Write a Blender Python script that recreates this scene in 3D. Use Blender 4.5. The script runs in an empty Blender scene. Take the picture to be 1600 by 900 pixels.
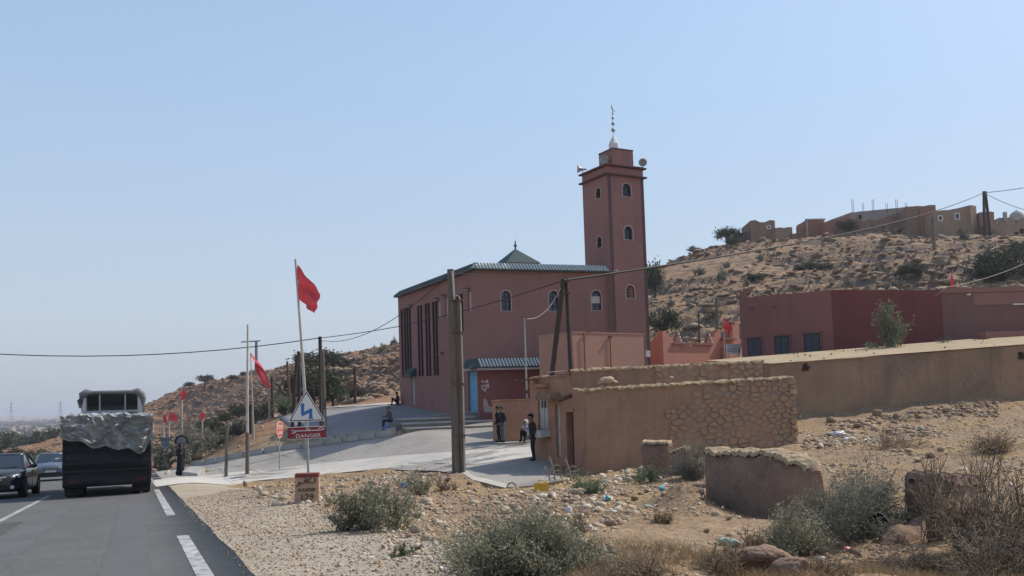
import bpy, bmesh, math, random
import numpy as np
from mathutils import Vector, Matrix
from mathutils.geometry import tessellate_polygon

random.seed(7)
RNG = np.random.default_rng(11)
SC = bpy.context.scene
COL = SC.collection
R = math.radians

# ------------------------------------------------------------------ camera
F_PX, PITCH, ROLL, SHIFT = 1400.0, R(3.6), R(1.8), 86.3
CAM = Vector((0, 0, 1.35))
_F = Vector((0, math.cos(PITCH), math.sin(PITCH)))
_R0 = Vector((1, 0, 0)); _U0 = Vector((0, -math.sin(PITCH), math.cos(PITCH)))
_U = _U0 * math.cos(ROLL) + _R0 * math.sin(ROLL)
_R = _R0 * math.cos(ROLL) - _U0 * math.sin(ROLL)
cd = bpy.data.cameras.new('camera'); cam = bpy.data.objects.new('camera', cd); COL.objects.link(cam)
cam.matrix_world = Matrix(((_R.x, _U.x, -_F.x, CAM.x), (_R.y, _U.y, -_F.y, CAM.y), (_R.z, _U.z, -_F.z, CAM.z), (0, 0, 0, 1)))
cd.sensor_width = 36; cd.lens = F_PX / 1600 * 36; cd.shift_y = SHIFT / 1600
cd.clip_start = 0.1; cd.clip_end = 30000
SC.camera = cam

# ------------------------------------------------------------------ light
SUN_AZ, SUN_EL = R(62), R(47)
w = bpy.data.worlds.new('World'); SC.world = w; w.use_nodes = True
nt = w.node_tree; bg = nt.nodes['Background']
sky = nt.nodes.new('ShaderNodeTexSky'); sky.sky_type = 'NISHITA'; sky.sun_disc = False
sky.sun_elevation = SUN_EL; sky.sun_rotation = SUN_AZ
sky.air_density = 1.0; sky.dust_density = 1.2; sky.ozone_density = 1.6; sky.altitude = 200
# the air near the horizon is milky with dust: blend the sky towards it by elevation, all the way round
tcw = nt.nodes.new('ShaderNodeTexCoord'); sxw = nt.nodes.new('ShaderNodeSeparateXYZ'); nt.links.new(tcw.outputs['Generated'], sxw.inputs[0])
rpw = nt.nodes.new('ShaderNodeValToRGB'); nt.links.new(sxw.outputs[2], rpw.inputs[0]); els = rpw.color_ramp.elements
els[0].position = 0.0; els[0].color = (0.95, 0.95, 0.95, 1); els[1].position = 0.85; els[1].color = (0.0, 0.0, 0.0, 1)
e_ = els.new(0.10); e_.color = (0.86, 0.86, 0.86, 1); e_ = els.new(0.28); e_.color = (0.74, 0.74, 0.74, 1)
mxw = nt.nodes.new('ShaderNodeMix'); mxw.data_type = 'RGBA'; nt.links.new(rpw.outputs[0], mxw.inputs['Factor']); nt.links.new(sky.outputs[0], mxw.inputs['A'])
rch = nt.nodes.new('ShaderNodeValToRGB'); nt.links.new(sxw.outputs[2], rch.inputs[0]); e2 = rch.color_ramp.elements
e2[0].position = 0.0; e2[0].color = (0.325, 0.35, 0.40, 1); e2[1].position = 0.30; e2[1].color = (0.32, 0.425, 0.55, 1)
e_ = e2.new(0.10); e_.color = (0.365, 0.42, 0.495, 1)
scw = nt.nodes.new('ShaderNodeVectorMath'); scw.operation = 'SCALE'; scw.inputs['Scale'].default_value = 1 / 0.14; nt.links.new(rch.outputs[0], scw.inputs[0])
nt.links.new(scw.outputs[0], mxw.inputs['B'])
nt.links.new(mxw.outputs['Result'], bg.inputs[0]); bg.inputs[1].default_value = 0.14
sl = bpy.data.lights.new('sun', 'SUN'); so = bpy.data.objects.new('sun', sl); COL.objects.link(so)
sl.energy = 3.05; sl.angle = R(0.55); sl.color = (1.0, 0.93, 0.83)
sdir = Vector((math.sin(SUN_AZ) * math.cos(SUN_EL), math.cos(SUN_AZ) * math.cos(SUN_EL), math.sin(SUN_EL)))
so.rotation_euler = sdir.to_track_quat('Z', 'Y').to_euler()
SC.view_settings.view_transform = 'Standard'; SC.view_settings.look = 'None'
SC.view_settings.exposure = 0.5; SC.view_settings.gamma = 1.0
SC.cycles.max_bounces = 6; SC.cycles.volume_bounces = 0; SC.cycles.transparent_max_bounces = 12
SC.cycles.use_denoising = True

def ray(px, py):
    return _F + _R * ((px - 800) / F_PX) + _U * ((450 + SHIFT - py) / F_PX)
def P(px, py, Y):
    d = ray(px, py); return CAM + d * (Y / d.y)

# ------------------------------------------------------------------ noise and terrain height
def vnoise(x, y, seed=0):
    x = np.asarray(x, float); y = np.asarray(y, float)
    xi = np.floor(x).astype(np.int64); yi = np.floor(y).astype(np.int64)
    fx = x - xi; fy = y - yi
    fx = fx * fx * fx * (fx * (fx * 6 - 15) + 10); fy = fy * fy * fy * (fy * (fy * 6 - 15) + 10)
    def h(a, b):
        v = (a * 374761393 + b * 668265263 + seed * 974634777) & 0xffffffff
        v = ((v ^ (v >> 13)) * 1274126177) & 0xffffffff
        v = v ^ (v >> 16)
        return v / 4294967295.0
    a = h(xi, yi); b = h(xi + 1, yi); c = h(xi, yi + 1); d = h(xi + 1, yi + 1)
    return (a + (b - a) * fx) * (1 - fy) + (c + (d - c) * fx) * fy
def fbm(x, y, oct=4, seed=0):
    s = 0; a = 0.5; t = 0
    for k in range(oct):
        s = s + a * vnoise(x * 2 ** k + 13.7 * k, y * 2 ** k + 7.1 * k, seed + k); t += a; a *= 0.55
    return s / t
def sstep(a, b, x):
    t = np.clip((x - a) / (b - a), 0, 1); return t * t * (3 - 2 * t)

UX, UY = -0.389, 0.921           # road heading; (UY,-UX) is its right-hand side
def base_z(x, y):
    s = UX * x + UY * y
    s2 = np.where(s > 120, 120 + 420 * (1 - np.exp(-np.maximum(s - 120, 0) / 420)), s)
    s2 = np.maximum(s2, -60)
    return -0.0408 * s2
CTRL = [  # pixel, pixel, distance of ground seen there
 (400,745,45),(560,735,41),(640,728,39.5),(720,722,37.5),(830,716,35),(800,750,28),
 (330,724,57),(385,712,54),(500,695,51),(620,679,48.5),(700,667,49.6),(780,657,51),(640,674,48.6),
 (440,650,66),(520,638,66),(625,630,65),(560,660,57),(500,668,57),(690,650,54),(750,646,52.2),(640,632,64),
 (420,690,58),(380,680,62),(350,700,60),(785,694,42),(720,700,41),(850,640,56),(1000,600,56),
 (918,740,31),(1000,727,32),(1150,710,33),(1243,697,34.5),(880,745,30),
 (1300,680,38),(1450,655,41),(1600,634,43.5),(1760,622,46),(1300,560,50),(1600,560,54),
 (1270,790,16),(1150,760,19.5),(1060,792,17),(1000,830,13),(1200,880,9.6),(1440,850,10.5),(1600,790,12),(1600,700,24),(1400,730,22),(1330,720,27),
 (1600,900,8),(1300,900,8.3),(900,800,17.5),(950,760,25),(700,770,24),(600,800,18),
 # hill: foot, middle, ridge
 (260,727,75),(330,690,75),(400,662,80),(480,646,82),(560,622,88),(625,612,92),(720,600,95),(900,560,95),
 (250,690,130),(300,655,150),(400,612,150),(520,580,140),(610,575,130),
 (215,646,330),(260,617,300),(318,591,270),(362,580,260),(430,574,250),(500,558,230),(560,548,215),(625,540,200),(800,490,185),
 (1030,548,82),(1150,535,85),(1300,520,80),(1500,510,75),(1700,500,75),(1030,470,115),(1130,450,120),(1300,430,122),(1450,425,115),(1600,440,105),
 (1020,418,165),(1080,396,165),(1130,381,165),(1200,374,162),(1280,364,160),(1350,352,158),(1400,354,152),(1460,366,146),(1540,368,140),(1600,372,138),(1900,375,140),
 (1750,440,110),(1900,560,60),(2300,420,110),(2300,640,40),
]
_pts = []; _val = []
for px, py, Yd in CTRL:
    p = P(px, py, Yd); _pts.append((p.x, p.y)); _val.append(p.z - float(base_z(p.x, p.y)))
_ridge = [(215,646,330),(318,591,270),(430,574,250),(560,548,215),(800,490,185),(1020,418,165),(1130,381,165),(1280,364,160),(1460,366,146),(1600,372,138),(1900,375,140)]
for px, py, Yd in _ridge:
    p = P(px, py, Yd); q = p * 1.12; r2 = p * 2.0
    _pts.append((q.x, q.y)); _val.append(p.z - 1.0 - float(base_z(q.x, q.y)))
    _pts.append((r2.x, r2.y)); _val.append(0.25 * (p.z - float(base_z(r2.x, r2.y))))
for x, y in [(-8,2),(0,2),(4,4),(12,4),(30,0),(0,-20),(-40,30),(-60,60),(-80,120),(-150,200),(-150,330),(-260,300),(-300,500),(-100,600),(100,700),(400,600),(500,200),(300,0),(-300,0),(-800,1500),(800,1500),(0,1500),(-1500,500),(1500,500),(-12,20),(-20,45),(-2,14),(-3.5,20),(-6.5,28),(2,9),(-45,100)]:
    _pts.append((x, y)); _val.append(0.0)
for px in (-40, 20, 80, 140, 172):
    for Yd in (150, 220, 300, 400, 520, 700):
        x = P(px, 650, Yd).x
        if UY * x - UX * Yd + max(0, UX * x + UY * Yd - 75) ** 2 / 1500 < 0 or Yd > 240: _pts.append((x, Yd)); _val.append(0.0)
_pts = np.array(_pts); _val = np.array(_val)
_S = 20.0
def _kern(d): return np.sqrt(d * d + 4.0)
_A = _kern(np.linalg.norm(_pts[:, None] - _pts[None], axis=2))
_n = len(_pts)
_M = np.zeros((_n + 1, _n + 1)); _M[:_n, :_n] = _A - 0.0 * np.eye(_n); _M[:_n, _n] = 1; _M[_n, :_n] = 1
_sol = np.linalg.solve(_M, np.append(_val, 0)); _W = _sol[:_n]; _c0 = _sol[_n]
def bend(s): return np.maximum(np.asarray(s, float) - 75, 0) ** 2 / 1500
def macro(x, y):
    x = np.atleast_1d(np.asarray(x, float)); y = np.atleast_1d(np.asarray(y, float))
    out = np.empty(x.shape)
    xf, yf, of = x.ravel(), y.ravel(), out.ravel()
    for i in range(0, xf.size, 40000):
        sl_ = slice(i, i + 40000)
        d = np.sqrt((xf[sl_, None] - _pts[None, :, 0]) ** 2 + (yf[sl_, None] - _pts[None, :, 1]) ** 2)
        of[sl_] = _kern(d) @ _W + _c0
    delta = of.reshape(x.shape)
    s = UX * x + UY * y
    n = UY * x - UX * y + bend(s)
    far = np.hypot(x, y)
    delta = delta * (1 - sstep(700, 1400, far))
    wide = np.clip(s - 55, 0, 200) * 0.3
    road = sstep(0, 1, (n - 1.5) / (3.0 + wide)) + sstep(0, 1, (-7.0 - n) / (9.0 + wide))
    road = np.where(s > 240, np.maximum(road, sstep(240, 300, s)), road)
    return base_z(x, y) + delta * road, delta
def hit_with(fn, px, py, t0=2.0, t1=600):
    d = ray(px, py); d = d / d.y
    ys = np.concatenate([np.arange(t0, 60, 0.05), np.arange(60, t1, 0.5)])
    xs = CAM.x + d.x * ys; zs = CAM.z + d.z * ys
    g = fn(xs, ys)
    k = np.argmax(zs < g)
    if zs[k] >= g[k]: k = len(ys) - 1
    return Vector((xs[k], ys[k], float(g[k])))
def GM(px, py, **k): return hit_with(lambda x, y: macro(x, y)[0], px, py, **k)

# paved areas (ribbons given by the two edges as seen, put down on the ground)
STREET_FAR = [(228,742),(262,733),(300,727),(340,721),(385,713),(440,704),(500,696),(560,688),(620,680),(660,673),(720,666),(780,659),(830,652)]
STREET_NEAR = [(244,762),(330,757),(400,752),(470,746),(540,739),(600,733),(660,727),(700,724),(722,740),(740,752),(790,764),(840,760),(880,752)]
_sf = [GM(*p) for p in STREET_FAR]; _sn = [GM(*p) for p in STREET_NEAR]
PLAZA = [GM(*p) for p in [(430,652),(470,676),(505,692),(560,685),(618,676),(640,655),(752,648),(640,633),(560,637),(480,644)]]
ST_L = P(622, 654, 51.3); ST_D = Vector((math.cos(R(14)), math.sin(R(14)), 0)); ST_N = Vector((ST_D.y, -ST_D.x, 0)); ST_LEN = 7.0
PIT = [(q.x, q.y) for q in (ST_L + ST_D * .15 - ST_N * .5, ST_L + ST_D * (ST_LEN + .5) - ST_N * .5, ST_L + ST_D * (ST_LEN + .5) + ST_N * 3.1, ST_L + ST_D * .15 + ST_N * 3.1)]
POLYS = [[(p.x, p.y) for p in _sf] + [(p.x, p.y) for p in reversed(_sn)], [(p.x, p.y) for p in PLAZA]]
def in_poly(x, y, poly):
    c = np.zeros(x.shape, bool); j = len(poly) - 1
    for i in range(len(poly)):
        xi, yi = poly[i]; xj, yj = poly[j]
        with np.errstate(divide='ignore', invalid='ignore'):
            t = ((yi > y) != (yj > y)) & (x < (xj - xi) * (y - yi) / (yj - yi + 1e-12) + xi)
        c ^= t; j = i
    return c
def gzn(x, y):
    x = np.atleast_1d(np.asarray(x, float)); y = np.atleast_1d(np.asarray(y, float))
    m, delta = macro(x, y)
    n = UY * x - UX * y + bend(UX * x + UY * y)
    onroad = (1 - sstep(1.3, 2.2, n)) * sstep(-7.5, -6.3, n)
    paved = onroad.copy()
    for pl in POLYS: paved = np.where(in_poly(x, y, pl), 1.0, paved)
    hill = sstep(2.0, 7.0, delta) * sstep(62, 85, y)
    shoulder = (1 - sstep(3.0, 4.2, n)) * (1 - onroad)
    near = (0.30 * (fbm(x / 2.2, y / 2.2, 4, 3) - 0.5) + 0.10 * (fbm(x / 0.45, y / 0.45, 3, 5) - 0.5)) * (1 - 0.75 * shoulder)
    z = m + near * (1 - paved) - 0.75 * in_poly(x, y, PIT)
    ax, ay, bx, by = 4.05, 18.6, 5.0, 15.5; k2 = np.clip(((x - ax) * (bx - ax) + (y - ay) * (by - ay)) / ((bx - ax) ** 2 + (by - ay) ** 2), 0, 1)
    z = z + 0.42 * np.exp(-((x - 3.35) ** 2 / 0.5 ** 2 + (y - 18.0) ** 2 / 0.8 ** 2)) - 0.38 * np.exp(-(((x - ax - k2 * (bx - ax)) ** 2 + (y - ay - k2 * (by - ay)) ** 2) / 0.75 ** 2))   # mound, and a hollow deepened to widen the ruined wall's shadow
    q = (m + 2.2 * fbm(x / 22, y / 22, 3, 9)) * 0.62
    fr = q - np.floor(q)
    led = (sstep(0.55, 0.95, fr) - fr) * 1.9
    pres = sstep(0.36, 0.56, fbm(x / 16, y / 16, 3, 21))
    z = z + hill * (1.5 * (fbm(x / 13, y / 13, 4, 15) - 0.5) + led * pres + 0.7 * (fbm(x / 3.2, y / 3.2, 3, 30) - 0.5) * (0.3 + 0.7 * pres))
    far = sstep(300, 900, np.hypot(x, y))
    z = z + far * 9 * (fbm(x / 420, y / 420, 4, 40) - 0.5)
    z = z + sstep(3500, 9000, y) * 70 * np.maximum(fbm(x / 1800, y / 2600, 4, 50) - 0.42, 0)
    return z
def gz(x, y): return float(gzn([x], [y])[0])
def G(px, py, **k): return hit_with(gzn, px, py, **k)

# ------------------------------------------------------------------ materials
def rgb(c): return (c[0], c[1], c[2], 1)
def mat(name, c1, c2=None, scale=2.0, rough=0.9, bump=0.0, bscale=30, spec=0.25, metal=0.0, speck=None, speck_scale=60, speck_amt=0.35, stretch=None, stain=None, stain_scale=0.6, streak=None):
    m = bpy.data.materials.new(name); m.use_nodes = True; t = m.node_tree; N = t.nodes; L = t.links
    b = N['Principled BSDF']; b.inputs['Roughness'].default_value = rough; b.inputs['Metallic'].default_value = metal
    b.inputs['Specular IOR Level'].default_value = spec
    if c2 is None: c2 = tuple(min(1, v * 0.78) for v in c1)
    tc = N.new('ShaderNodeTexCoord'); src = tc.outputs['Object']
    if stretch:
        mp = N.new('ShaderNodeMapping'); mp.inputs['Scale'].default_value = stretch; L.new(src, mp.inputs[0]); src = mp.outputs[0]
    n = N.new('ShaderNodeTexNoise'); n.inputs['Scale'].default_value = scale; n.inputs['Detail'].default_value = 7; n.inputs['Roughness'].default_value = 0.62
    L.new(src, n.inputs['Vector'])
    r = N.new('ShaderNodeValToRGB'); r.color_ramp.elements[0].position = 0.33; r.color_ramp.elements[1].position = 0.67
    r.color_ramp.elements[0].color = rgb(c2); r.color_ramp.elements[1].color = rgb(c1); L.new(n.outputs[0], r.inputs[0])
    out = r.outputs[0]
    def overlay(out, col, sc, lo, hi, amt):
        n2 = N.new('ShaderNodeTexNoise'); n2.inputs['Scale'].default_value = sc; n2.inputs['Detail'].default_value = 5; n2.inputs['Roughness'].default_value = 0.7
        L.new(src, n2.inputs['Vector'])
        r2 = N.new('ShaderNodeMapRange'); r2.inputs[1].default_value = lo; r2.inputs[2].default_value = hi; r2.inputs[3].default_value = 0; r2.inputs[4].default_value = amt; L.new(n2.outputs[0], r2.inputs[0])
        mx = N.new('ShaderNodeMix'); mx.data_type = 'RGBA'; L.new(r2.outputs[0], mx.inputs['Factor']); L.new(out, mx.inputs['A']); mx.inputs['B'].default_value = rgb(col)
        return mx.outputs['Result']
    if stain: out = overlay(out, stain, stain_scale, 0.5, 0.68, 0.8)
    if streak:
        mp2 = N.new('ShaderNodeMapping'); mp2.inputs['Scale'].default_value = (2.6, 2.6, 0.10); L.new(tc.outputs['Object'], mp2.inputs[0]); keep_ = src; src = mp2.outputs[0]
        out = overlay(out, streak, 1.0, 0.50, 0.72, 0.55); src = keep_
    if speck: out = overlay(out, speck, speck_scale, 0.5, 0.65, speck_amt * 2)
    L.new(out, b.inputs['Base Color'])
    if bump:
        n3 = N.new('ShaderNodeTexNoise'); n3.inputs['Scale'].default_value = bscale; n3.inputs['Detail'].default_value = 5
        L.new(src, n3.inputs['Vector'])
        bp = N.new('ShaderNodeBump'); bp.inputs['Strength'].default_value = min(1, bump); bp.inputs['Distance'].default_value = 0.02 * max(1, bump)
        L.new(n3.outputs[0], bp.inputs['Height']); L.new(bp.outputs[0], b.inputs['Normal'])
    return m
def leafmat(name, c1, c2, trans=0.25):
    m = bpy.data.materials.new(name); m.use_nodes = True; t = m.node_tree; N = t.nodes; L = t.links
    b = N['Principled BSDF']; b.inputs['Roughness'].default_value = 0.75; b.inputs['Specular IOR Level'].default_value = 0.2
    at = N.new('ShaderNodeAttribute'); at.attribute_name = 'tone'
    r = N.new('ShaderNodeValToRGB'); r.color_ramp.elements[0].color = rgb(c2); r.color_ramp.elements[1].color = rgb(c1)
    L.new(at.outputs['Fac'], r.inputs[0]); L.new(r.outputs[0], b.inputs['Base Color'])
    tr = N.new('ShaderNodeBsdfTranslucent'); L.new(r.outputs[0], tr.inputs[0])
    mx = N.new('ShaderNodeMixShader'); mx.inputs[0].default_value = trans
    L.new(b.outputs[0], mx.inputs[1]); L.new(tr.outputs[0], mx.inputs[2]); L.new(mx.outputs[0], N['Material Output'].inputs[0])
    return m
def glass(name, col=(0.02, 0.03, 0.04), rough=0.08):
    m = mat(name, col, tuple(v * 0.8 for v in col), 1.0, rough, spec=0.6); return m

M = {}
M['asphalt'] = mat('asphalt', (0.118, 0.116, 0.112), (0.09, 0.089, 0.087), 0.35, 0.88, 0.6, 60, speck=(0.19, 0.185, 0.175), speck_scale=30, speck_amt=0.3, stain=(0.125, 0.122, 0.116), stain_scale=1.3)
M['street'] = mat('dusty_street', (0.315, 0.29, 0.252), (0.235, 0.217, 0.192), 0.4, 0.92, 0.4, 40, speck=(0.45, 0.43, 0.4), speck_scale=9, speck_amt=0.3)
M['lime'] = mat('pale_dust', (0.53, 0.50, 0.445), (0.42, 0.395, 0.345), 0.9, 0.95, 0.5, 30, speck=(0.38, 0.35, 0.3), speck_scale=5, speck_amt=0.25)
M['plaza'] = mat('plaza_paving', (0.26, 0.25, 0.25), (0.2, 0.19, 0.19), 0.35, 0.9, 0.3, 30)
M['concrete'] = mat('concrete', (0.46, 0.43, 0.39), (0.33, 0.31, 0.28), 1.5, 0.9, 0.5, 25, speck=(0.25, 0.23, 0.2), speck_scale=14)
M['paint'] = mat('road_paint', (0.46, 0.45, 0.435), (0.31, 0.305, 0.295), 3, 0.8, 0.3, 60, speck=(0.12, 0.12, 0.12), speck_scale=5, speck_amt=0.6, stain=(0.3, 0.29, 0.28), stain_scale=2.5)
M['crack'] = mat('tar_seal', (0.02, 0.02, 0.02), rough=0.9)
M['mosque'] = mat('mosque_plaster', (0.295, 0.156, 0.134), (0.258, 0.137, 0.118), 0.25, 0.9, 0.25, 20, stain=(0.225, 0.125, 0.11), stain_scale=0.3, streak=(0.19, 0.11, 0.098))
M['mosque_low'] = mat('mosque_dado', (0.24, 0.092, 0.086), (0.21, 0.08, 0.076), 0.3, 0.9, 0.2, 20, stain=(0.26, 0.13, 0.115), stain_scale=0.6)
M['band'] = mat('dark_band', (0.13, 0.085, 0.09), rough=0.9)
M['cornice'] = mat('cornice_dark', (0.12, 0.06, 0.06), rough=0.85)
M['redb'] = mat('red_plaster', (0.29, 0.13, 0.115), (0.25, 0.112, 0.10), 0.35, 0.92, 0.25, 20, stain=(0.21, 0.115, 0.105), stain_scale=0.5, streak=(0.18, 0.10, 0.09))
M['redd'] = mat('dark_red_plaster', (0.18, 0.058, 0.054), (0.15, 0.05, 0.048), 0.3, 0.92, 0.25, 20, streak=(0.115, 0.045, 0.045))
M['redg'] = mat('weathered_red_plaster', (0.23, 0.118, 0.10), (0.185, 0.105, 0.09), 0.5, 0.92, 0.3, 18, stain=(0.17, 0.118, 0.10), stain_scale=0.4, streak=(0.14, 0.09, 0.08))
M['redp'] = mat('pink_render', (0.29, 0.15, 0.125), (0.25, 0.13, 0.11), 0.4, 0.92, 0.25, 20)
M['pink'] = mat('salmon_plaster', (0.50, 0.24, 0.175), (0.44, 0.21, 0.155), 0.4, 0.92, 0.25, 20)
M['orange'] = mat('orange_plaster', (0.42, 0.235, 0.165), (0.36, 0.2, 0.145), 0.5, 0.92, 0.3, 18, stain=(0.26, 0.19, 0.15), stain_scale=0.45)
M['kiosk'] = mat('earth_plaster', (0.41, 0.22, 0.145), (0.33, 0.178, 0.12), 0.7, 0.95, 0.8, 14, stain=(0.2, 0.115, 0.085), stain_scale=0.9)
M['kiosk_front'] = mat('worn_mud_plaster', (0.385, 0.232, 0.145), (0.26, 0.16, 0.105), 0.8, 0.95, 1.6, 7, stain=(0.095, 0.07, 0.056), stain_scale=0.4, speck=(0.33, 0.225, 0.16), speck_scale=3.5, speck_amt=.35, streak=(0.16, 0.105, 0.078))
M['mud'] = mat('mud_wall', (0.35, 0.23, 0.148), (0.245, 0.168, 0.114), 0.5, 0.95, 1.6, 6, stain=(0.125, 0.108, 0.09), stain_scale=0.28, speck=(0.30, 0.21, 0.15), speck_scale=2.2, speck_amt=.3, streak=(0.15, 0.115, 0.09))
M['mudred'] = mat('red_earth_block', (0.28, 0.175, 0.12), (0.18, 0.115, 0.083), 1.3, 0.95, 1.8, 9, stain=(0.10, 0.078, 0.064), stain_scale=0.9, speck=(0.29, 0.21, 0.15), speck_scale=11, speck_amt=.3)
M['earth_roof'] = mat('earth_roof', (0.44, 0.34, 0.215), (0.34, 0.26, 0.165), 0.8, 0.95, 1.8, 16, speck=(0.2, 0.15, 0.1), speck_scale=7)
M['stone_a'] = mat('wall_stone', (0.39, 0.25, 0.16), (0.27, 0.175, 0.115), 2.6, 0.95, 1.0, 14)
M['stone_b'] = mat('wall_stone_grey', (0.34, 0.24, 0.17), (0.24, 0.17, 0.122), 2.6, 0.95, 1.0, 14)
M['rock'] = mat('pale_rock', (0.44, 0.345, 0.24), (0.30, 0.225, 0.152), 1.6, 0.95, 0.8, 14)
M['rock_hill'] = mat('hill_rock', (0.32, 0.228, 0.152), (0.19, 0.135, 0.094), 0.5, 0.95, 1.2, 5)
M['rock_white'] = mat('white_rock', (0.58, 0.49, 0.37), (0.43, 0.36, 0.27), 1.6, 0.95, 0.8, 14)
M['rock_brown'] = mat('brown_rock', (0.30, 0.20, 0.14), (0.2, 0.14, 0.1), 1.6, 0.95, 0.8, 14)
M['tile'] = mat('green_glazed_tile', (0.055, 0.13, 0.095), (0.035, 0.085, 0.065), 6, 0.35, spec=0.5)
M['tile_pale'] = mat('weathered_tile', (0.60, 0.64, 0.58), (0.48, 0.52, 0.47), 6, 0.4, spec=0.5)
M['tile_dark'] = mat('green_tile_slab', (0.055, 0.08, 0.08), (0.04, 0.06, 0.06), 2, 0.5, spec=0.4)  # dark blue-green tile for slabs and side courses
M['white'] = mat('white_paint', (0.74, 0.72, 0.68), (0.62, 0.6, 0.56), 2.0, 0.7)
M['cream'] = mat('cream_surround', (0.42, 0.33, 0.29), (0.36, 0.28, 0.25), 2.0, 0.85)
M['white_worn'] = mat('worn_white_paint', (0.52, 0.51, 0.48), (0.36, 0.35, 0.33), 3, 0.8, 0.3, 20, stretch=(4, 4, 0.7))
M['grey_door'] = mat('grey_metal_door', (0.33, 0.35, 0.37), (0.25, 0.26, 0.28), 3, 0.6)
M['blue_door'] = mat('blue_painted_metal', (0.11, 0.34, 0.50), (0.09, 0.28, 0.43), 1.5, 0.5, spec=0.4)
M['blue_grey'] = mat('blue_grey_shutter', (0.07, 0.085, 0.105), (0.05, 0.06, 0.08), 3, 0.5)
M['pane'] = glass('window_pane', (0.035, 0.045, 0.07))
M['slit'] = mat('slit_window_dark', (0.022, 0.018, 0.026), rough=0.8, spec=0.1)
M['step'] = mat('step_riser', (0.27, 0.22, 0.175), (0.2, 0.165, 0.135), 1.5, 0.92, 0.6, 18)
M['nosing'] = mat('step_nosing', (0.5, 0.47, 0.42), (0.38, 0.355, 0.32), 2.5, 0.9, 0.5, 18)  # pale slabs give the shaded treads lit edges by colour
M['dark'] = mat('recess_shade', (0.05, 0.032, 0.026), rough=0.9)  # near-black colour carries the shade inside openings
M['wood'] = mat('weathered_pole_wood', (0.20, 0.165, 0.13), (0.12, 0.098, 0.078), 3, 0.9, 0.8, 20, stretch=(6, 6, 0.5))
M['wood_dark'] = mat('dark_pole_wood', (0.085, 0.062, 0.05), (0.055, 0.042, 0.036), 3, 0.9, 0.8, 20, stretch=(6, 6, 0.5))
M['wood_pale'] = mat('sunbleached_wood', (0.42, 0.36, 0.29), (0.3, 0.25, 0.2), 3, 0.9, 0.6, 20, stretch=(6, 6, 0.5))
M['galv'] = mat('galvanised_steel', (0.42, 0.42, 0.41), (0.34, 0.34, 0.33), 4, 0.55, metal=0.3)
M['steel_pole'] = mat('painted_pole', (0.55, 0.50, 0.43), (0.40, 0.34, 0.28), 2, 0.7)
M['rust'] = mat('rusty_steel', (0.17, 0.085, 0.055), (0.11, 0.06, 0.045), 5, 0.85)
M['wire'] = mat('cable', (0.03, 0.03, 0.03), rough=0.7)
M['flag'] = mat('red_flag_cloth', (0.60, 0.075, 0.085), (0.5, 0.055, 0.065), 1.5, 0.7)
t_ = M['flag'].node_tree; _tr = t_.nodes.new('ShaderNodeBsdfTranslucent'); _tr.inputs[0].default_value = (0.6, 0.06, 0.07, 1); _mx = t_.nodes.new('ShaderNodeMixShader'); _mx.inputs[0].default_value = .16
t_.links.new(t_.nodes['Principled BSDF'].outputs[0], _mx.inputs[1]); t_.links.new(_tr.outputs[0], _mx.inputs[2]); t_.links.new(_mx.outputs[0], t_.nodes['Material Output'].inputs[0])
M['sign_white'] = mat('sign_white', (0.72, 0.72, 0.70), (0.66, 0.66, 0.64), 3, 0.45, spec=0.4)
M['sign_red'] = mat('sign_red', (0.25, 0.022, 0.036), (0.21, 0.02, 0.032), 3, 0.45, spec=0.4)
M['sign_redl'] = mat('faded_sign_red', (0.60, 0.12, 0.10), (0.52, 0.1, 0.085), 3, 0.5)
M['sign_blue'] = mat('sign_blue', (0.04, 0.16, 0.42), (0.035, 0.14, 0.37), 3, 0.45, spec=0.4)
M['sign_black'] = mat('sign_black', (0.035, 0.035, 0.035), rough=0.5)
M['sign_back'] = mat('sign_grey_back', (0.25, 0.25, 0.26), rough=0.6)
M['milestone'] = mat('milestone_paint', (0.50, 0.33, 0.23), (0.42, 0.27, 0.19), 3, 0.9, 0.5, 30, speck=(0.3, 0.2, 0.14), speck_scale=18, speck_amt=0.3)
M['letter'] = mat('black_lettering', (0.045, 0.035, 0.03), rough=0.8)
M['milered'] = mat('milestone_red', (0.21, 0.06, 0.05), (0.17, 0.05, 0.042), 4, 0.85)
M['load'] = mat('dark_load_cover', (0.014, 0.015, 0.02), (0.008, 0.009, 0.012), 2, 0.6, 0.7, 6, spec=0.3)
M['tarp'] = mat('silver_tarpaulin', (0.36, 0.35, 0.33), (0.10, 0.097, 0.09), 1.6, 0.42, 0.5, 5, spec=0.5, metal=0.0)
M['truck_white'] = mat('truck_white', (0.60, 0.59, 0.56), (0.5, 0.49, 0.46), 2, 0.5)
M['truck_grey'] = mat('truck_grey', (0.2, 0.2, 0.2), (0.15, 0.15, 0.15), 2, 0.6)
M['rubber'] = mat('rubber', (0.018, 0.018, 0.018), (0.028, 0.026, 0.024), 5, 0.85)
M['carblack'] = mat('black_car_paint', (0.018, 0.022, 0.024), (0.015, 0.018, 0.02), 2, 0.18, spec=0.6)
M['carblue'] = mat('blue_grey_car_paint', (0.12, 0.15, 0.20), (0.105, 0.13, 0.18), 2, 0.28, spec=0.6, metal=0.35)
M['chrome'] = mat('chrome', (0.7, 0.7, 0.7), (0.6, 0.6, 0.6), 2, 0.15, metal=1.0)
M['lamp_glass'] = mat('headlight_glass', (0.75, 0.76, 0.78), (0.5, 0.5, 0.52), 8, 0.1, spec=0.8)
M['carglass'] = glass('car_glass', (0.03, 0.04, 0.05), 0.05)
M['black_plastic'] = mat('black_plastic', (0.02, 0.02, 0.021), rough=0.55)
M['plate'] = mat('number_plate', (0.5, 0.5, 0.5), rough=0.5)
M['skin'] = mat('skin', (0.25, 0.14, 0.09), (0.22, 0.12, 0.08), 6, 0.6)
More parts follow.
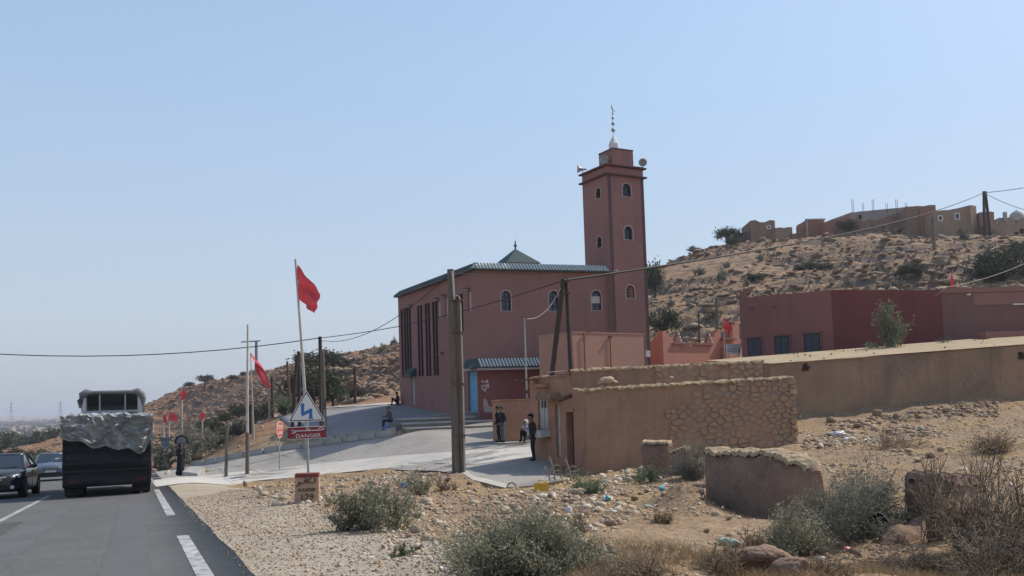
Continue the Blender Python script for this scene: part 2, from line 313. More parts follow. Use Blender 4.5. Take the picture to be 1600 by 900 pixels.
M['hair'] = mat('dark_hair', (0.012, 0.01, 0.009), rough=0.7)
def cloth(n, c): M[n] = mat(n, c, tuple(v * 0.7 for v in c), 5, 0.9, 0.4, 14)
for n_, c_ in [('cloth_navy', (0.022, 0.026, 0.04)), ('cloth_black', (0.014, 0.014, 0.016)), ('cloth_char', (0.035, 0.036, 0.038)), ('cloth_jean', (0.13, 0.15, 0.18)), ('cloth_robe', (0.014, 0.02, 0.03)), ('cloth_lilac', (0.42, 0.40, 0.46)), ('cloth_white', (0.6, 0.58, 0.55)), ('cloth_grey', (0.10, 0.105, 0.125)), ('cloth_plum', (0.10, 0.075, 0.105)), ('shoe', (0.012, 0.011, 0.011)), ('cloth_greybag', (0.2, 0.2, 0.21))]: cloth(n_, c_)
for n_, c_ in [('plastic_yellow', (0.62, 0.36, 0.03)), ('plastic_white', (0.72, 0.73, 0.72)), ('plastic_cyan', (0.12, 0.42, 0.46)), ('plastic_blue', (0.09, 0.2, 0.42)), ('plastic_green', (0.42, 0.50, 0.40)), ('plastic_pink', (0.55, 0.10, 0.12)), ('plastic_black', (0.02, 0.02, 0.02)), ('bag_blue', (0.03, 0.13, 0.35))]:
    M[n_] = mat(n_, c_, tuple(v * 0.75 for v in c_), 6, 0.45, 0.6, 12, spec=0.4)
M['leaf_green'] = leafmat('shrub_leaf', (0.345, 0.335, 0.235), (0.19, 0.19, 0.13))
M['leaf_grey'] = leafmat('grey_shrub_leaf', (0.26, 0.245, 0.195), (0.13, 0.125, 0.10))
M['leaf_dark'] = leafmat('dark_shrub_leaf', (0.27, 0.262, 0.195), (0.135, 0.135, 0.104))
M['leaf_fresh'] = leafmat('fresh_leaf', (0.215, 0.265, 0.155), (0.105, 0.135, 0.078))
M['leaf_tree'] = leafmat('tree_leaf', (0.075, 0.088, 0.05), (0.035, 0.042, 0.028))
M['leaf_dry'] = leafmat('dry_leaf', (0.36, 0.26, 0.14), (0.2, 0.14, 0.085))
M['twig'] = leafmat('dry_twig', (0.27, 0.215, 0.16), (0.10, 0.075, 0.06), 0.0)
M['twig_grey'] = leafmat('grey_twig', (0.2, 0.18, 0.15), (0.12, 0.105, 0.09), 0.0)
M['straw'] = leafmat('straw', (0.55, 0.42, 0.22), (0.32, 0.23, 0.12), 0.2)
M['bark'] = mat('bark', (0.085, 0.066, 0.05), (0.05, 0.04, 0.032), 4, 0.95, 0.8, 15)

def ground_mat(name, cols, specks, patch_scale, fine_scale, bump, orange=None, steep=None, west=None):
    m = bpy.data.materials.new(name); m.use_nodes = True; t = m.node_tree; N = t.nodes; L = t.links
    b = N['Principled BSDF']; b.inputs['Roughness'].default_value = 0.97; b.inputs['Specular IOR Level'].default_value = 0.1
    g = N.new('ShaderNodeNewGeometry'); src = g.outputs['Position']
    def noise(sc, det=6, ro=0.6):
        n = N.new('ShaderNodeTexNoise'); n.inputs['Scale'].default_value = sc; n.inputs['Detail'].default_value = det; n.inputs['Roughness'].default_value = ro
        L.new(src, n.inputs['Vector']); return n.outputs[0]
    def mixc(fac, a, bcol):
        mx = N.new('ShaderNodeMix'); mx.data_type = 'RGBA'; L.new(fac, mx.inputs['Factor'])
        if isinstance(a, tuple): mx.inputs['A'].default_value = rgb(a)
        else: L.new(a, mx.inputs['A'])
        if isinstance(bcol, tuple): mx.inputs['B'].default_value = rgb(bcol)
        else: L.new(bcol, mx.inputs['B'])
        return mx.outputs['Result']
    def rng(v, lo, hi, amt=1.0):
        r = N.new('ShaderNodeMapRange'); r.inputs[1].default_value = lo; r.inputs[2].default_value = hi; r.inputs[4].default_value = amt; L.new(v, r.inputs[0]); return r.outputs[0]
    out = mixc(rng(noise(patch_scale), 0.38, 0.62), cols[0], cols[1])
    out = mixc(rng(noise(patch_scale * 3.1), 0.45, 0.65), out, cols[2])
    if orange: out = mixc(rng(noise(patch_scale * 0.55, 4), 0.5, 0.62), out, orange)
    out = mixc(rng(noise(fine_scale, 4, 0.75), 0.50, 0.62, 0.9), out, specks[0])
    out = mixc(rng(noise(fine_scale * 1.7, 4, 0.75), 0.55, 0.66, 0.8), out, specks[1])
    if west:  # the soil turns redder towards the west
        sw = N.new('ShaderNodeSeparateXYZ'); L.new(src, sw.inputs[0]); out0 = out
        out = mixc(rng(sw.outputs[0], 15, -35, 0.7), out, west)
        out = mixc(rng(noise(fine_scale * 1.2, 4, 0.75), 0.52, 0.63, 0.7), out, specks[0])
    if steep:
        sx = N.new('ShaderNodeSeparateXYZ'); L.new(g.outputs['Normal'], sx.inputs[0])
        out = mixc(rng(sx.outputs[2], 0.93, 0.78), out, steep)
    L.new(out, b.inputs['Base Color'])
    bp = N.new('ShaderNodeBump'); bp.inputs['Strength'].default_value = 0.8; bp.inputs['Distance'].default_value = bump
    L.new(noise(fine_scale * 0.8, 6, 0.7), bp.inputs['Height']); L.new(bp.outputs[0], b.inputs['Normal'])
    return m
M['ground'] = ground_mat('waste_ground', [(0.30, 0.202, 0.12), (0.215, 0.144, 0.088), (0.34, 0.24, 0.15)], [(0.13, 0.098, 0.07), (0.44, 0.36, 0.27)], 0.5, 8.0, 0.06, orange=(0.34, 0.225, 0.105))
M['gravel_base'] = ground_mat('gravel_shoulder', [(0.385, 0.33, 0.255), (0.335, 0.285, 0.215), (0.42, 0.362, 0.285)], [(0.20, 0.16, 0.115), (0.56, 0.49, 0.39)], 0.6, 14.0, 0.04)
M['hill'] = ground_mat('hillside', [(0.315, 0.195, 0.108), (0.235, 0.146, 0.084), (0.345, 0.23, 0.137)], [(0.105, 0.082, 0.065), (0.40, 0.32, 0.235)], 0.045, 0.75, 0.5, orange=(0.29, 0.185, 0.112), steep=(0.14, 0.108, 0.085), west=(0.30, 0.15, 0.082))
M['plain'] = ground_mat('plain', [(0.38, 0.20, 0.115), (0.33, 0.19, 0.115), (0.36, 0.24, 0.15)], [(0.16, 0.14, 0.09), (0.42, 0.33, 0.22)], 0.012, 0.12, 0.3, orange=(0.26, 0.205, 0.14))
# ------------------------------------------------------------------ mesh helpers
def link(name, me, parent=None, loc=None, m=None):
    o = bpy.data.objects.new(name, me); COL.objects.link(o)
    if parent is not None: o.parent = parent
    if loc is not None: o.location = loc
    if m is not None and me is not None: me.materials.append(m)
    return o
def np_mesh(name, V, Fc, smooth=False, tone=None):
    V = np.asarray(V, np.float32).reshape(-1, 3); Fc = np.asarray(Fc, np.int32); k = Fc.shape[1]
    me = bpy.data.meshes.new(name)
    me.vertices.add(len(V)); me.vertices.foreach_set('co', V.ravel())
    me.loops.add(Fc.size); me.loops.foreach_set('vertex_index', Fc.ravel())
    me.polygons.add(len(Fc)); me.polygons.foreach_set('loop_start', np.arange(0, Fc.size, k, dtype=np.int32))
    if smooth: me.polygons.foreach_set('use_smooth', np.ones(len(Fc), bool))
    if tone is not None:
        a = me.attributes.new('tone', 'FLOAT', 'FACE'); a.data.foreach_set('value', np.asarray(tone, np.float32))
    me.update(calc_edges=True); return me
class MB:
    def __init__(s): s.v = []; s.f = []; s.sm = []
    def add(s, vs, fs, smooth=False):
        b = len(s.v); s.v += [tuple(v) for v in vs]; s.f += [tuple(i + b for i in f) for f in fs]; s.sm += [smooth] * len(fs)
    def box(s, c, d, rz=0.0, taper=1.0, jit=0.0, M4=None):
        vs = []
        for z in (-1, 1):
            for x, y in ((-1, -1), (1, -1), (1, 1), (-1, 1)):
                t = taper if z > 0 else 1.0
                vs.append(Vector((x * d[0] / 2 * t + random.uniform(-jit, jit), y * d[1] / 2 * t + random.uniform(-jit, jit), z * d[2] / 2 + random.uniform(-jit, jit))))
        Mz = Matrix.Rotation(rz, 3, 'Z')
        vs = [(Mz @ v) + Vector(c) for v in vs]
        if M4: vs = [M4 @ v for v in vs]
        s.add(vs, [(0, 3, 2, 1), (4, 5, 6, 7), (0, 1, 5, 4), (1, 2, 6, 5), (2, 3, 7, 6), (3, 0, 4, 7)]); return s
    def prism(s, pts, z0, z1):
        n = len(pts); z0 = z0 if hasattr(z0, '__len__') else [z0] * n; z1 = z1 if hasattr(z1, '__len__') else [z1] * n
        s.add([(p[0], p[1], z0[i]) for i, p in enumerate(pts)] + [(p[0], p[1], z1[i]) for i, p in enumerate(pts)],
              [tuple(range(n))[::-1], tuple(range(n, 2 * n))] + [(i, (i + 1) % n, n + (i + 1) % n, n + i) for i in range(n)]); return s
    def tube(s, pts, rad, sides=6, smooth=True, cap=True):
        pts = [Vector(p) for p in pts]; n = len(pts)
        if not hasattr(rad, '__len__'): rad = [rad] * n
        vs = []; ref = Vector((0.31, 0.17, 0.93))
        for i, p in enumerate(pts):
            t = (pts[min(i + 1, n - 1)] - pts[max(i - 1, 0)]); t = t.normalized() if t.length > 1e-9 else Vector((0, 0, 1))
            a = t.cross(ref if abs(t.dot(ref)) < 0.95 else Vector((1, 0, 0))).normalized(); b = t.cross(a)
            for k in range(sides):
                an = 2 * math.pi * k / sides; vs.append(p + (a * math.cos(an) + b * math.sin(an)) * rad[i])
        fs = [(i * sides + k, i * sides + (k + 1) % sides, (i + 1) * sides + (k + 1) % sides, (i + 1) * sides + k) for i in range(n - 1) for k in range(sides)]
        s.add(vs, fs, smooth)
        if cap: s.add(vs[:sides], [tuple(range(sides))[::-1]]); s.add(vs[-sides:], [tuple(range(sides))])
        return s
    def lathe(s, prof, c=(0, 0, 0), axis='Z', seg=16, smooth=True):
        vs = []; c = Vector(c)
        for r, h in prof:
            for k in range(seg):
                a = 2 * math.pi * k / seg; x, y = r * math.cos(a), r * math.sin(a)
                vs.append(c + Vector({'Z': (x, y, h), 'X': (h, x, y), 'Y': (x, h, y)}[axis]))
        n = len(prof)
        s.add(vs, [(i * seg + k, i * seg + (k + 1) % seg, (i + 1) * seg + (k + 1) % seg, (i + 1) * seg + k) for i in range(n - 1) for k in range(seg)], smooth); return s
    def ball(s, c, r, seg=10, rings=7, sc=(1, 1, 1)):
        vs = []; c = Vector(c)
        for i in range(rings + 1):
            th = math.pi * i / rings
            for k in range(seg):
                a = 2 * math.pi * k / seg
                vs.append(c + Vector((r * sc[0] * math.sin(th) * math.cos(a), r * sc[1] * math.sin(th) * math.sin(a), r * sc[2] * math.cos(th))))
        s.add(vs, [(i * seg + k, (i + 1) * seg + k, (i + 1) * seg + (k + 1) % seg, i * seg + (k + 1) % seg) for i in range(rings) for k in range(seg)], True); return s
    def grid(s, fn, nu, nv, smooth=True):
        vs = [fn(i / nu, j / nv) for j in range(nv + 1) for i in range(nu + 1)]
        s.add(vs, [(j * (nu + 1) + i, j * (nu + 1) + i + 1, (j + 1) * (nu + 1) + i + 1, (j + 1) * (nu + 1) + i) for j in range(nv) for i in range(nu)], smooth); return s
    def panel(s, O, U, Nn, outline, holes=(), depth=0.15):
        """wall face in the plane (U, z) with real openings cut through and their reveals"""
        O = Vector(O); U = Vector(U); Nn = Vector(Nn); Z = Vector((0, 0, 1))
        loops = [outline] + list(holes)
        flat = [p for l in loops for p in l]
        tris = tessellate_polygon([[Vector((p[0], p[1], 0)) for p in l] for l in loops])
        vs = [O + U * p[0] + Z * p[1] for p in flat]
        fs = []
        for t in tris:
            a, b, c = (vs[i] for i in t)
            fs.append(tuple(t) if (b - a).cross(c - a).dot(Nn) > 0 else tuple(reversed(t)))
        s.add(vs, fs)
        for l in holes:
            n = len(l); fr = [O + U * p[0] + Z * p[1] for p in l]; bk = [v - Nn * depth for v in fr]
            s.add(fr + bk, [(i, n + i, n + (i + 1) % n, (i + 1) % n) for i in range(n)])
        return s
    def build(s, name, m, parent=None, loc=None, shade=None):
        me = bpy.data.meshes.new(name); me.from_pydata(s.v, [], s.f)
        me.polygons.foreach_set('use_smooth', s.sm if shade is None else [shade] * len(s.f)); me.update()
        return link(name, me, parent, loc, m)
def rect_panel(mb, O, U, Nn, outline, rects, depth):
    O = Vector(O); U = Vector(U); Nn = Vector(Nn); Z = Vector((0, 0, 1)); u0, u1, v0, v1 = outline
    us = sorted({u0, u1, *[r[0] for r in rects], *[r[1] for r in rects]}); vs = sorted({v0, v1, *[r[2] for r in rects], *[r[3] for r in rects]})
    fwd = U.cross(Z).dot(Nn) > 0
    for a, b in zip(us, us[1:]):
        for c, d in zip(vs, vs[1:]):
            um, vm = (a + b) / 2, (c + d) / 2
            if any(r[0] < um < r[1] and r[2] < vm < r[3] for r in rects): continue
            mb.add([O + U * p[0] + Z * p[1] for p in rect_pts(a, b, c, d)], [(0, 1, 2, 3) if fwd else (3, 2, 1, 0)])
    for r in rects:
        fr = [O + U * p[0] + Z * p[1] for p in rect_pts(*r)]; bk = [v - Nn * depth for v in fr]
        mb.add(fr + bk, [(i, 4 + i, 4 + (i + 1) % 4, (i + 1) % 4) for i in range(4)])
def tag(o, label=None, cat=None, group=None, kind=None):
    if label: o['label'] = label
    if cat: o['category'] = cat
    if group: o['group'] = group
    if kind: o['kind'] = kind
    return o
def thing(name, label, cat, loc=(0, 0, 0), rz=0.0, group=None):
    o = bpy.data.objects.new(name, None); COL.objects.link(o); o.location = loc; o.rotation_euler = (0, 0, rz)
    return tag(o, label, cat, group)
def dup(o, loc, rz=None, label=None, scale=None, group=None):
    def rec(src, par):
        c = src.copy(); COL.objects.link(c)
        if par is not None: c.parent = par
        for ch in list(src.children): rec(ch, c)
        return c
    r = rec(o, None); r.location = loc
    if rz is not None: r.rotation_euler = (r.rotation_euler[0], r.rotation_euler[1], rz)
    if label: r['label'] = label
    if group: r['group'] = group
    if scale is not None: r.scale = scale if hasattr(scale, '__len__') else (scale,) * 3
    return r
def arch_pts(u0, u1, v0, v1, n=10):
    r = (u1 - u0) / 2; c = (u0 + u1) / 2; h = v1 - r
    return [(u0, v0), (u1, v0)] + [(c + r * math.cos(math.pi * k / n), h + r * math.sin(math.pi * k / n)) for k in range(n + 1)]
def rect_pts(u0, u1, v0, v1): return [(u0, v0), (u1, v0), (u1, v1), (u0, v1)]
def text_mesh(txt, size, extr=0.004):
    c = bpy.data.curves.new('t', 'FONT'); c.body = txt; c.size = size; c.align_x = 'CENTER'; c.align_y = 'CENTER'; c.extrude = extr; c.resolution_u = 3
    o = bpy.data.objects.new('t', c); COL.objects.link(o); bpy.context.view_layer.update()
    me = bpy.data.meshes.new_from_object(o.evaluated_get(bpy.context.evaluated_depsgraph_get()))
    bpy.data.objects.remove(o); bpy.data.curves.remove(c); return me
def text_obj(name, txt, size, m, parent, loc, rot=(R(90), 0, 0), bold=1.0):
    me = text_mesh(txt, size); o = link(name, me, parent, loc); me.materials.clear(); me.materials.append(m); o.rotation_euler = rot; o.scale = (bold, 1, 1)
    return o
def strokes(mb, lines, wd, y=-0.003, th=0.004):
    """flat lettering strokes in the x,z plane facing -y"""
    for l in lines:
        n = len(l); L = []; Rr = []
        for i in range(n):
            a = Vector(l[max(i - 1, 0)]); b = Vector(l[min(i + 1, n - 1)]); t = (b - a)
            t = t.normalized() if t.length > 1e-9 else Vector((1, 0)); nn = Vector((-t.y, t.x)) * wd / 2; p = Vector(l[i])
            L.append(p + nn); Rr.append(p - nn)
        for i in range(n - 1):
            q = [L[i], L[i + 1], Rr[i + 1], Rr[i]]
            mb.add([(p.x, y - th, p.y) for p in q] + [(p.x, y, p.y) for p in q], [(0, 1, 2, 3), (7, 6, 5, 4), (0, 4, 5, 1), (1, 5, 6, 2), (2, 6, 7, 3), (3, 7, 4, 0)])
    return mb

# ------------------------------------------------------------------ ground
def grid_mesh(name, xs, ys, m, hole=None, sink=None, matfn=None, mats=None):
    X, Y = np.meshgrid(xs, ys); Z = gzn(X.ravel(), Y.ravel()).reshape(X.shape)
    if sink is not None: Z = Z - sink(X, Y)
    nx, ny = len(xs), len(ys)
    i, j = np.meshgrid(np.arange(nx - 1), np.arange(ny - 1)); a = (j * nx + i).ravel()
    Fq = np.stack([a, a + 1, a + nx + 1, a + nx], 1)
    cx = (0.5 * (X[:-1, :-1] + X[1:, 1:])).ravel(); cy = (0.5 * (Y[:-1, :-1] + Y[1:, 1:])).ravel()
    if hole is not None:
        keep = ~hole(cx, cy); Fq = Fq[keep]; cx = cx[keep]; cy = cy[keep]
    me = np_mesh(name, np.stack([X.ravel(), Y.ravel(), Z.ravel()], 1), Fq, True)
    if matfn is None: me.materials.append(m)
    else:
        for mm in mats: me.materials.append(mm)
        me.polygons.foreach_set('material_index', matfn(cx, cy).astype(np.int32))
    return tag(link(name, me), kind='structure')
NX0, NX1, NY0, NY1 = -28.0, 27.0, 3.0, 60.0
HX0, HX1, HY0, HY1 = -150.0, 230.0, 60.0, 390.0
def shoulder_idx(cx, cy):
    n = UY * cx - UX * cy
    lim = 3.6 + 0.9 * (fbm(cx / 1.3, cy / 1.3, 3, 77) - 0.5) * 2
    return np.where((n < lim), 1, 0)
grid_mesh('ground', np.arange(NX0, NX1 + .01, 0.16), np.arange(NY0, NY1 + .01, 0.16), None, matfn=shoulder_idx, mats=[M['ground'], M['gravel_base']])
grid_mesh('hill', np.arange(HX0, HX1 + .01, 0.95), np.arange(HY0, HY1 + .01, 0.95), M['hill'])
def geo(start, lim, step0, k):
    out = [start]; v = start
    while v < lim:
        v += max(step0, k * abs(v)); out.append(v)
    return np.array(out)
_xp = geo(0.0, 14000, 1.2, 0.028); _xs = np.concatenate([-_xp[:0:-1], _xp]); _ys = np.concatenate([np.arange(-60, 0, 3.0), geo(0.0, 16000, 1.2, 0.022)])
def _inside(x, y, mgn): return ((x > NX0 + mgn) & (x < NX1 - mgn) & (y > NY0 + mgn) & (y < NY1 + mgn)) | ((x > HX0 + mgn) & (x < HX1 - mgn) & (y > HY0 + mgn) & (y < HY1 - mgn)) | ((x > NX0 + mgn) & (x < NX1 - mgn) & (y > NY1 - mgn - .1) & (y < HY0 + mgn + .1))
grid_mesh('plain', _xs, _ys, M['plain'], hole=lambda x, y: _inside(x, y, 5.0), sink=lambda X, Y: 0.25 * _inside(X, Y, 1.6))

# ------------------------------------------------------------------ roads and paving
def ribbon(name, left, right, m, off, nv=5, step=0.8, zfn=None, parent=None, thick=0.0):
    def resample(pl, n):
        pl = np.array([(p[0], p[1]) for p in pl]); d = np.concatenate([[0], np.cumsum(np.linalg.norm(np.diff(pl, axis=0), axis=1))]); t = np.linspace(0, d[-1], n)
        return np.stack([np.interp(t, d, pl[:, 0]), np.interp(t, d, pl[:, 1])], 1), d[-1]
    L = resample(left, 2)[1]; n = max(2, int(L / step) + 1)
    a, _ = resample(left, n); b, _ = resample(right, n)
    w_ = np.linspace(0, 1, nv + 1); XY = a[:, None] * (1 - w_[None, :, None]) + b[:, None] * w_[None, :, None]
    X, Y = XY[..., 0].ravel(), XY[..., 1].ravel(); Z = (zfn or gzn)(X, Y) + off
    i, j = np.meshgrid(np.arange(nv), np.arange(n - 1)); q = (j * (nv + 1) + i).ravel()
    VV = np.stack([X, Y, Z], 1); FF = np.stack([q, q + 1, q + nv + 2, q + nv + 1], 1)
    if thick:  # turned-down edges, so that the sheet never hangs over the soil beside it
        for col in (0, nv):
            ed = np.arange(n) * (nv + 1) + col; lowv = VV[ed] - np.array([0, 0, thick]); b0 = len(VV); VV = np.concatenate([VV, lowv]); k = np.arange(n - 1); FF = np.concatenate([FF, np.stack([ed[:-1], ed[1:], b0 + k + 1, b0 + k], 1)])
    me = np_mesh(name, VV, FF, True)
    me.materials.append(m)
    return link(name, me, parent)
def road_pt(n, s):
    n = n - float(bend(s))
    return (UY * n + UX * s, -UX * n + UY * s)
bz = lambda x, y: macro(x, y)[0]
road = tag(ribbon('main_road', [road_pt(-6.3, s) for s in range(-12, 251, 2)], [road_pt(1.14 + 0.02 * math.sin(s * 1.7), s) for s in range(-12, 251, 2)], M['asphalt'], 0.03, 8, 1.0, bz, thick=.2), kind='structure')
def mark(n0, n1, s0, s1, nm='road_marking', m='paint', off=0.036):
    k = max(2, int((s1 - s0) / 0.7)); ss = [s0 + (s1 - s0) * i / k for i in range(k + 1)]
    return ribbon(nm, [road_pt(n0, s) for s in ss], [road_pt(n1, s) for s in ss], M[m], off, 1, 0.6, bz, road)
for s0, s1 in [(3.0, 14.8), (19.5, 33.0), (40, 52)]: mark(0.58, 0.75, s0, s1)
for s0, s1 in [(6, 33.5), (42, 56), (64, 78)]: mark(-2.68, -2.55, s0, s1)
mark(-6.05, -5.92, 14, 90)
def crack(px0, py0, px1, py1, wd=0.035):
    a = GM(px0, py0); b = GM(px1, py1); L = []; Rr = []
    for i in range(13):
        p = a.lerp(b, i / 12) + Vector((0, random.uniform(-.06, .06), 0)); L.append((p.x, p.y + wd)); Rr.append((p.x, p.y - wd))
    ribbon('road_crack', L, Rr, M['crack'], 0.035, 1, 0.3, bz, road)
crack(342, 781, 432, 779, 0.05); crack(0, 874, 22, 870); crack(120, 812, 180, 800, .02); crack(60, 850, 130, 838, .015)
def patch(n0, n1, s0, s1, m):
    k = max(3, int((s1 - s0) / .5)); ss = [s0 + (s1 - s0) * i / k for i in range(k + 1)]
    ribbon('road_patch', [road_pt(n0 + random.uniform(-.03, .03), s) for s in ss], [road_pt(n1 + random.uniform(-.03, .03), s) for s in ss], m, .034, 2, .5, bz, road)
M['patch'] = mat('asphalt_patch', (0.085, 0.084, 0.083), (0.068, 0.067, 0.066), 0.8, 0.9, 0.5, 60, speck=(0.15, 0.145, 0.14), speck_scale=30, speck_amt=.25)
M['wheeltrack'] = mat('worn_wheel_track', (0.128, 0.126, 0.122), (0.10, 0.099, 0.097), 0.5, 0.8, 0.4, 60, speck=(0.09, 0.09, 0.088), speck_scale=20, speck_amt=.3)
patch(-1.95, -1.45, 4, 60, M['wheeltrack']); patch(-.35, .15, 4, 60, M['wheeltrack']); patch(-2.5, -2.1, 14.5, 21, M['patch'])
street = tag(ribbon('side_street', _sf, _sn, M['street'], 0.03, 14, 0.7, bz, thick=.3), kind='structure')
# pale dusty verge along the near side of the street
_v0 = [GM(*p) for p in [(236,752),(300,745),(360,739),(420,734),(482,727),(560,719),(620,713),(700,708),(780,703),(830,699)]]
tag(ribbon('street_verge', _v0, [_sn[k] for k in (0, 1, 2, 3, 4, 5, 6, 7)] + [GM(745,727), GM(832,716)], M['lime'], 0.036, 6, 0.6, bz), kind='structure')
_fp = [GM(*p) for p in [(700,722),(722,740),(738,752),(790,765)]]
tag(ribbon('pavement_edge', [GM(708,724), GM(729,738), GM(745,748), GM(794,760)], _fp, M['concrete'], 0.05, 2, 0.5, bz, thick=.3), kind='structure')
plz = bpy.data.meshes.new('plaza')
def plaza_mesh():
    P3 = PLAZA; left = [P3[2], P3[1], P3[0], P3[9], P3[8], P3[7]]; right = [P3[3], P3[4], P3[5], P3[6], P3[6].lerp(P3[7], .3), P3[6].lerp(P3[7], .6)]
    return ribbon('plaza', left, [P3[3], P3[4], P3[5], P3[6], P3[6].lerp(P3[7], 0.9)], M['plaza'], 0.03, 16, 0.7, bz, thick=.3)
bpy.data.meshes.remove(plz)
plaza = tag(plaza_mesh(), kind='structure')
# pale strip painting sunlit pavement at the back of the plaza
def wall_line(pts, h, th, m, name, label, cat='wall', jit=0.03, sink=0.3):
    t = MB(); n = len(pts)
    for i in range(n - 1):
        a, b = Vector(pts[i]), Vector(pts[i + 1]); d = (b - a); d.z = 0; q = Vector((-d.y, d.x, 0)).normalized() * th / 2
        za, zb = gz(a.x, a.y), gz(b.x, b.y); ha = h + random.uniform(-jit, jit); hb = h + random.uniform(-jit, jit)
        t.add([a - q + Vector((0, 0, za - sink - a.z)), b - q + Vector((0, 0, zb - sink - b.z)), b + q + Vector((0, 0, zb - sink - b.z)), a + q + Vector((0, 0, za - sink - a.z)),
               a - q + Vector((0, 0, za + ha - a.z)), b - q + Vector((0, 0, zb + hb - b.z)), b + q + Vector((0, 0, zb + hb - b.z)), a + q + Vector((0, 0, za + ha - a.z))],
              [(0, 1, 5, 4), (1, 2, 6, 5), (2, 3, 7, 6), (3, 0, 4, 7), (4, 5, 6, 7)])
    o = t.build(name, m); return tag(o, label, cat)
tag(ribbon('plaza_lit_strip', [GM(428,650), GM(480,641), GM(560,634), GM(627,628.5)], [GM(432,654), GM(484,645), GM(562,638), GM(630,632)], M['lime'], 0.05, 1, 0.6, bz), kind='structure')
# kerb stones, one by one
def kerbs(pts, parent, h, dpt, lmin, lmax, m, up=0.0):
    pl = [Vector((p.x, p.y, 0)) for p in pts]; ds = [0]
    for a, b in zip(pl, pl[1:]): ds.append(ds[-1] + (b - a).length)
    def at(d):
        for k in range(len(pl) - 1):
            if d <= ds[k + 1] or k == len(pl) - 2:
                return pl[k].lerp(pl[k + 1], (d - ds[k]) / max(1e-6, ds[k + 1] - ds[k]))
    d = 0
    while d < ds[-1] - 0.4:
        L = random.uniform(lmin, lmax); a = at(d); b = at(min(ds[-1], d + L)); c = (a + b) / 2; z = float(macro(c.x, c.y)[0][0])
        dv = b - a; mb = MB(); hh = h + random.uniform(-.03, .03)
        za = float(macro(a.x, a.y)[0][0]); zb = float(macro(b.x, b.y)[0][0])
        mb.box((0, 0, 0), (dv.length - 0.05, dpt, hh + 0.2), 0, 0.96, 0.012)
        o = mb.build('kerb_stone', m, parent, (c.x, c.y, z + up + (hh - 0.2) / 2)); o.rotation_euler = (0, -math.atan2(zb - za, dv.length), math.atan2(dv.y, dv.x))
        d += L
kerbs([GM(300,728),GM(340,722),GM(387,714),GM(440,704),GM(500,695),GM(560,687),GM(617,679)], street, 0.3, 0.35, 0.9, 1.7, M['concrete'])
kerbs([GM(500,690),GM(560,682.5),GM(617,675)], street, 0.24, 0.3, 0.8, 1.5, M['concrete'], 0.06)
# steps up to the mosque
steps = tag(bpy.data.objects.new('steps', None), kind='structure'); COL.objects.link(steps)
for k in range(3):
    top = 0.47 - 0.22 * k; c = ST_L + ST_D * ST_LEN / 2 + ST_N * (1.62 * k - .8)
    mb = MB(); mb.box((0, 0, -.5), (ST_LEN, 1.7, 1.0 - .05), 0, 1, .006); o = mb.build('step', M['step'], steps, (c.x, c.y, top - .027)); o.rotation_euler = (0, 0, R(14))
    mb = MB(); n_ = 12
    for q in range(n_): mb.box((-ST_LEN / 2 + ST_LEN * (q + .5) / n_, -.02 + random.uniform(-.012, .012), -.025), (ST_LEN / n_ - .012, 1.72, .06 + random.uniform(-.006, .006)), 0, 1, .006)
    nz = mb.build('nosing', M['nosing'], o, (0, 0, .0)); nz['kind'] = 'stuff'
# ------------------------------------------------------------------ mosque
def dirv(a): return Vector((math.cos(a), math.sin(a), 0))
C0 = P(748, 648, 52.0); C0.z = 0
DF = dirv(R(20)); DL = Vector((-math.sin(R(26)), math.cos(R(26)), 0))
NF = Vector((DF.y, -DF.x, 0)); NL = Vector((-DL.y, DL.x, 0))
LFR, LLE, ZT = 10.6, 13.9, 9.0
ZB = -0.6
def wall_u(px, py, O, D):
    """distance along the wall line O + D t and height at which a sight line meets the wall"""
    d = ray(px, py); k = (CAM.x - O.x) * D.y - (CAM.y - O.y) * D.x; m = d.y * D.x - d.x * D.y
    s = k / m; p = CAM + d * s
    return (p - O).dot(D), p.z
mosque = thing('mosque', 'dark pink plastered mosque hall with green tiled eaves and arched windows', 'mosque', C0)
Z3 = Vector((0, 0, 1)); OO = Vector((0, 0, 0))
def loc_u(px, py, D): return wall_u(px, py, C0, D)
# front wall with arched openings
def arch_at(px, py, D, wpx, hpx, O=None):
    a = wall_u(px - wpx / 2, py + hpx / 2, O or C0, D); b = wall_u(px + wpx / 2, py - hpx / 2, O or C0, D)
    return a[0], b[0], a[1], b[1]
fw = [arch_at(790.5, 470, DF, 14, 31), arch_at(865, 470, DF, 14, 31), arch_at(931.5, 469.5, DF, 14, 31)]
holes_f = [arch_pts(*w_) for w_ in fw]
slits_px = [(628.5, 483, 590), (633, 481, 590), (637, 480, 589), (641, 479, 589), (654.5, 477, 588), (659, 476, 588), (666.5, 474, 588), (671, 473, 588), (678, 471, 587), (682.5, 470, 587)]
slits = []
for x, y0, y1 in slits_px:
    a = loc_u(x - 0.5, y1, DL); b = loc_u(x + 0.5, y0, DL); slits.append((min(a[0], b[0]), max(a[0], b[0]), a[1], b[1]))
shorts = []
for x, y0, y1, wp in [(686, 470, 499, 4.2), (698, 464, 497, 4.2), (715, 460, 520, 3.6), (721, 458, 520, 3.6), (734, 454, 487, 5)]:
    a = loc_u(x - wp / 2, y1, DL); b = loc_u(x + wp / 2, y0, DL); shorts.append((min(a[0], b[0]), max(a[0], b[0]), a[1], b[1]))
ud0 = loc_u(750, 600, DL)[0]; ud1 = loc_u(731.5, 600, DL)[0]; bd = (max(0.12, min(ud0, ud1)), max(ud0, ud1))
sd = sorted([loc_u(643, 600, DL)[0], loc_u(648, 600, DL)[0]])
zdoor = loc_u(742, 644, DL)[1]; zdt = loc_u(742, 577, DL)[1]
zd2 = (loc_u(645.5, 632, DL)[1], loc_u(645.5, 588, DL)[1])
mb = MB()
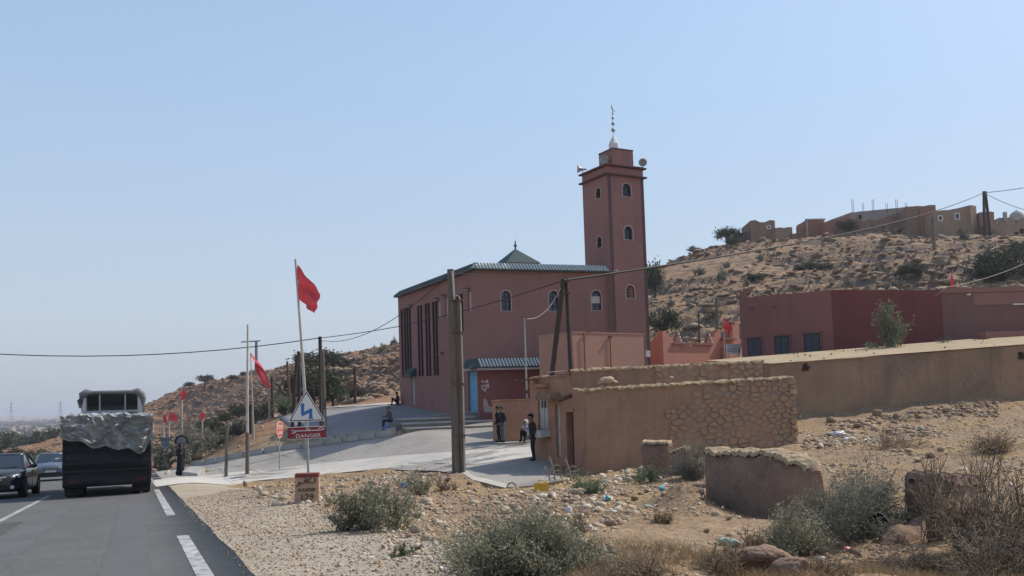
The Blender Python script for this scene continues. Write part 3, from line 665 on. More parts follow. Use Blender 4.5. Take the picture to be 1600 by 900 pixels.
mb.panel(OO, DF, NF, rect_pts(0, LFR, ZB, ZT), holes_f, 0.22)
rect_panel(mb, OO, DL, NL, (0, LLE, ZB, ZT), slits + shorts + [(bd[0], bd[1], zdoor, zdt), (sd[0], sd[1], zd2[0], zd2[1])], 0.2)
FR = DF * LFR; BK = DL * LLE
mb.add([FR + Z3 * ZB, FR + BK + Z3 * ZB, FR + BK + Z3 * ZT, FR + Z3 * ZT, BK + Z3 * ZB, BK + Z3 * ZT], [(0, 1, 2, 3), (1, 4, 5, 2)])
mb.build('wall', M['mosque'], mosque)
def pane_behind(name, O, D, Nn, pts, depth, m, parent, inset=0.0):
    b = MB(); vs = [O + D * p[0] + Z3 * p[1] - Nn * depth for p in pts]; n = len(vs)
    vs2 = [v - Nn * 0.03 for v in vs]
    f1 = tuple(range(n)); nn = (vs[1] - vs[0]).cross(vs[2] - vs[0]) if n > 2 else Nn
    b.add(vs + vs2, [f1 if nn.dot(Nn) > 0 else f1[::-1], tuple(range(n, 2 * n))] + [(i, n + i, n + (i + 1) % n, (i + 1) % n) for i in range(n)])
    return b.build(name, m, parent)
def arch_window(O, D, Nn, wd, parent, right_reveal=True, bars=2, m='pane'):
    u0, u1, v0, v1 = wd; r_ = 0.07; pts = arch_pts(u0, u1, v0, v1); out = arch_pts(u0 - r_, u1 + r_, v0 - r_ * .6, v1 + r_)
    fr = MB(); n = len(pts)
    A = [O + D * p[0] + Z3 * p[1] + Nn * 0.03 for p in out]; B = [O + D * p[0] + Z3 * p[1] + Nn * 0.03 for p in pts]; Cc = [v - Nn * 0.032 for v in A]; Dd = [v - Nn * 0.2 for v in B]
    fr.add(A + B + Cc + Dd, [q for i in range(n) for j in ((i + 1) % n,) for q in ((i, j, n + j, n + i), (2 * n + i, 2 * n + j, j, i), (n + i, n + j, 3 * n + j, 3 * n + i))])
    wo = fr.build('window', M['cream'], parent)
    pane_behind('pane', O, D, Nn, pts, 0.17, M[m], wo)
    b = MB()
    for k in range(1, bars):
        u = u0 + (u1 - u0) * k / bars; b.tube([O + D * u + Z3 * v0 - Nn * .13, O + D * u + Z3 * (v1 - 0.05) - Nn * .13], 0.014, 4)
    for k in range(1, 4):
        v = v0 + (v1 - v0) * k / 4.2; b.tube([O + D * u0 + Z3 * v - Nn * .13, O + D * u1 + Z3 * v - Nn * .13], 0.012, 4)
    b.build('window_bar', M['black_plastic'], wo)
    return wo
for i, w_ in enumerate(fw):
    wo = arch_window(OO, DF, NF, w_, mosque)
    if i == 2:
        u0, u1, v0, v1 = w_; pane_behind('blind', OO, DF, NF, rect_pts(u0 + .02, u1 - .02, v0 + .45, v1 - .35), 0.10, M['white_worn'], wo)
for s_ in slits: pane_behind('slit_window', OO, DL, NL, rect_pts(*s_), 0.05, M['slit'], mosque)
for k, s_ in enumerate(shorts):
    o = pane_behind('narrow_window', OO, DL, NL, rect_pts(*s_), 0.08 if k in (0, 1, 4) else 0.13, M['cream'] if k in (0, 1, 4) else M['slit'], mosque)
def wall_lamp(px, py, D, Nn, parent, name='wall_lamp'):
    u, v = loc_u(px, py, D); p = D * u + Z3 * v
    b = MB(); b.box(p + Nn * 0.14 + Z3 * 0.03, (0.34, 0.3, 0.05), math.atan2(D.y, D.x)); b.box(p + Nn * 0.03 - Z3 * .04, (0.1, 0.07, 0.16), math.atan2(D.y, D.x))
    o = b.build(name, M['band'], parent); b = MB(); b.box(p + Nn * 0.15 - Z3 * 0.03, (0.24, 0.2, 0.07), math.atan2(D.y, D.x)); b.build('lamp_shade', M['cream'], o)
for x, y in [(643, 478), (684.5, 467), (695.5, 462), (733, 452), (691.5, 552)]: wall_lamp(x, y, DL, NL, mosque)
# doors
b = MB(); uL = (bd[0] + bd[1]) / 2
for a0, a1 in ((bd[0] + .02, uL - .012), (uL + .012, bd[1] - .02)):
    leaf = pane_behind('blue_door', OO, DL, NL, rect_pts(a0, a1, zdoor + .02, zdt - .02), 0.1, M['blue_door'], mosque)
    for vv in (0.25, 0.55, 0.85):
        r_ = MB(); r_.box(DL * (a0 + a1) / 2 + Z3 * (zdoor + (zdt - zdoor) * vv) - NL * .09, (a1 - a0 - .1, 0.03, 0.05), math.atan2(DL.y, DL.x)); r_.build('rail', M['blue_door'], leaf)
pane_behind('side_door', OO, DL, NL, rect_pts(sd[0], sd[1], zd2[0], zd2[1]), 0.06, M['grey_door'], mosque)
# red painted lower wall, 4 mm proud
b = MB(); zl = loc_u(800, 574, DF)[1]
b.panel(NF * 0.006, DF, NF, rect_pts(0.004, LFR - 0.02, ZB, zl)); b.build('painted_dado', M['mosque_low'], mosque)
# roof edge: sloping tiled eaves round the two visible sides, parapet and flat roof
def tiled(parent, O, D, Nn, L, z0, z1, out, inn, pitch, m, m2, name='tile_course', ridge=0.045):
    sl = MB(); n = max(1, int(L / pitch))
    a = O + Nn * out + Z3 * z0; bq = O - Nn * inn + Z3 * z1
    sl.add([a, a + D * L, bq + D * L, bq, a - Z3 * .1, a + D * L - Z3 * .1, O - Nn * .02 + D * L + Z3 * (z0 - .1), O - Nn * .02 + Z3 * (z0 - .1)], [(0, 1, 2, 3), (4, 5, 1, 0), (4, 7, 6, 5), (1, 5, 6, 2), (0, 3, 7, 4)])
    base = sl.build('tiled_eave', m2, parent)
    tb = MB(); up = (bq - a); ln = up.length; un = up.normalized(); nrm = D.cross(un) if D.cross(un).z > 0 else un.cross(D)
    for k in range(n):
        c = a + D * (pitch * (k + .5)); ring = [(-.5, 0), (-.32, .8), (0, 1.1), (.32, .8), (.5, 0)]
        vs = [c + D * (x * pitch * .62) + nrm * (y * ridge) - un * .03 for x, y in ring] + [c + D * (x * pitch * .62) + nrm * (y * ridge) + un * (ln - .02) for x, y in ring]
        tb.add(vs, [(i, i + 1, 6 + i, 5 + i) for i in range(4)] + [(4, 3, 2, 1, 0)], True)
    t = tb.build(name, m, base); t['kind'] = 'stuff'
    return base
zE0 = loc_u(800, 421, DF)[1] ; zE1 = zE0 + 0.38
tiled(mosque, OO - DL * 0 + DF * 0.0, DF, NF, LFR - 1.35, zE0, zE1, 0.32, 0.18, 0.2, M['tile_pale'], M['tile_dark'])
tiled(mosque, DL * LLE, -DL, NL, LLE, zE0, zE1, 0.32, 0.18, 0.12, M['tile_dark'], M['tile_dark'])
cb = MB(); o1 = NF * 0.32 + NL * 0.32; cb.add([NF * .32 + Z3 * zE0, o1 * 1.0 + Z3 * zE0, NL * .32 + Z3 * zE0, -NF * .18 + Z3 * zE1, -NL * .18 + Z3 * zE1, NF * .3 + Z3 * (zE0 - .1), o1 + Z3 * (zE0 - .1), NL * .3 + Z3 * (zE0 - .1), OO + Z3 * (zE0 + .35)], [(0, 3, 8), (0, 8, 1), (1, 8, 2), (8, 4, 2), (0, 1, 6, 5), (1, 2, 7, 6), (3, 4, 8)]); cb.build('eave_corner', M['tile_dark'], mosque)
cr = MB(); fl = [OO - NF * .17 - NL * .17, FR - NF * .17, FR + BK, BK - NL * .17]
cr.prism([(p.x, p.y) for p in fl], ZT - .4, zE1 - .03); cr.build('roof', M['concrete'], mosque)
# pyramid roof over the lantern of the prayer hall, with its finial
pc = P(806, 408, 61.5) - C0; pc.z = zE1
hw = 1.12; zt = P(803, 388, 61.5).z - 0.05; zb_ = zt - 1.15
bx = [pc + DF * (sx * hw) + DL * (sy * hw) for sx, sy in ((-1, -1), (1, -1), (1, 1), (-1, 1))]
b = MB(); b.prism([(p.x, p.y) for p in bx], zE1 - .1, zb_ + .05); b.build('lantern_wall', M['mosque'], mosque)
ap = Vector((pc.x, pc.y, zt)); pr = MB(); e_ = [Vector((p.x, p.y, zb_)) + (p - pc) * .12 for p in bx]
pr.add(e_ + [ap], [(0, 1, 4), (1, 2, 4), (2, 3, 4), (3, 0, 4), (3, 2, 1, 0)]); pyr = pr.build('pyramid_roof', M['tile_dark'], mosque)
tb = MB()
for q0, q1 in ((0, 1), (3, 0), (1, 2)):
    for k in range(1, 20):
        f = k / 20; p0 = e_[q0].lerp(e_[q1], f); t = 1 - abs(2 * f - 1); p1 = p0 + (ap - e_[q0].lerp(e_[q1], .5)) * t
        if (p1 - p0).length > .1: tb.tube([p0, p1], 0.035, 4, True, False)
t_ = tb.build('tile_course', M['tile'], pyr); t_['kind'] = 'stuff'
b = MB(); b.lathe([(0.0, -.05), (0.06, 0), (0.05, .12), (.11, .2), (.12, .27), (.06, .34), (.03, .42), (.07, .47), (.03, .53), (.012, .6), (0, .78)], ap, seg=8); b.build('finial', M['tile_dark'], mosque)
# canopy round the corner above the doors
zc0 = loc_u(800, 572, DF)[1]; zc1 = zc0 + 0.46; LCF = loc_u(897, 565, DF)[0]; LCL = loc_u(731, 570, DL)[0]
tiled(mosque, OO, DF, NF, LCF, zc0, zc1, 0.55, -0.01, 0.2, M['tile_pale'], M['tile_dark'])
tiled(mosque, DL * LCL, -DL, NL, LCL, zc0, zc1, 0.5, -0.01, 0.12, M['tile_dark'], M['tile_dark'])
cb = MB(); o1 = NF * 0.55 + NL * 0.5; cb.add([NF * .55 + Z3 * zc0, o1 + Z3 * zc0, NL * .5 + Z3 * zc0, OO + Z3 * (zc1), NF * .55 + Z3 * (zc0 - .1), o1 + Z3 * (zc0 - .1), NL * .5 + Z3 * (zc0 - .1), OO + Z3 * (zc0 - .1)], [(0, 3, 1), (1, 3, 2), (0, 1, 5, 4), (1, 2, 6, 5), (4, 5, 6, 7)]); cb.build('eave_corner', M['tile_dark'], mosque)
cb = MB()
cb.box(DF * (LCF / 2 + .2) + NF * .3 + Z3 * (zc0 - .17), (LCF + .75, .5, .11), math.atan2(DF.y, DF.x)); cb.box(DL * (LCL / 2) + NL * .27 + Z3 * (zc0 - .17), (LCL, .45, .112), math.atan2(DL.y, DL.x)); cb.build('canopy_ledge', M['cream'], mosque)
# small green hood over the side door
uh = sum(sd) / 2; tiled(mosque, DL * (uh + .75), -DL, NL, 1.5, zd2[1] + .1, zd2[1] + .55, .45, -.01, .12, M['tile_dark'], M['tile_dark'])
# white painted writing on the red wall
b = MB(); u_, v_ = loc_u(757.5, 604, DF)
ln = [[(-.22, .30), (-.12, .26), (-.02, .30), (.06, .26)], [(.1, .38), (.1, .22)], [(.17, .40), (.18, .22), (.24, .22)], [(-.16, .38), (-.13, .36)], [(-.2, .08), (-.1, .02), (0, .06), (.08, .02), (.2, .08)], [(.14, .16), (.15, .0)], [(-.2, -.04), (-.14, -.14), (0, -.16), (.1, -.1), (.08, -.02)], [(0, .14), (.04, .13)], [(-.08, -.24), (.06, -.26)], [(.22, .14), (.24, 0), (.18, -.06)]]
wr = strokes(MB(), [[(p[0], p[1]) for p in l] for l in ln], 0.045, 0, .004).build('painted_writing', M['white'], mosque, DF * u_ + Z3 * v_ + NF * 0.012); wr.rotation_euler = (0, 0, math.atan2(DF.y, DF.x))
# worn pale patch beside the door foot
pane_behind('plaster_patch', NF * .045, DF, NF, [(.35, zdoor - .02), (1.0, zdoor - .05), (.9, zdoor + .25), (.62, zdoor + .35), (.5, zdoor + .7), (.32, zdoor + .8), (.28, zdoor + .3)], .02, M['cream'], mosque)

# ------------------------------------------------------------------ minaret
AM = R(29); MF = dirv(AM); MLd = Vector((-MF.y, MF.x, 0)); MN = Vector((MF.y, -MF.x, 0)); MNL = -MF
K0 = P(957, 500, 54.6); K0.z = 0
MW = wall_u(1012, 450, K0, MF)[0]; MD = 2.75
zM = wall_u(985, 262, K0, MF)[1]; zM0 = -0.5
minaret = thing('minaret', 'tall square dark pink minaret with arched windows and a white finial', 'minaret', K0)
wins = [arch_at(979, 297, MF, 12.5, 19, K0), arch_at(981.5, 364, MF, 12, 20, K0), arch_at(984.5, 456, MF, 12.5, 20, K0)]
winl = []
for x, y in ((935, 301), (937, 378)):
    a = wall_u(x - 3.2, y + 10, K0, MLd); b = wall_u(x + 3.2, y - 9, K0, MLd); winl.append((min(a[0], b[0]), max(a[0], b[0]), a[1], b[1]))
b = MB()
b.panel(OO, MF, MN, rect_pts(0, MW, zM0, zM), [arch_pts(*w_) for w_ in wins], .2)
b.panel(OO, MLd, MNL, rect_pts(0, MD, zM0, zM), [arch_pts(*w_) for w_ in winl], .2)
fr = MF * MW; bk = MLd * MD
b.add([fr + Z3 * zM0, fr + bk + Z3 * zM0, fr + bk + Z3 * zM, fr + Z3 * zM, bk + Z3 * zM0, bk + Z3 * zM], [(0, 1, 2, 3), (1, 4, 5, 2)])
b.build('wall', M['mosque'], minaret)
for w_ in wins: arch_window(OO, MF, MN, w_, minaret)
for w_ in winl: arch_window(OO, MLd, MNL, w_, minaret)
b = MB(); ang = math.atan2(MF.y, MF.x)
for c, dx, dy in ((MF * .02, .3, .03), ):
    b.box(MF * .15 + MN * .012 + Z3 * ((zM + zM0) / 2 - .3), (.22, .03, zM - zM0 - .7), ang)
b.box(MF * (MW - .11) + MN * .012 + Z3 * ((zM + zM0) / 2 - .3), (.2, .03, zM - zM0 - .7), ang)
b.build('corner_band', M['band'], minaret)
def ledge(z, h, out, nm='cornice'):
    b = MB(); c = MF * MW / 2 + MLd * MD / 2 + Z3 * z; b.box(c, (MW + 2 * out, MD + 2 * out, h), ang); return b.build(nm, M['cornice'], minaret)
zc = wall_u(985, 276, K0, MF)[1]
ledge(zc, .09, .18); ledge(zM, .09, .17)
b = MB(); b.box(MF * MW / 2 + MLd * MD / 2 + Z3 * (zM + .03), (MW, MD, .2), ang); b.build('roof', M['mosque'], minaret)
LW = MW * .56; LD = 1.55; LO = MF * (MW * .33) + MLd * (.55); zL = wall_u(970, 233, K0 + LO, MF)[1]
b = MB(); b.box(LO + MF * LW / 2 + MLd * LD / 2 + Z3 * ((zM + zL) / 2), (LW, LD, zL - zM), ang); b.build('lantern', M['mosque'], minaret)
b = MB(); b.box(LO + MF * LW / 2 + MLd * LD / 2 + Z3 * zL, (LW + .05, LD + .05, .07), ang); b.build('cornice', M['cornice'], minaret)
lc = LO + MF * (LW * .42) + MLd * LD / 2 + Z3 * (zL + .03)
b = MB(); b.lathe([(.33, 0), (.33, .5), (.3, .56), (.17, .82), (.05, 1.05), (.02, 1.1)], lc, seg=8, smooth=False); b.build('white_cap', M['white'], minaret)
rod = MB(); rod.tube([lc + Z3 * 1.0, lc + Z3 * 2.75], .018, 6); fin = rod.build('finial', M['galv'], minaret)
for h_, r_ in ((1.42, .14), (1.84, .115), (2.2, .09), (2.5, .07)):
    q = MB(); q.ball(lc + Z3 * h_, r_, 12, 8); q.build('finial_ball', M['galv'], fin)
cr = MB(); pts = [lc + Z3 * (2.95 + .26 * math.sin(a)) + MF * (.20 + .26 * math.cos(a)) for a in [R(130 + 165 * k / 14) for k in range(15)]]
cr.tube(pts, [.008 + .035 * math.sin(math.pi * k / 14) for k in range(15)], 6); cr.build('crescent', M['galv'], fin)
def horn(p, d, parent, r=.3):
    d = d.normalized(); b = MB(); prof = [(.05, -.35), (.07, -.28), (.06, -.15), (.12, 0), (r * .8, .16), (r, .22)]
    q = d.to_track_quat('Z', 'Y').to_matrix(); vs0 = len(b.v); b.lathe(prof + [(r - .015, .22), (r * .75, .15), (.1, 0), (.0, -.04)], (0, 0, 0), seg=16)
    b.v = [tuple(q @ Vector(v) + p) for v in b.v]
    b.tube([p - d * .1, p - d * .1 - Z3 * .32], .03, 6)
    return b.build('loudspeaker', M['galv'], parent)
horn(MF * (-.12) + MLd * (MD - .1) + Z3 * (zM + .36), Vector((-1, -.05, .05)), minaret, .27)
horn(MF * (MW - .02) + MN * .05 + Z3 * (zM + .36), Vector((-.15, -1, .02)), minaret, .27)
horn(LO - MF * .2 + MLd * (LD * .35) + Z3 * (zM + .62), Vector((-.45, -.85, .0)), minaret, .3)
# plaster box and small meter box at the foot
b = MB(); b.box(MF * (MW - .25) + MN * .06 + Z3 * (wall_u(1005, 553, K0, MF)[1]), (.3, .12, .4), ang); b.build('meter_box', M['white'], minaret)

# ------------------------------------------------------------------ other pink buildings
def room(name, label, cat, corner_px, Yc, right_px, ang_r, left_px, ang_l, top_py, depth, m, m_left=None, zbot=-1.0, holes=None):
    """a flat roofed room from its nearest corner; front runs right at ang_r, side runs left at ang_l"""
    O = P(corner_px, top_py, Yc); zt_ = O.z; O.z = 0
    Dr = dirv(ang_r); Dl = dirv(ang_l)
    Lr = wall_u(right_px, top_py, O, Dr)[0]; Ll = wall_u(left_px, top_py, O, Dl)[0] if left_px is not None else depth
    t = thing(name, label, cat, O); return t, O, Dr, Dl, Lr, Ll, zt_
t, O, Dr, Dl, Lr, Ll, zt_ = room('low_room', 'plain orange plastered room with stained base standing against the minaret', 'room', 895, 46.5, 1005, R(38), None, R(120), 519.5, 3.0, None)
b = MB(); b.box(Dr * Lr / 2 + Vector((-Dr.y, Dr.x, 0)) * 1.4 + Z3 * (zt_ - 2.6), (Lr, 2.8, 5.2), R(38), 1, .01); b.build('wall', M['orange'], t)
b = MB(); b.box(Dr * Lr / 2 + Vector((-Dr.y, Dr.x, 0)) * 1.4 + Z3 * (zt_ + .02), (Lr + .04, 2.84, .07), R(38)); b.build('roof_edge', M['orange'], t)
b = MB(); nr = Vector((Dr.y, -Dr.x, 0))
u_ = Lr * .14; b.tube([Dr * u_ + nr * .06 + Z3 * (zt_ - 3), Dr * u_ + nr * .06 + Z3 * (zt_ - .05), Dr * (u_ + .55) + nr * .06 + Z3 * (zt_ + .1)], .03, 6); b.build('pipe', M['rust'], t)
b = MB(); u_ = Lr * .5; b.tube([Dr * u_ + nr * .05 + Z3 * (zt_ - 3), Dr * u_ + nr * .05 + Z3 * (zt_ - .2)], .025, 6); b.box(Dr * u_ + nr * .08 + Z3 * (zt_ - .2), (.2, .12, .1), R(38)); b.build('pipe', M['rust'], t)
# salmon wall with stepped merlons
O = P(1036, 540, 58); zt_ = P(1090, 534, 58.8).z; O.z = 0; D = dirv(R(40)); nr = Vector((D.y, -D.x, 0)); Lw = wall_u(1156, 540, O, D)[0]
wl = thing('courtyard_wall', 'salmon pink courtyard wall with stepped white topped merlons', 'wall', O)
def uu(px): return wall_u(px, 540, O, D)[0]
def vv(py, px=1090): return wall_u(px, py, O, D)[1]
prof = [(0, -1)] + [(0, vv(517, 1036))] + [(uu(1041), vv(517, 1040)), (uu(1041), vv(521, 1041)), (uu(1046), vv(521, 1046)), (uu(1046), vv(526, 1046)), (uu(1050), vv(526, 1050)), (uu(1050), zt_), (uu(1113), zt_), (uu(1113), vv(526, 1113)), (uu(1118), vv(526, 1118)), (uu(1118), vv(519, 1118)), (uu(1122), vv(519, 1122)), (uu(1122), vv(515, 1125)), (uu(1127), vv(515, 1127)), (uu(1127), vv(531, 1130)), (uu(1146), vv(531, 1146)), (uu(1146), vv(508, 1146)), (uu(1150), vv(508, 1150)), (uu(1150), vv(502, 1152)), (Lw, vv(502, 1156)), (Lw, -1)]
b = MB(); n = len(prof); fa = [D * p[0] + Z3 * p[1] for p in prof]; bb = [v - nr * .28 for v in fa]
tr = tessellate_polygon([[Vector((p[0], p[1], 0)) for p in prof]])
b.add(fa, [q if (fa[q[1]] - fa[q[0]]).cross(fa[q[2]] - fa[q[0]]).dot(nr) > 0 else q[::-1] for q in tr]); b.add(fa + bb, [(i, (i + 1) % n, n + (i + 1) % n, n + i) for i in range(n)]); b.add(bb, [q[::-1] for q in tr]); b.build('wall', M['pink'], wl)
rz_ = R(40)
for pc_ in (1060.5, 1109):
    u0 = uu(pc_); m_ = MB()
    for k, (w2, h2) in enumerate(((.62, .22), (.4, .22), (.18, .24))): m_.box(D * u0 - nr * .1 + Z3 * (zt_ + .12 + .22 * k), (w2, .2, h2), rz_)
    mo = m_.build('merlon', M['redp'], wl)
    for k, w2 in enumerate((.62, .4, .18)):
        q = MB(); q.box(D * (u0 + w2 / 2 - .03) - nr * .1 + Z3 * (zt_ + .13 + .22 * k), (.11, .22, .17), rz_); q.build('merlon_step', M['white'], mo)
b = MB(); b.box(D * ((uu(1050) + uu(1113)) / 2) + nr * .04 + Z3 * (zt_ - .06), (uu(1113) - uu(1050), .14, .13), rz_); b.build('coping', M['redp'], wl)
b = MB(); pl_ = D * uu(1063) + Z3 * vv(542, 1063); b.tube([pl_, pl_ + nr * .7 + Z3 * .05], .025, 6); b.box(pl_ + nr * .75 + Z3 * .03, (.22, .3, .1), rz_); b.build('wall_lamp', M['cream'], wl)
b = MB(); b.box(D * uu(1136) + nr * .13 + Z3 * (vv(531, 1136) + .05), (uu(1146) - uu(1125), .28, .13), rz_); b.build('ledge', M['redp'], wl)
b = MB(); b.box(D * uu(1128.5) + nr * .22 + Z3 * (vv(565, 1128)), (.34, .4, 2.0), rz_); b.build('pier', M['pink'], wl)
# short return wall left of it, stepping down to the minaret
b = MB(); O2 = P(1036, 540, 58); O2.z = 0; D2 = (P(1015, 540, 60.3) - O2); D2.z = 0; L2 = D2.length; D2.normalize()
st = thing('stepped_return_wall', 'short burnt orange wall stepping up from the minaret to the salmon wall', 'wall', O2)
zz = [P(1030, y, 59).z for y in (521, 526, 531, 535)]
for k in range(4): b.box(D2 * (L2 * (k + .5) / 4 + .13) + Z3 * (zz[k] / 2 - .5), (L2 / 4 - .004, .24, zz[k] + 1), math.atan2(D2.y, D2.x))
b.build('wall', M['pink'], st)
# signboard in front of the wall
sg = P(1146, 545.5, 56.5); t = thing('notice_board', 'white notice board with grey printed lines before the salmon wall', 'sign', (sg.x, sg.y, gz(sg.x, sg.y)), R(12))
hz = sg.z - gz(sg.x, sg.y); b = MB(); b.box((0, 0, hz), (.98, .04, .62)); b.build('board', M['sign_white'], t)
b = MB()
for k in range(5): b.box((-.36 + .09 * k + random.uniform(-.01, .01), -.022, hz + .22), (.055, .006, .05))
for k in range(3): b.box((.12 + .1 * k, -.022, hz + .22), (.06, .006, .05))
for r_ in range(4):
    for k in range(9): b.box((-.4 + .075 * k, -.022, hz + .08 - .08 * r_), (.06, .006, .035))
b.box((.38, -.022, hz - .06), (.12, .006, .3)); b.build('lettering', M['sign_back'], t)['kind'] = 'stuff'
for x in (-.35, .35): b = MB(); b.tube([(x, .03, -.3), (x, .03, hz - .25)], .03, 6); b.build('post', M['galv'], t)
# big dark red building
Ok = P(1298, 453, 52); ztk = Ok.z; Ok.z = 0
DLk = (P(1155, 466, 55.3) - Ok); DLk.z = 0; LLk = DLk.length; DLk.normalize(); zlt = P(1155, 466, 55.3).z
DRk = dirv(R(15)); LRk = wall_u(1470, 453, Ok, DRk)[0]
red = thing('red_building', 'dark red flat roofed building with three shuttered windows above the earth roof', 'building', Ok)
NLk = Vector((-DLk.y, DLk.x, 0)); NLk = NLk if NLk.y < 0 else -NLk; NRk = Vector((DRk.y, -DRk.x, 0))
wk = []
for x0, x1, y0, y1 in ((1168.5, 1188.5, 527.5, 556), (1210.5, 1232.5, 524, 556), (1257, 1281, 520.5, 556)):
    a = wall_u(x0, y1, Ok, DLk); c = wall_u(x1, y0, Ok, DLk); wk.append((min(a[0], c[0]), max(a[0], c[0]), a[1], c[1]))
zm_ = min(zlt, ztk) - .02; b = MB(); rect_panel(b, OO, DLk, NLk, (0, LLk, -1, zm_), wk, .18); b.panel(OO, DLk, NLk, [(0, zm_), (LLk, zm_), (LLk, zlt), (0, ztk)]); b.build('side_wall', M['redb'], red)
for w_ in wk:
    wo = pane_behind('window', OO, DLk, NLk, rect_pts(*w_), .1, M['blue_grey'], red)
    b = MB(); um = (w_[0] + w_[1]) / 2
    for u0, u1 in ((w_[0], um), (um, w_[1])): b.box(DLk * ((u0 + u1) / 2) + Z3 * ((w_[2] + w_[3]) / 2) - NLk * .075, ((u1 - u0) * .72, .03, (w_[3] - w_[2]) * .86), math.atan2(DLk.y, DLk.x))
    b.build('shutter', M['blue_grey'], wo)
    b = MB(); b.box(DLk * um + NLk * .025 + Z3 * (w_[3] + .06), (w_[1] - w_[0] + .3, .07, .1), math.atan2(DLk.y, DLk.x)); b.box(DLk * (w_[0] - .07) + NLk * .02 + Z3 * ((w_[2] + w_[3]) / 2 + .1), (.1, .06, w_[3] - w_[2]), math.atan2(DLk.y, DLk.x)); b.build('window_frame', M['redg'], wo)
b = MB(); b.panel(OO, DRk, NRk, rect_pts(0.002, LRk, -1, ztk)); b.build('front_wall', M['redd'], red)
b = MB(); pl = [OO - NRk * .35 - NLk * .35, DRk * LRk - NRk * .35, DRk * LRk + Vector((0, 3.2, 0)), DLk * LLk + Vector((1.2, 2.2, 0)), DLk * LLk - NLk * .35]
b.prism([(p.x, p.y) for p in pl], -1, [ztk - .12, ztk - .12, ztk - .12, zlt - .12, zlt - .12]); b.build('roof', M['redb'], red)
for x, y in ((1176, 481), (1211, 478.5)):
    u_, v_ = wall_u(x, y, Ok, DLk); b = MB(); b.tube([DLk * u_ + Z3 * v_, DLk * u_ + NLk * .5 + Z3 * (v_ - .06)], .07, 8); b.build('rain_spout', M['redg'], red)
b = MB(); u_, v_ = wall_u(1157, 463, Ok, DLk); b.box(DLk * (u_ - .1) - NLk * .2 + Z3 * (v_ + .05), (.3, .3, .5), .3); b.build('chimney_stub', M['redb'], red)
O3 = P(1470, 452, 54.1); z3 = P(1470, 451, 54.1).z; O3.z = 0; D3 = dirv(R(4)); N3 = Vector((D3.y, -D3.x, 0)); L3 = 13.0
an = thing('weathered_annex', 'weathered brownish red annex at the right end of the dark red building', 'building', O3)
b = MB(); b.box(D3 * L3 / 2 - N3 * 3.5 + Z3 * (z3 / 2 - .5), (L3, 7, z3 + 1), R(4)); b.build('wall', M['redg'], an)
b = MB(); b.box(D3 * L3 / 2 + N3 * .02 + Z3 * (z3 - .13), (L3 + .06, .1, .3), R(4)); b.build('parapet', M['redp'], an)
u0 = wall_u(1520, 470, O3, D3)[0]; v0 = wall_u(1520, 477, O3, D3)[1]
b = MB(); b.panel(N3 * .02, D3, N3, rect_pts(u0, L3 - .02, v0, z3 - .3)); b.build('repaired_panel', M['redp'], an)
for x, y, ln_ in ((1512, 460.5, .22), (1592, 475.5, .9)):
    u_, v_ = wall_u(x, y, O3, D3); b = MB(); b.box(D3 * u_ + N3 * .1 + Z3 * v_, (ln_, .12, .09), R(4)); b.build('rain_spout', M['white'], an)
O4 = P(1538, 518, 51.3); z4 = O4.z; O4.z = 0; tb_ = thing('parapet_wall', 'low pink parapet wall in front of the weathered annex', 'wall', O4)
b = MB(); b.box((5, 1.0, z4 / 2 - .5), (10, .3, z4 + 1), R(8)); b.box((.05, .6, z4 / 2 - .5), (.28, 1.4, z4 + .99), R(8)); b.build('wall', M['redp'], tb_)
# ------------------------------------------------------------------ rocks shapes (shared meshes)
def rock_mesh(seed, sub=1, sc=(1, .8, .6), rough=0.28):
    rr = random.Random(seed); bm = bmesh.new(); bmesh.ops.create_icosphere(bm, subdivisions=sub, radius=0.5)
    cuts = [Vector((rr.uniform(-1, 1), rr.uniform(-1, 1), rr.uniform(-1, 1))).normalized() for _ in range(5)]; ds = [rr.uniform(.26, .42) for _ in cuts]
    for v in bm.verts:
        v.co *= 1 + rr.uniform(-rough, rough)
        for c, d in zip(cuts, ds):
            k = v.co.dot(c)
            if k > d: v.co -= c * (k - d)
        v.co = Vector((v.co.x * sc[0], v.co.y * sc[1], v.co.z * sc[2]))
    bmesh.ops.triangulate(bm, faces=bm.faces)
    V = np.array([v.co[:] for v in bm.verts]); bm.verts.index_update(); Fc = np.array([[v.index for v in f.verts] for f in bm.faces]); bm.free()
    return V, Fc
ROCKS = [rock_mesh(k, 1, (1, random.uniform(.65, 1), random.uniform(.45, .8))) for k in range(14)]
ROCKS2 = [rock_mesh(40 + k, 2, (1, random.uniform(.65, 1), random.uniform(.5, .8)), 0.10) for k in range(6)]
def rock_data(k, m, big=False):
    key = 'r%d%s%d' % (k, m, big)
    if key not in _rd:
        me = np_mesh('stone', *(ROCKS2 if big else ROCKS)[k]); me.materials.append(M[m]); _rd[key] = me
    return _rd[key]
_rd = {}
def batch_rocks(name, XY, sizes, m, parent=None, Z=None, flat=1.0, sink=0.25, shapes=ROCKS, tilt=0.4):
    VV = []; FF = []; b = 0
    if Z is None: Z = gzn(XY[:, 0], XY[:, 1])
    for i in range(len(XY)):
        V, Fc = shapes[i % len(shapes)]; s = sizes[i]
        a = RNG.uniform(0, 6.28); t = RNG.normal(0, tilt); ca, sa, ct, st = math.cos(a), math.sin(a), math.cos(t), math.sin(t)
        v = V * s * np.array([1, 1, flat]); v = v @ np.array([[1, 0, 0], [0, ct, st], [0, -st, ct]]); v = v @ np.array([[ca, sa, 0], [-sa, ca, 0], [0, 0, 1]])
        VV.append(v + np.array([XY[i, 0], XY[i, 1], Z[i] + s * flat * (0.28 - sink)])); FF.append(Fc + b); b += len(V)
    me = np_mesh(name, np.concatenate(VV), np.concatenate(FF)); me.materials.append(m)
    return tag(link(name, me, parent), kind='stuff')
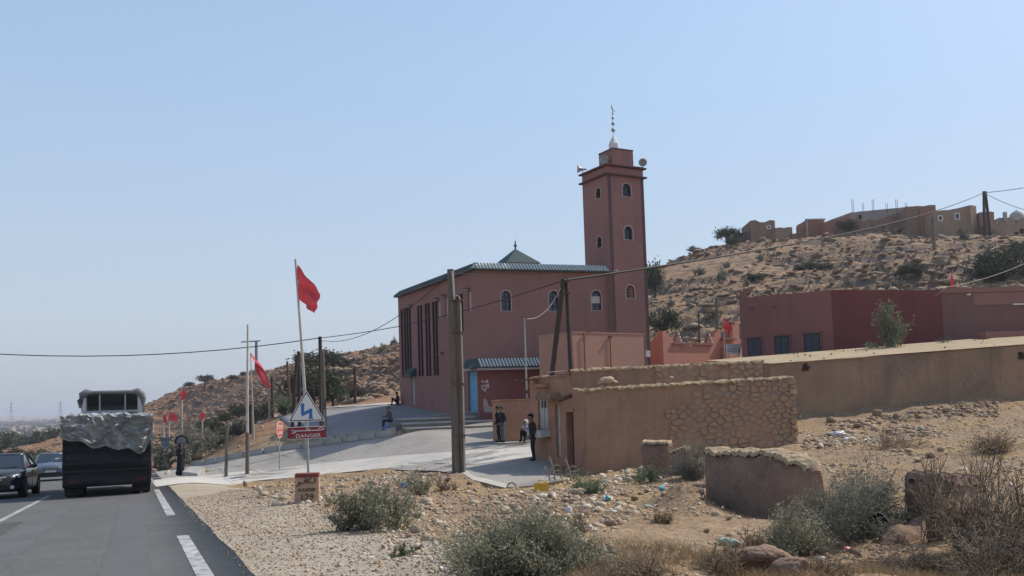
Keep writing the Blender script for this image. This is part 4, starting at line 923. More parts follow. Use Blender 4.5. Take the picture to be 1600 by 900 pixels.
def block_data(seed, m):
    """flattened, irregular cap stone"""
    key = 'c%d%s' % (seed, m)
    if key not in _rd:
        V, Fc = ROCKS[seed % len(ROCKS)]; me = np_mesh('cap_stone', V * np.array([1, .95, .7]), Fc); me.materials.append(M[m]); _rd[key] = me
    return _rd[key]

# ------------------------------------------------------------------ earth and stone house by the street
KO = P(918, 738, 31.0); AK = R(24); KD = dirv(AK); KN = Vector((KD.y, -KD.x, 0))
KL = Vector((-math.sin(R(23)), math.cos(R(23)), 0)); KLN = Vector((-KL.y, KL.x, 0))
kz0 = KO.z - 0.5; KO.z = 0
LK = wall_u(1241, 640, KO, KD)[0]; LKL = wall_u(829, 640, KO, KL)[0]
kzL = wall_u(920, 608, KO, KD)[1]; kzR = wall_u(1238, 589, KO, KD)[1]
kiosk = thing('earth_house', 'low earth plastered house with a bare stone front corner and white shuttered hatch', 'house', KO)
def ku(px, py): return wall_u(px, py, KO, KL)
def topz(u): return kzL + (kzR - kzL) * u / LK
# front wall: core plane with a slightly bulging plaster skin
def wall_skin(name, O, U, Nn, L, z0, z1fn, m, parent, nu, nv, amp, edge_amp=0.0, thick=0.35, seed=0, sc=1.2):
    rr = random.Random(seed); tops = [rr.uniform(-edge_amp, edge_amp) for _ in range(nu + 1)]
    def fn(a, c):
        u = a * L; zt = z1fn(u) + tops[int(round(a * nu))]; z = z0 + (zt - z0) * c
        d = amp * (float(fbm(u * sc + seed, z * sc, 4, 60 + seed)) - .5) * 2
        return O + U * u + Z3 * z + Nn * d
    b = MB(); b.grid(fn, nu, nv, True)
    top = [Vector(b.v[nv * (nu + 1) + i]) for i in range(nu + 1)]
    b.add([p for p in top] + [p - Nn * thick + Z3 * rr.uniform(-.02, .02) for p in top], [(i, i + 1, nu + 2 + i, nu + 1 + i) for i in range(nu)])
    fwd = U.cross(Z3).dot(Nn) > 0
    if not fwd: b.f = [f[::-1] for f in b.f]
    return b.build(name, m, parent)
wall_skin('front_wall', OO, KD, KN, LK, kz0 - .3, topz, M['kiosk_front'], kiosk, 60, 18, .05, .03, .5, 1)
# left face with its openings
hatch = (ku(856, 640)[0], ku(840.5, 640)[0], ku(850, 672)[1], ku(848, 607)[1]); hatch = (min(hatch[:2]), max(hatch[:2]), hatch[2], hatch[3])
nd = sorted([ku(876, 690)[0], ku(868.5, 690)[0]]); nd = (nd[0], nd[1], ku(873, 715)[1], ku(871, 632)[1])
dd = sorted([ku(897, 690)[0], ku(885.5, 690)[0]]); dd = (dd[0], dd[1], ku(893, 742)[1], ku(891, 644)[1])
zback = wall_u(829, 590, KO, KL)[1]
Lf = ku(893, 640)[0]
b = MB(); rect_panel(b, OO, KL, KLN, (0, LKL, kz0 - .3, kzL - .05), [hatch, nd, dd], .28)
b.panel(Z3 * 0 + KLN * .001, KL, KLN, [(Lf, kzL - .05), (LKL, kzL - .05), (LKL, zback), (LKL * .8, zback + .03), (LKL * .55, zback - .06), (Lf + .2, zback - .02), (Lf, zback - .08)])
b.build('side_wall', M['kiosk'], kiosk)
b = MB(); BKv = KL * LKL
b.prism([(p.x, p.y) for p in (KD * .5 - KN * .3, KD * (LK - .02) - KN * .3, KD * (LK - .02) + KL * 3.0, KL * 3.0 + KD * .5)], kz0, [kzL - .12, kzR - .12, kzR - .05, kzL - .05]); b.build('roof', M['earth_roof'], kiosk)
b = MB(); b.panel(KD * LK, KL, KD, [(0, kz0 - .3), (3.2, kz0 - .3), (3.2, kzR), (0, kzR - .02)]); b.build('end_wall', M['kiosk_front'], kiosk)
# higher back part with its own broken top edge
KB = KL * Lf + KLN * -.02; zb0, zb1 = wall_u(900, 579, KO + KB, KD)[1], wall_u(1190, 564, KO + KB, KD)[1]; LB = wall_u(1193, 570, KO + KB, KD)[0]
wall_skin('back_wall', KB, KD, KN, LB, kzL - .4, lambda u: zb0 + (zb1 - zb0) * u / LB, M['kiosk_front'], kiosk, 50, 5, .04, .05, 2.0, 5)
b = MB(); b.panel(KB + KD * LB, KL, KD, rect_pts(0, 2.2, kzL - .4, zb1 - .02)); b.build('end_wall', M['kiosk_front'], kiosk)
pane_behind('dark_doorway', OO, KL, KLN, rect_pts(*dd), .25, M['dark'], kiosk)  # dark pane stands in for the unlit room
def planks(parent, O, D, Nn, r, n, m, depth, name='plank'):
    for k in range(n):
        u0 = r[0] + (r[1] - r[0]) * k / n; u1 = r[0] + (r[1] - r[0]) * (k + 1) / n
        q = MB(); q.box(D * ((u0 + u1) / 2) + Z3 * ((r[2] + r[3]) / 2) - Nn * (depth + random.uniform(0, .012)), (u1 - u0 - .02, .04, r[3] - r[2] - .03), math.atan2(D.y, D.x)); q.build(name, m, parent)
hm = (hatch[0] + hatch[1]) / 2; hb = []
for a0, a1 in ((hatch[0], hm - .01), (hm + .01, hatch[1])):
    sh = pane_behind('shutter', OO, KL, KLN, rect_pts(a0, a1, hatch[2], hatch[3]), .12, M['white_worn'], kiosk)
    planks(sh, OO, KL, KLN, (a0, a1, hatch[2], hatch[3]), 2, M['white_worn'], .085)
    q = MB(); q.box(KL * (a1 - .12 if a0 < hm - .02 else a0 + .12) + Z3 * (hatch[2] + .62 * (hatch[3] - hatch[2])) - KLN * .04, (.05, .04, .28), math.atan2(KL.y, KL.x)); q.build('latch', M['rust'], sh)
dr = pane_behind('narrow_door', OO, KL, KLN, rect_pts(*nd), .16, M['grey_door'], kiosk); planks(dr, OO, KL, KLN, nd, 2, M['white_worn'], .12)
q = MB(); q.box(KL * (nd[0] + .12) + Z3 * (nd[2] + 1.0) - KLN * .08, (.05, .05, .16), math.atan2(KL.y, KL.x)); q.build('handle', M['rust'], dr)
ra = math.atan2(KL.y, KL.x)
def lump(name, c, d, m, parent, rz=0.0, jit=.02): q = MB(); q.box(c, d, rz, .97, jit); return q.build(name, m, parent)
lump('shelf', KL * hm + KLN * .2 + Z3 * (hatch[2] - .12), (hatch[1] - hatch[0] + .35, .45, .24), M['white_worn'], kiosk, ra)
lump('lintel', KL * hm + KLN * .1 + Z3 * (hatch[3] + .1), (hatch[1] - hatch[0] + .5, .3, .13), M['kiosk'], kiosk, ra)
lump('lintel', KL * ((nd[0] + nd[1]) / 2 + .35) + KLN * .18 + Z3 * (nd[3] + .3), (1.3, .42, .22), M['mudred'], kiosk, ra)
lump('lintel', KL * ((dd[0] + dd[1]) / 2) + KLN * .02 + Z3 * (dd[3] + .07), (dd[1] - dd[0] + .25, .1, .12), M['kiosk'], kiosk, ra)
p_, z_ = ku(893, 620); q = MB(); q.tube([KL * p_ + Z3 * (z_ + .05), KL * p_ + KLN * .55 + Z3 * (z_ - .12)], [.075, .085], 8); q.build('rain_spout', M['rust'], kiosk)
p_, z_ = ku(838, 593); q = MB(); q.box(KL * p_ + KLN * .35 + Z3 * z_, (.5, 1.0, .05), ra, 1, .01); q.build('tin_awning', M['rust'], kiosk)
# cap stones along the top edges
def caps(O, D, Nn, u0, u1, zfn, parent, m=('rock', 'rock_white', 'rock_brown'), smin=.16, smax=.36, gap=.8, cnt=400):
    u = u0
    while u < u1:
        s = random.uniform(smin, smax)
        if random.random() < gap:
            o = link('cap_stone', block_data(random.randrange(14), random.choice(m)), parent, O + D * (u + s / 2) - Nn * random.uniform(.02, .12) + Z3 * (zfn(u) + s * .08)); o.scale = (s, s * random.uniform(.8, 1.1), s * random.uniform(.45, .8)); o.rotation_euler = (random.uniform(-.2, .2), random.uniform(-.2, .2), random.uniform(0, 6))
        u += s * random.uniform(.75, 1.0)
def ledge_strip(O, D, Nn, u0, u1, zfn, parent, m, out=.07, th=.1, back=.35, step=.12, seed=0):
    rr = random.Random(seed); n = int((u1 - u0) / step); vs = []
    for i in range(n + 1):
        u = u0 + (u1 - u0) * i / n; z = zfn(max(0, u)) + rr.uniform(-.02, .03); o_ = out + rr.uniform(-.035, .03); t_ = th * rr.uniform(.55, 1.25)
        vs += [O + D * u + Nn * (o_ * .5) + Z3 * (z - t_), O + D * u + Nn * o_ + Z3 * (z - t_ * .4), O + D * u + Nn * (o_ * .6) + Z3 * (z + .02), O + D * u - Nn * back + Z3 * (z + .04 + rr.uniform(-.02, .02))]
    q = MB(); fwd = D.cross(Z3).dot(Nn) > 0
    q.add(vs, [((i * 4 + k, i * 4 + 4 + k, i * 4 + 5 + k, i * 4 + 1 + k) if fwd else (i * 4 + 1 + k, i * 4 + 5 + k, i * 4 + 4 + k, i * 4 + k)) for i in range(n) for k in range(3)]); q.build('roof_ledge', m, parent)
ledge_strip(OO, KD, KN, -.3, LK - .02, topz, kiosk, M['earth_roof'], seed=1)  # paler than the wall, painting its sunlit top edge
ledge_strip(KB, KD, KN, -.05, LB, lambda u: zb0 + (zb1 - zb0) * u / LB, kiosk, M['earth_roof'], .05, .09, seed=2)
ledge_strip(OO, KL, KLN, Lf, LKL, lambda u: zback - .02, kiosk, M['kiosk'], .05, .08, .3, seed=3)
caps(OO, KD, KN, -.3, LK, topz, kiosk, gap=.5, smin=.08, smax=.24)
caps(KB, KD, KN, -.1, LB, lambda u: zb0 + (zb1 - zb0) * u / LB, kiosk, gap=.6, smin=.1, smax=.26)
caps(OO, KL, KLN, Lf, LKL, lambda u: zback - .03, kiosk, gap=.7, smin=.12, smax=.25)
for px, py, s in ((951, 594, .5), (941, 596, .3), (962, 597, .33), (1052, 590, .22)):
    u_, v_ = wall_u(px, py, KO, KD); o = link('cap_stone', rock_data(random.randrange(6), 'rock', True), kiosk, KD * u_ - KN * .12 + Z3 * v_); o.scale = (s,) * 3
# bare masonry: irregular fitted stones, each its own piece
def clip_cell(poly, m, nrm):
    out = []; n = len(poly)
    for i in range(n):
        a, c = poly[i], poly[(i + 1) % n]; da = (a - m).dot(nrm); dc = (c - m).dot(nrm)
        if da <= 0: out.append(a)
        if da * dc < 0: out.append(a.lerp(c, da / (da - dc)))
    return out
def masonry(O, D, Nn, region, cw, chh, parent, keep, proud=(.012, .055), mats=('stone_a', 'stone_b'), seed=3, name='stone'):
    rr = random.Random(seed); u0, u1, v0, v1 = region; pts = []; v = v0; row = 0
    while v < v1:
        h = chh * rr.uniform(.55, 1.5); u = u0 - rr.uniform(0, cw)
        while u < u1 + cw:
            w_ = cw * rr.uniform(.4, 1.9); pts.append((Vector((u + w_ / 2, v + h / 2 + rr.uniform(-.42, .42) * h)))); u += w_
        v += h * .95
    K = cw / chh
    sp = [Vector((p.x, p.y * K)) for p in pts]; cnt = 0
    for i, p in enumerate(sp):
        if not keep(pts[i].x, pts[i].y): continue
        poly = [p + Vector(q) * cw * 1.6 for q in ((-1, -1), (1, -1), (1, 1), (-1, 1))]
        for j, q in enumerate(sp):
            if i != j and (q - p).length < cw * 3: poly = clip_cell(poly, (p + q) / 2, (q - p).normalized())
            if len(poly) < 3: break
        if len(poly) < 3: continue
        poly = [Vector((min(max(a.x, u0), u1), min(max(a.y / K, v0), v1))) for a in poly]
        c = sum(poly, Vector((0, 0))) / len(poly)
        if max((a - c).length for a in poly) < .04: continue
        # rounded, shrunk outline
        q = [];
        for k, a in enumerate(poly):
            nx_ = poly[(k + 1) % len(poly)]; pv = poly[k - 1]
            q += [a.lerp(pv, .13), a.lerp(nx_, .13)]
        shr = rr.uniform(.9, .98); q = [c + (a - c) * shr * rr.uniform(.93, 1.03) for a in q]
        n = len(q); pr = rr.uniform(*proud); tl = rr.uniform(-.02, .02)
        b = MB(); ctr = O + D * c.x + Z3 * c.y
        W = lambda a, d: D * (a.x - c.x) + Z3 * (a.y - c.y) + Nn * d
        mid = [c + (a - c) * .8 for a in q]
        b.add([W(a, -.12) for a in q] + [W(a, pr * .55) for a in q] + [W(a, pr + tl * rr.random()) for a in mid] + [Nn * (pr + rr.uniform(0, .02))],
              [(i_, (i_ + 1) % n, n + (i_ + 1) % n, n + i_) for i_ in range(n)] + [(n + i_, n + (i_ + 1) % n, 2 * n + (i_ + 1) % n, 2 * n + i_) for i_ in range(n)] + [(2 * n + i_, 2 * n + (i_ + 1) % n, 3 * n) for i_ in range(n)])
        if (D.cross(Z3)).dot(Nn) < 0: b.f = [f[::-1] for f in b.f]
        # orientation of the outline
        ar = sum(q[k].x * q[(k + 1) % n].y - q[(k + 1) % n].x * q[k].y for k in range(n))
        if ar < 0: b.f = [f[::-1] for f in b.f]
        b.build(name, M[mats[0] if rr.random() < .65 else mats[1]], parent, ctr, shade=False); cnt += 1
    return cnt
u_m0 = wall_u(1040, 650, KO, KD)[0]
def keep_front(u, v):
    e = float(fbm(u * .9, v * .9, 3, 81)) - .5
    edge = u_m0 + 1.6 * e + (1.25 if v > 0.9 else 0.15) + (.7 if v > 1.5 else 0)
    return u > edge and v < topz(u) - .12
_nst = masonry(KN * .0, KD, KN, (u_m0 - .4, LK - .02, kz0 + .2, kzR - .08), .33, .2, kiosk, keep_front)
_nst2 = masonry(KB, KD, KN, (wall_u(1022, 573, KO + KB, KD)[0], LB - .02, kzR - .1, zb1 - .06), .42, .24, kiosk, lambda u, v: v < zb1 - .1, seed=9)
# quoins on the lit corner
z = kz0 + .3
while z < kzR - .15:
    h = random.uniform(.14, .26); q = MB(); q.box((0, 0, 0), (random.uniform(.2, .4), random.uniform(.25, .45), h - .03), 0, .95, .02)
    q.build('corner_stone', M['stone_a'], kiosk, KD * (LK - .08 + random.uniform(-.02, .04)) + KL * .12 + Z3 * (z + h / 2)).rotation_euler = (0, 0, AK + random.uniform(-.1, .1)); z += h
# low plinth and jutting pink wall behind, where the men stand
JO = P(788, 690, 42.0); jz = JO.z; JO.z = 0; JD = dirv(R(20)); zj = wall_u(800, 626, JO, JD)[1]; LJ = wall_u(834, 660, JO, JD)[0]
jut = thing('jutting_wall', 'plain pinkish jutting end wall of the yard beside the two standing men', 'wall', JO)
b = MB(); jn = Vector((JD.y, -JD.x, 0)); b.box(JD * LJ / 2 - jn * .8 + Z3 * ((zj + jz) / 2 - .2), (LJ, 1.6, zj - jz + .4), R(20), 1, .015); b.build('wall', M['kiosk'], jut)
b = MB(); b.box(JD * LJ / 2 - jn * .8 + Z3 * (zj + .03), (LJ + .1, 1.7, .07), R(20), 1, .02); b.build('coping', M['kiosk'], jut)
pln = thing('low_plinth', 'low grey concrete plinth under the standing men beside the pinkish wall', 'plinth', (JO.x, JO.y, jz))
b = MB(); b.box(JD * (LJ / 2 - .1) + jn * .35 + Z3 * -.22, (LJ + .7, .9, .42), R(20), 1, .015); b.build('slab', M['concrete'], pln)
# mast beside the house with a pale cable
ms = P(823, 612, 36.6); b = MB(); zt = P(823, 497, 36.6).z; mz0 = P(823, 622, 36.6).z; mast = thing('cable_mast', 'thin grey metal mast beside the canopy carrying a pale looping cable', 'mast', (ms.x, ms.y, 0))
b.tube([(0, 0, mz0), (0, 0, zt)], [.035, .025], 6); b.build('pole', M['galv'], mast)
b = MB(); b.box((0, 0, P(823, 612, 36.6).z), (.3, .12, .12)); b.build('clamp', M['rust'], mast)

# ------------------------------------------------------------------ long mud building on the right
LO_ = P(1205, 570, 41.5); LO_.z = 0; LDv = P(1640, 533, 45.8) - LO_; LDv.z = 0; LLn = LDv.length + 6; LDv.normalize(); LNn = Vector((LDv.y, -LDv.x, 0)); LB_ = -LNn
lz0 = wall_u(1205, 569, LO_, LDv)[1]; lz1 = wall_u(1598, 539, LO_, LDv)[1]
lfull = wall_u(1598, 539, LO_, LDv)[0]
lt = lambda u: lz0 + (lz1 - lz0) * u / lfull
barn = thing('mud_building', 'long low brown mud walled building with a pale sloping earth roof', 'building', LO_)
wall_skin('front_wall', OO, LDv, LNn, LLn, -2.2, lt, M['mud'], barn, 60, 14, .06, .02, .5, 12, .7)
nrf = 26
b = MB(); b.grid(lambda a, c: LDv * (a * LLn) + LB_ * (c * 6.5 - .12) + Z3 * (lt(a * LLn) + .03 + .62 * c * (.75 + .25 * a) + .05 * (float(fbm(a * 20, c * 6, 3, 33)) - .5) * 2 * (0 < c < 1)), 40, 8); b.build('roof', M['earth_roof'], barn)
b = MB(); b.panel(OO + LNn * -.02, LB_, -LDv, [(0, -2.2), (6.3, -2.2), (6.3, lz0 + .45), (0, lz0)]); b.build('end_wall', M['mud'], barn)
for px, py in ((1258, 574), (1594, 556)):
    u_, v_ = wall_u(px, py, LO_, LDv); q = MB(); q.box(LDv * u_ + LNn * .04 + Z3 * v_, (.3, .14, .34), math.atan2(LDv.y, LDv.x), .8, .04); h_ = q.build('vent_shade', M['dark'], barn)  # dark block painted as the hole's inner shade
    q = MB(); q.tube([LDv * u_ + Z3 * (v_ + .05), LDv * u_ + LNn * .35 + Z3 * v_], .06, 7); q.build('rain_spout', M['wood_dark'], barn)
roofstones = [(1066, 560), (1058, 561), (1075, 561), (1083, 561.5)]
for k in range(26):
    u = random.uniform(.2, LLn * .75); c = random.uniform(.05, .9); s = random.uniform(.06, .16)
    o = link('roof_stone', rock_data(random.randrange(14), 'rock_brown'), barn, LDv * u + LB_ * (c * 6.2) + Z3 * (lt(u) + .06 + .55 * c)); o.scale = (s, s, s)

# ------------------------------------------------------------------ ruined wall pieces in the foreground
def ruin(name, label, a, bpt, h0, h1, th, m, seed, cat='ruin', nu=22, nv=8, top_m=None, capd=.09):
    a = Vector(a); bpt = Vector(bpt); D = (bpt - a); D.z = 0; L = D.length; D.normalize(); Nn = Vector((D.y, -D.x, 0)); rr = random.Random(seed)
    t = thing(name, label, cat, (a.x, a.y, 0)); b = MB(); z0 = min(gz(a.x, a.y), gz(bpt.x, bpt.y)) - .5
    prof = [rr.uniform(-1, 1) for _ in range(nu + 1)]
    def top(u):
        f = u / L; return (a.z + h0) * (1 - f) + (bpt.z + h1) * f + .30 * (float(fbm(u * 1.6 + seed, 2.5, 3, seed)) - .5) * min(1, L / 2.5) - .10 * max(0, 1 - f / .08) ** 2 - .16 * max(0, 1 - (1 - f) / .07) ** 2
    ring = [(-.5, 0), (-.52, .6), (-.42, .95), (-.12, 1.0), (.2, .99), (.45, .93), (.52, .6), (.5, 0)]
    vs = []
    for i in range(nu + 1):
        u = L * i / nu; zt = top(u) + prof[i] * .04; e = min(1, min(i, nu - i) / 2.0 + .5)
        for x, k in ring:
            d = (float(fbm(u * 1.7 + seed, k * 2 + x * 3, 3, seed)) - .5) * .16
            vs.append(D * (u + (float(fbm(k * 3, x * 2, 2, seed + 5)) - .5) * .3 * (i in (0, nu))) + Nn * (-x * th * e + d * (k > 0)) + Z3 * (z0 + (zt - z0) * k))
    n = len(ring)
    b.add(vs, [(i * n + k, i * n + k + 1, (i + 1) * n + k + 1, (i + 1) * n + k) for i in range(nu) for k in range(n - 1)] , True)
    b.f = [f[::-1] for f in b.f]
    b.add(vs[:n], [tuple(range(n))]); b.add(vs[-n:], [tuple(range(n))[::-1]])
    b.build('wall', m, t)
    if top_m:  # a paler top colour paints sunlight on the crumbling crest
        q = MB(); tp = []
        for i in range(nu * 4 + 1):
            u = L * (.012 + .976 * i / (nu * 4)); zt = top(u) + rr.uniform(-.025, .02); e2 = min(1, min(i, nu * 4 - i) / 8.0 + .5)
            for x, dz in ((-.5, -capd * .45 - .05 * float(fbm(u * 4, 3, 3, seed))), (-.44, .012), (0, .03 + rr.uniform(-.03, .03)), (.4, .015), (.5, -.05)): tp.append(D * u + Nn * (-x * th * e2 + rr.uniform(-.015, .015)) + Z3 * (zt + dz))
        q.add(tp, [(i * 5 + k, (i + 1) * 5 + k, (i + 1) * 5 + k + 1, i * 5 + k + 1) for i in range(nu * 4) for k in range(4)])
        q.build('crumbling_top', top_m, t)
    return t, D, Nn, L
def lumpy(seed):
    V, Fc = rock_mesh(seed, 4, (1, .7, 1), .012); nrm = V / (np.linalg.norm(V, axis=1, keepdims=True) + 1e-9)
    d = .20 * (fbm(V[:, 0] * 3.1 + seed, V[:, 1] * 3.1 + V[:, 2] * 2.3, 4, seed) - .5) + .09 * (fbm(V[:, 0] * 11, V[:, 2] * 11 + V[:, 1] * 6, 3, seed + 2) - .5)
    return V + nrm * d[:, None], Fc
rA = P(1112, 757, 19.0); rB = P(1275, 800, 15.6); rA.z = gz(rA.x, rA.y); rB.z = gz(rB.x, rB.y)
ruin('ruined_wall', 'low ruined clay wall with crumbling top painted sunlit pale above its wide shadow', rA, rB, P(1115, 700, 19).z - rA.z, P(1273, 716, 15.6).z - rB.z, .55, M['mudred'], 4, top_m=M['earth_roof'])
sA = P(1439, 850, 11.0); sB = P(1520, 850, 11.6); sA.z = gz(sA.x, sA.y); sB.z = gz(sB.x, sB.y)
ruin('ruin_stump', 'upright red earth wall stump beside the dry thorn bush', sA, sB, P(1440, 742, 11).z - sA.z, P(1520, 748, 11.6).z - sB.z, .5, M['mudred'], 8, nu=10, top_m=M['mudred'])
lA = P(1380, 858, 10.4); lB = P(1462, 832, 10.9); lA.z = gz(lA.x, lA.y); lB.z = gz(lB.x, lB.y)
ruin('low_wall_remnant', 'low broken earth footing running out from the wall stump', lA, lB, .08, .2, .26, M['mudred'], 14, nu=9)
for nm, x0, y0, x1, y1, Yd, ta, tb, th, lb, sd in (('wall_lump', 1006, 728, 1050, 730, 28.5, 690, 689, .6, 'broken mud wall lump standing against the stone front of the house', 31), ('wall_slab', 1050, 735, 1078, 738, 27.2, 708, 697, .4, 'tilted wall slab with a top edge painted sunlit pale beside the grey thorny shrub', 33)):
    a_ = P(x0, y0, Yd); b_ = P(x1, y1, Yd - .5); a_.z = gz(a_.x, a_.y); b_.z = gz(b_.x, b_.y)
    ruin(nm, lb, a_, b_, P(x0, ta, Yd).z - a_.z, P(x1, tb, Yd - .5).z - b_.z, th, M['mudred'], sd, 'rubble block', 10, 8, M['earth_roof'])
for k, (px, py, Yd, wd, hh, lb) in enumerate([(1198, 893, 9.0, .42, .2, 'large brown clay block lying under the round green bush'), (1236, 899, 8.7, .26, .14, 'smooth grey boulder at the lower edge beside the clay block')]):
    c = G(px, py); o = thing('clay_block' if k == 0 else 'boulder', lb, 'rubble block' if k == 0 else 'boulder', c, [.35, 0][k])
    me = np_mesh('block', *lumpy(300 + k), True); me.materials.append(M['mudred' if k == 0 else 'rock_brown'])
    q = link('block', me, o, (0, 0, hh * .42)); q.scale = (wd * 1.25, wd * 1.1, hh * 1.25); q.rotation_euler = (0, [.2, 0][k], 0)

# ------------------------------------------------------------------ poles
def pole_thing(name, label, base_px, Yd, top_px, r0, r1, m, cat='pole', group=None, parts=None):
    a = P(base_px[0], base_px[1], Yd); a.z = gz(a.x, a.y); t_ = P(top_px[0], top_px[1], Yd)
    th_ = thing(name, label, cat, a, 0, group); b = MB(); n = 7
    b.tube([Vector((0, 0, -.4))] + [(t_ - a) * (k / n) + Vector((random.uniform(-.012, .012), random.uniform(-.012, .012), 0)) for k in range(n + 1)], [r0] + [r0 + (r1 - r0) * k / n for k in range(n + 1)], 9)
    b.build('shaft', m, th_); return th_, a, t_
WIRE_PTS = {}
# big double pole in front
a = P(711, 741, 32.0); a.z = gz(a.x, a.y); dp = thing('utility_pole', 'tall weathered wooden double utility pole standing at the pavement corner', 'utility pole', a)
def rel(px, py, Y): return P(px, py, Y) - a
b = MB(); b.tube([rel(713, 750, 32), rel(711, 640, 32), rel(707, 520, 32), rel(704, 421, 32)], [.15, .145, .135, .125], 10); b.build('shaft', M['wood'], dp)
b = MB(); b.tube([rel(723.5, 750, 32.0), rel(722, 640, 32.0), rel(716.5, 466, 32.0)], [.10, .098, .09], 10); b.build('stub', M['wood'], dp)
b = MB(); b.tube([rel(725.5, 735, 31.88), rel(723, 600, 31.88), rel(719, 470, 31.88), rel(717, 463, 31.88), rel(712, 462, 31.85)], .024, 6); b.build('conduit', M['wood_pale'], dp)
b = MB(); b.tube([rel(706.5, 424, 31.82), rel(709.5, 466, 31.82)], .035, 6); b.build('metal_strap', M['galv'], dp)
for py in (470, 520, 600, 680):
    b = MB(); c = (rel(709 + (py - 470) * .03, py, 32) + rel(718 + (py - 470) * .025, py, 32)) / 2; b.box(c, (.46, .32, .04), 0); b.build('clamp', M['rust'], dp)
WIRE_PTS['dp'] = a + rel(704.5, 426, 31.95)
# A-frame in front of the canopy
af = P(874, 600, 38); af.z = 0; at = thing('a_frame_pole', 'leaning pair of dark wooden poles rising behind the earth house', 'utility pole', af)
b = MB(); b.tube([P(861, 600, 38) - af, P(880, 436, 38) - af], [.12, .1], 9); b.build('leg', M['wood_dark'], at)
b = MB(); b.tube([P(893, 600, 38.1) - af, P(884.5, 435, 38.1) - af], [.1, .08], 9); b.build('leg', M['wood_dark'], at)
for q_ in ((882, 441), (884, 458)): b = MB(); b.box(P(*q_, 38) - af, (.34, .2, .05)); b.build('clamp', M['rust'], at)
WIRE_PTS['af'] = P(881, 438, 37.9)
# pole with stub at the corner of the plaza
a = P(502, 664, 55.5); a.z = gz(a.x, a.y); tp = thing('utility_pole', 'tall wooden pole with a shorter prop beside the plaza kerb', 'utility pole', a)
b = MB(); b.tube([rel(503, 670, 55.5), rel(500, 526, 55.5)], [.16, .11], 9); b.build('shaft', M['wood_dark'], tp)
b = MB(); b.tube([rel(506.5, 668, 55.3), rel(503.5, 547, 55.3)], [.17, .13], 9); b.build('prop', M['wood'], tp)
b = MB(); b.tube([rel(509, 690, 55.0), rel(507, 640, 55.2)], .07, 8); b.build('conduit', M['wood_pale'], tp)
WIRE_PTS['tp'] = a + rel(500, 528, 55.4)
pole_thing('wooden_post', 'dark wooden post behind the warning sign, left of the prop pole', (468, 668), 60, (466.5, 549), .13, .1, M['wood_dark'])
pole_thing('wooden_post', 'leaning dark wooden post crossing behind the flagpole', (456, 680), 57, (463.5, 557), .12, .1, M['wood_dark'])
pole_thing('wooden_post', 'dark wooden post near the foot of the hill left of the flagpole', (454, 640), 78, (448.5, 565), .13, .1, M['rust'])
pole_thing('wooden_post', 'dark wooden post standing at the back edge of the plaza', (555, 632), 72, (554, 572), .13, .1, M['wood_dark'])
pole_thing('wooden_post', 'short dark post below the drooping flag', (426, 646), 74, (424.5, 588), .12, .1, M['wood_dark'])
pole_thing('wooden_post', 'short pale post left of the drooping flag post', (421, 648), 74, (420, 600), .07, .07, M['wood_pale'])
pole_thing('wooden_post', 'dark wooden stump by the white rock heap', (393, 690), 62, (391.5, 632), .16, .13, M['wood_dark'])
pole_thing('wooden_post', 'slim pale post by the white rock heap', (395, 680), 60.5, (394, 642), .05, .05, M['wood_pale'])
pole_thing('wooden_post', 'short brown wooden post on the near verge of the side street', (353, 739), 45.5, (355, 664), .085, .075, M['wood'])
tpole, a, t_ = pole_thing('bare_flagpole', 'tall slim pale flagpole without a flag on the near verge', (386.5, 737), 46, (387, 507), .085, .045, M['steel_pole'], 'flagpole')
b = MB(); b.tube([Vector((0, -.01, 0)), (P(386.8, 676, 46) - a) + Vector((0, -.01, 0))], [.105, .1], 8); b.build('lower_sleeve', M['wood'], tpole)
pole_thing('hill_post', 'thin dark post on the slope above the salmon wall', (1093, 545), 78, (1091.5, 486), .09, .07, M['wood_dark'])
pole_thing('hill_post', 'pale brown post rising behind the salmon wall near the red flag', (1121.5, 545), 74, (1119.5, 465), .15, .13, M['wood'])
pole_thing('hill_post', 'slender dark post below the village wall', (1459, 378), 132, (1457, 340), .28, .2, M['wood'])
af2 = P(1541, 366, 139); af2.z = gz(af2.x, af2.y); t2 = thing('a_frame_pole', 'dark two legged pole standing against the sky above the village', 'utility pole', af2)
for x0 in (1538.5, 1548):
    b = MB(); b.tube([P(x0, 372, 139) - af2, P(1537 if x0 < 1540 else 1539.5, 299, 139) - af2], [.24, .2], 8); b.build('leg', M['wood_dark'], t2)
WIRE_PTS['af2'] = P(1537.5, 301, 139)
# T shaped concrete pylon on the skyline
a = P(400.5, 575, 262); a.z = gz(a.x, a.y); tt = thing('power_pylon', 'grey concrete power pylon with a crossarm on the left hill crest', 'pylon', a)
b = MB(); b.tube([Vector((0, 0, -2)), rel(400.5, 533, 262)], [.6, .4], 6); b.build('shaft', M['sign_back'], tt)
b = MB(); b.tube([rel(377, 534.5, 262), rel(407, 532.5, 262)], .22, 5); b.build('crossarm', M['sign_back'], tt)
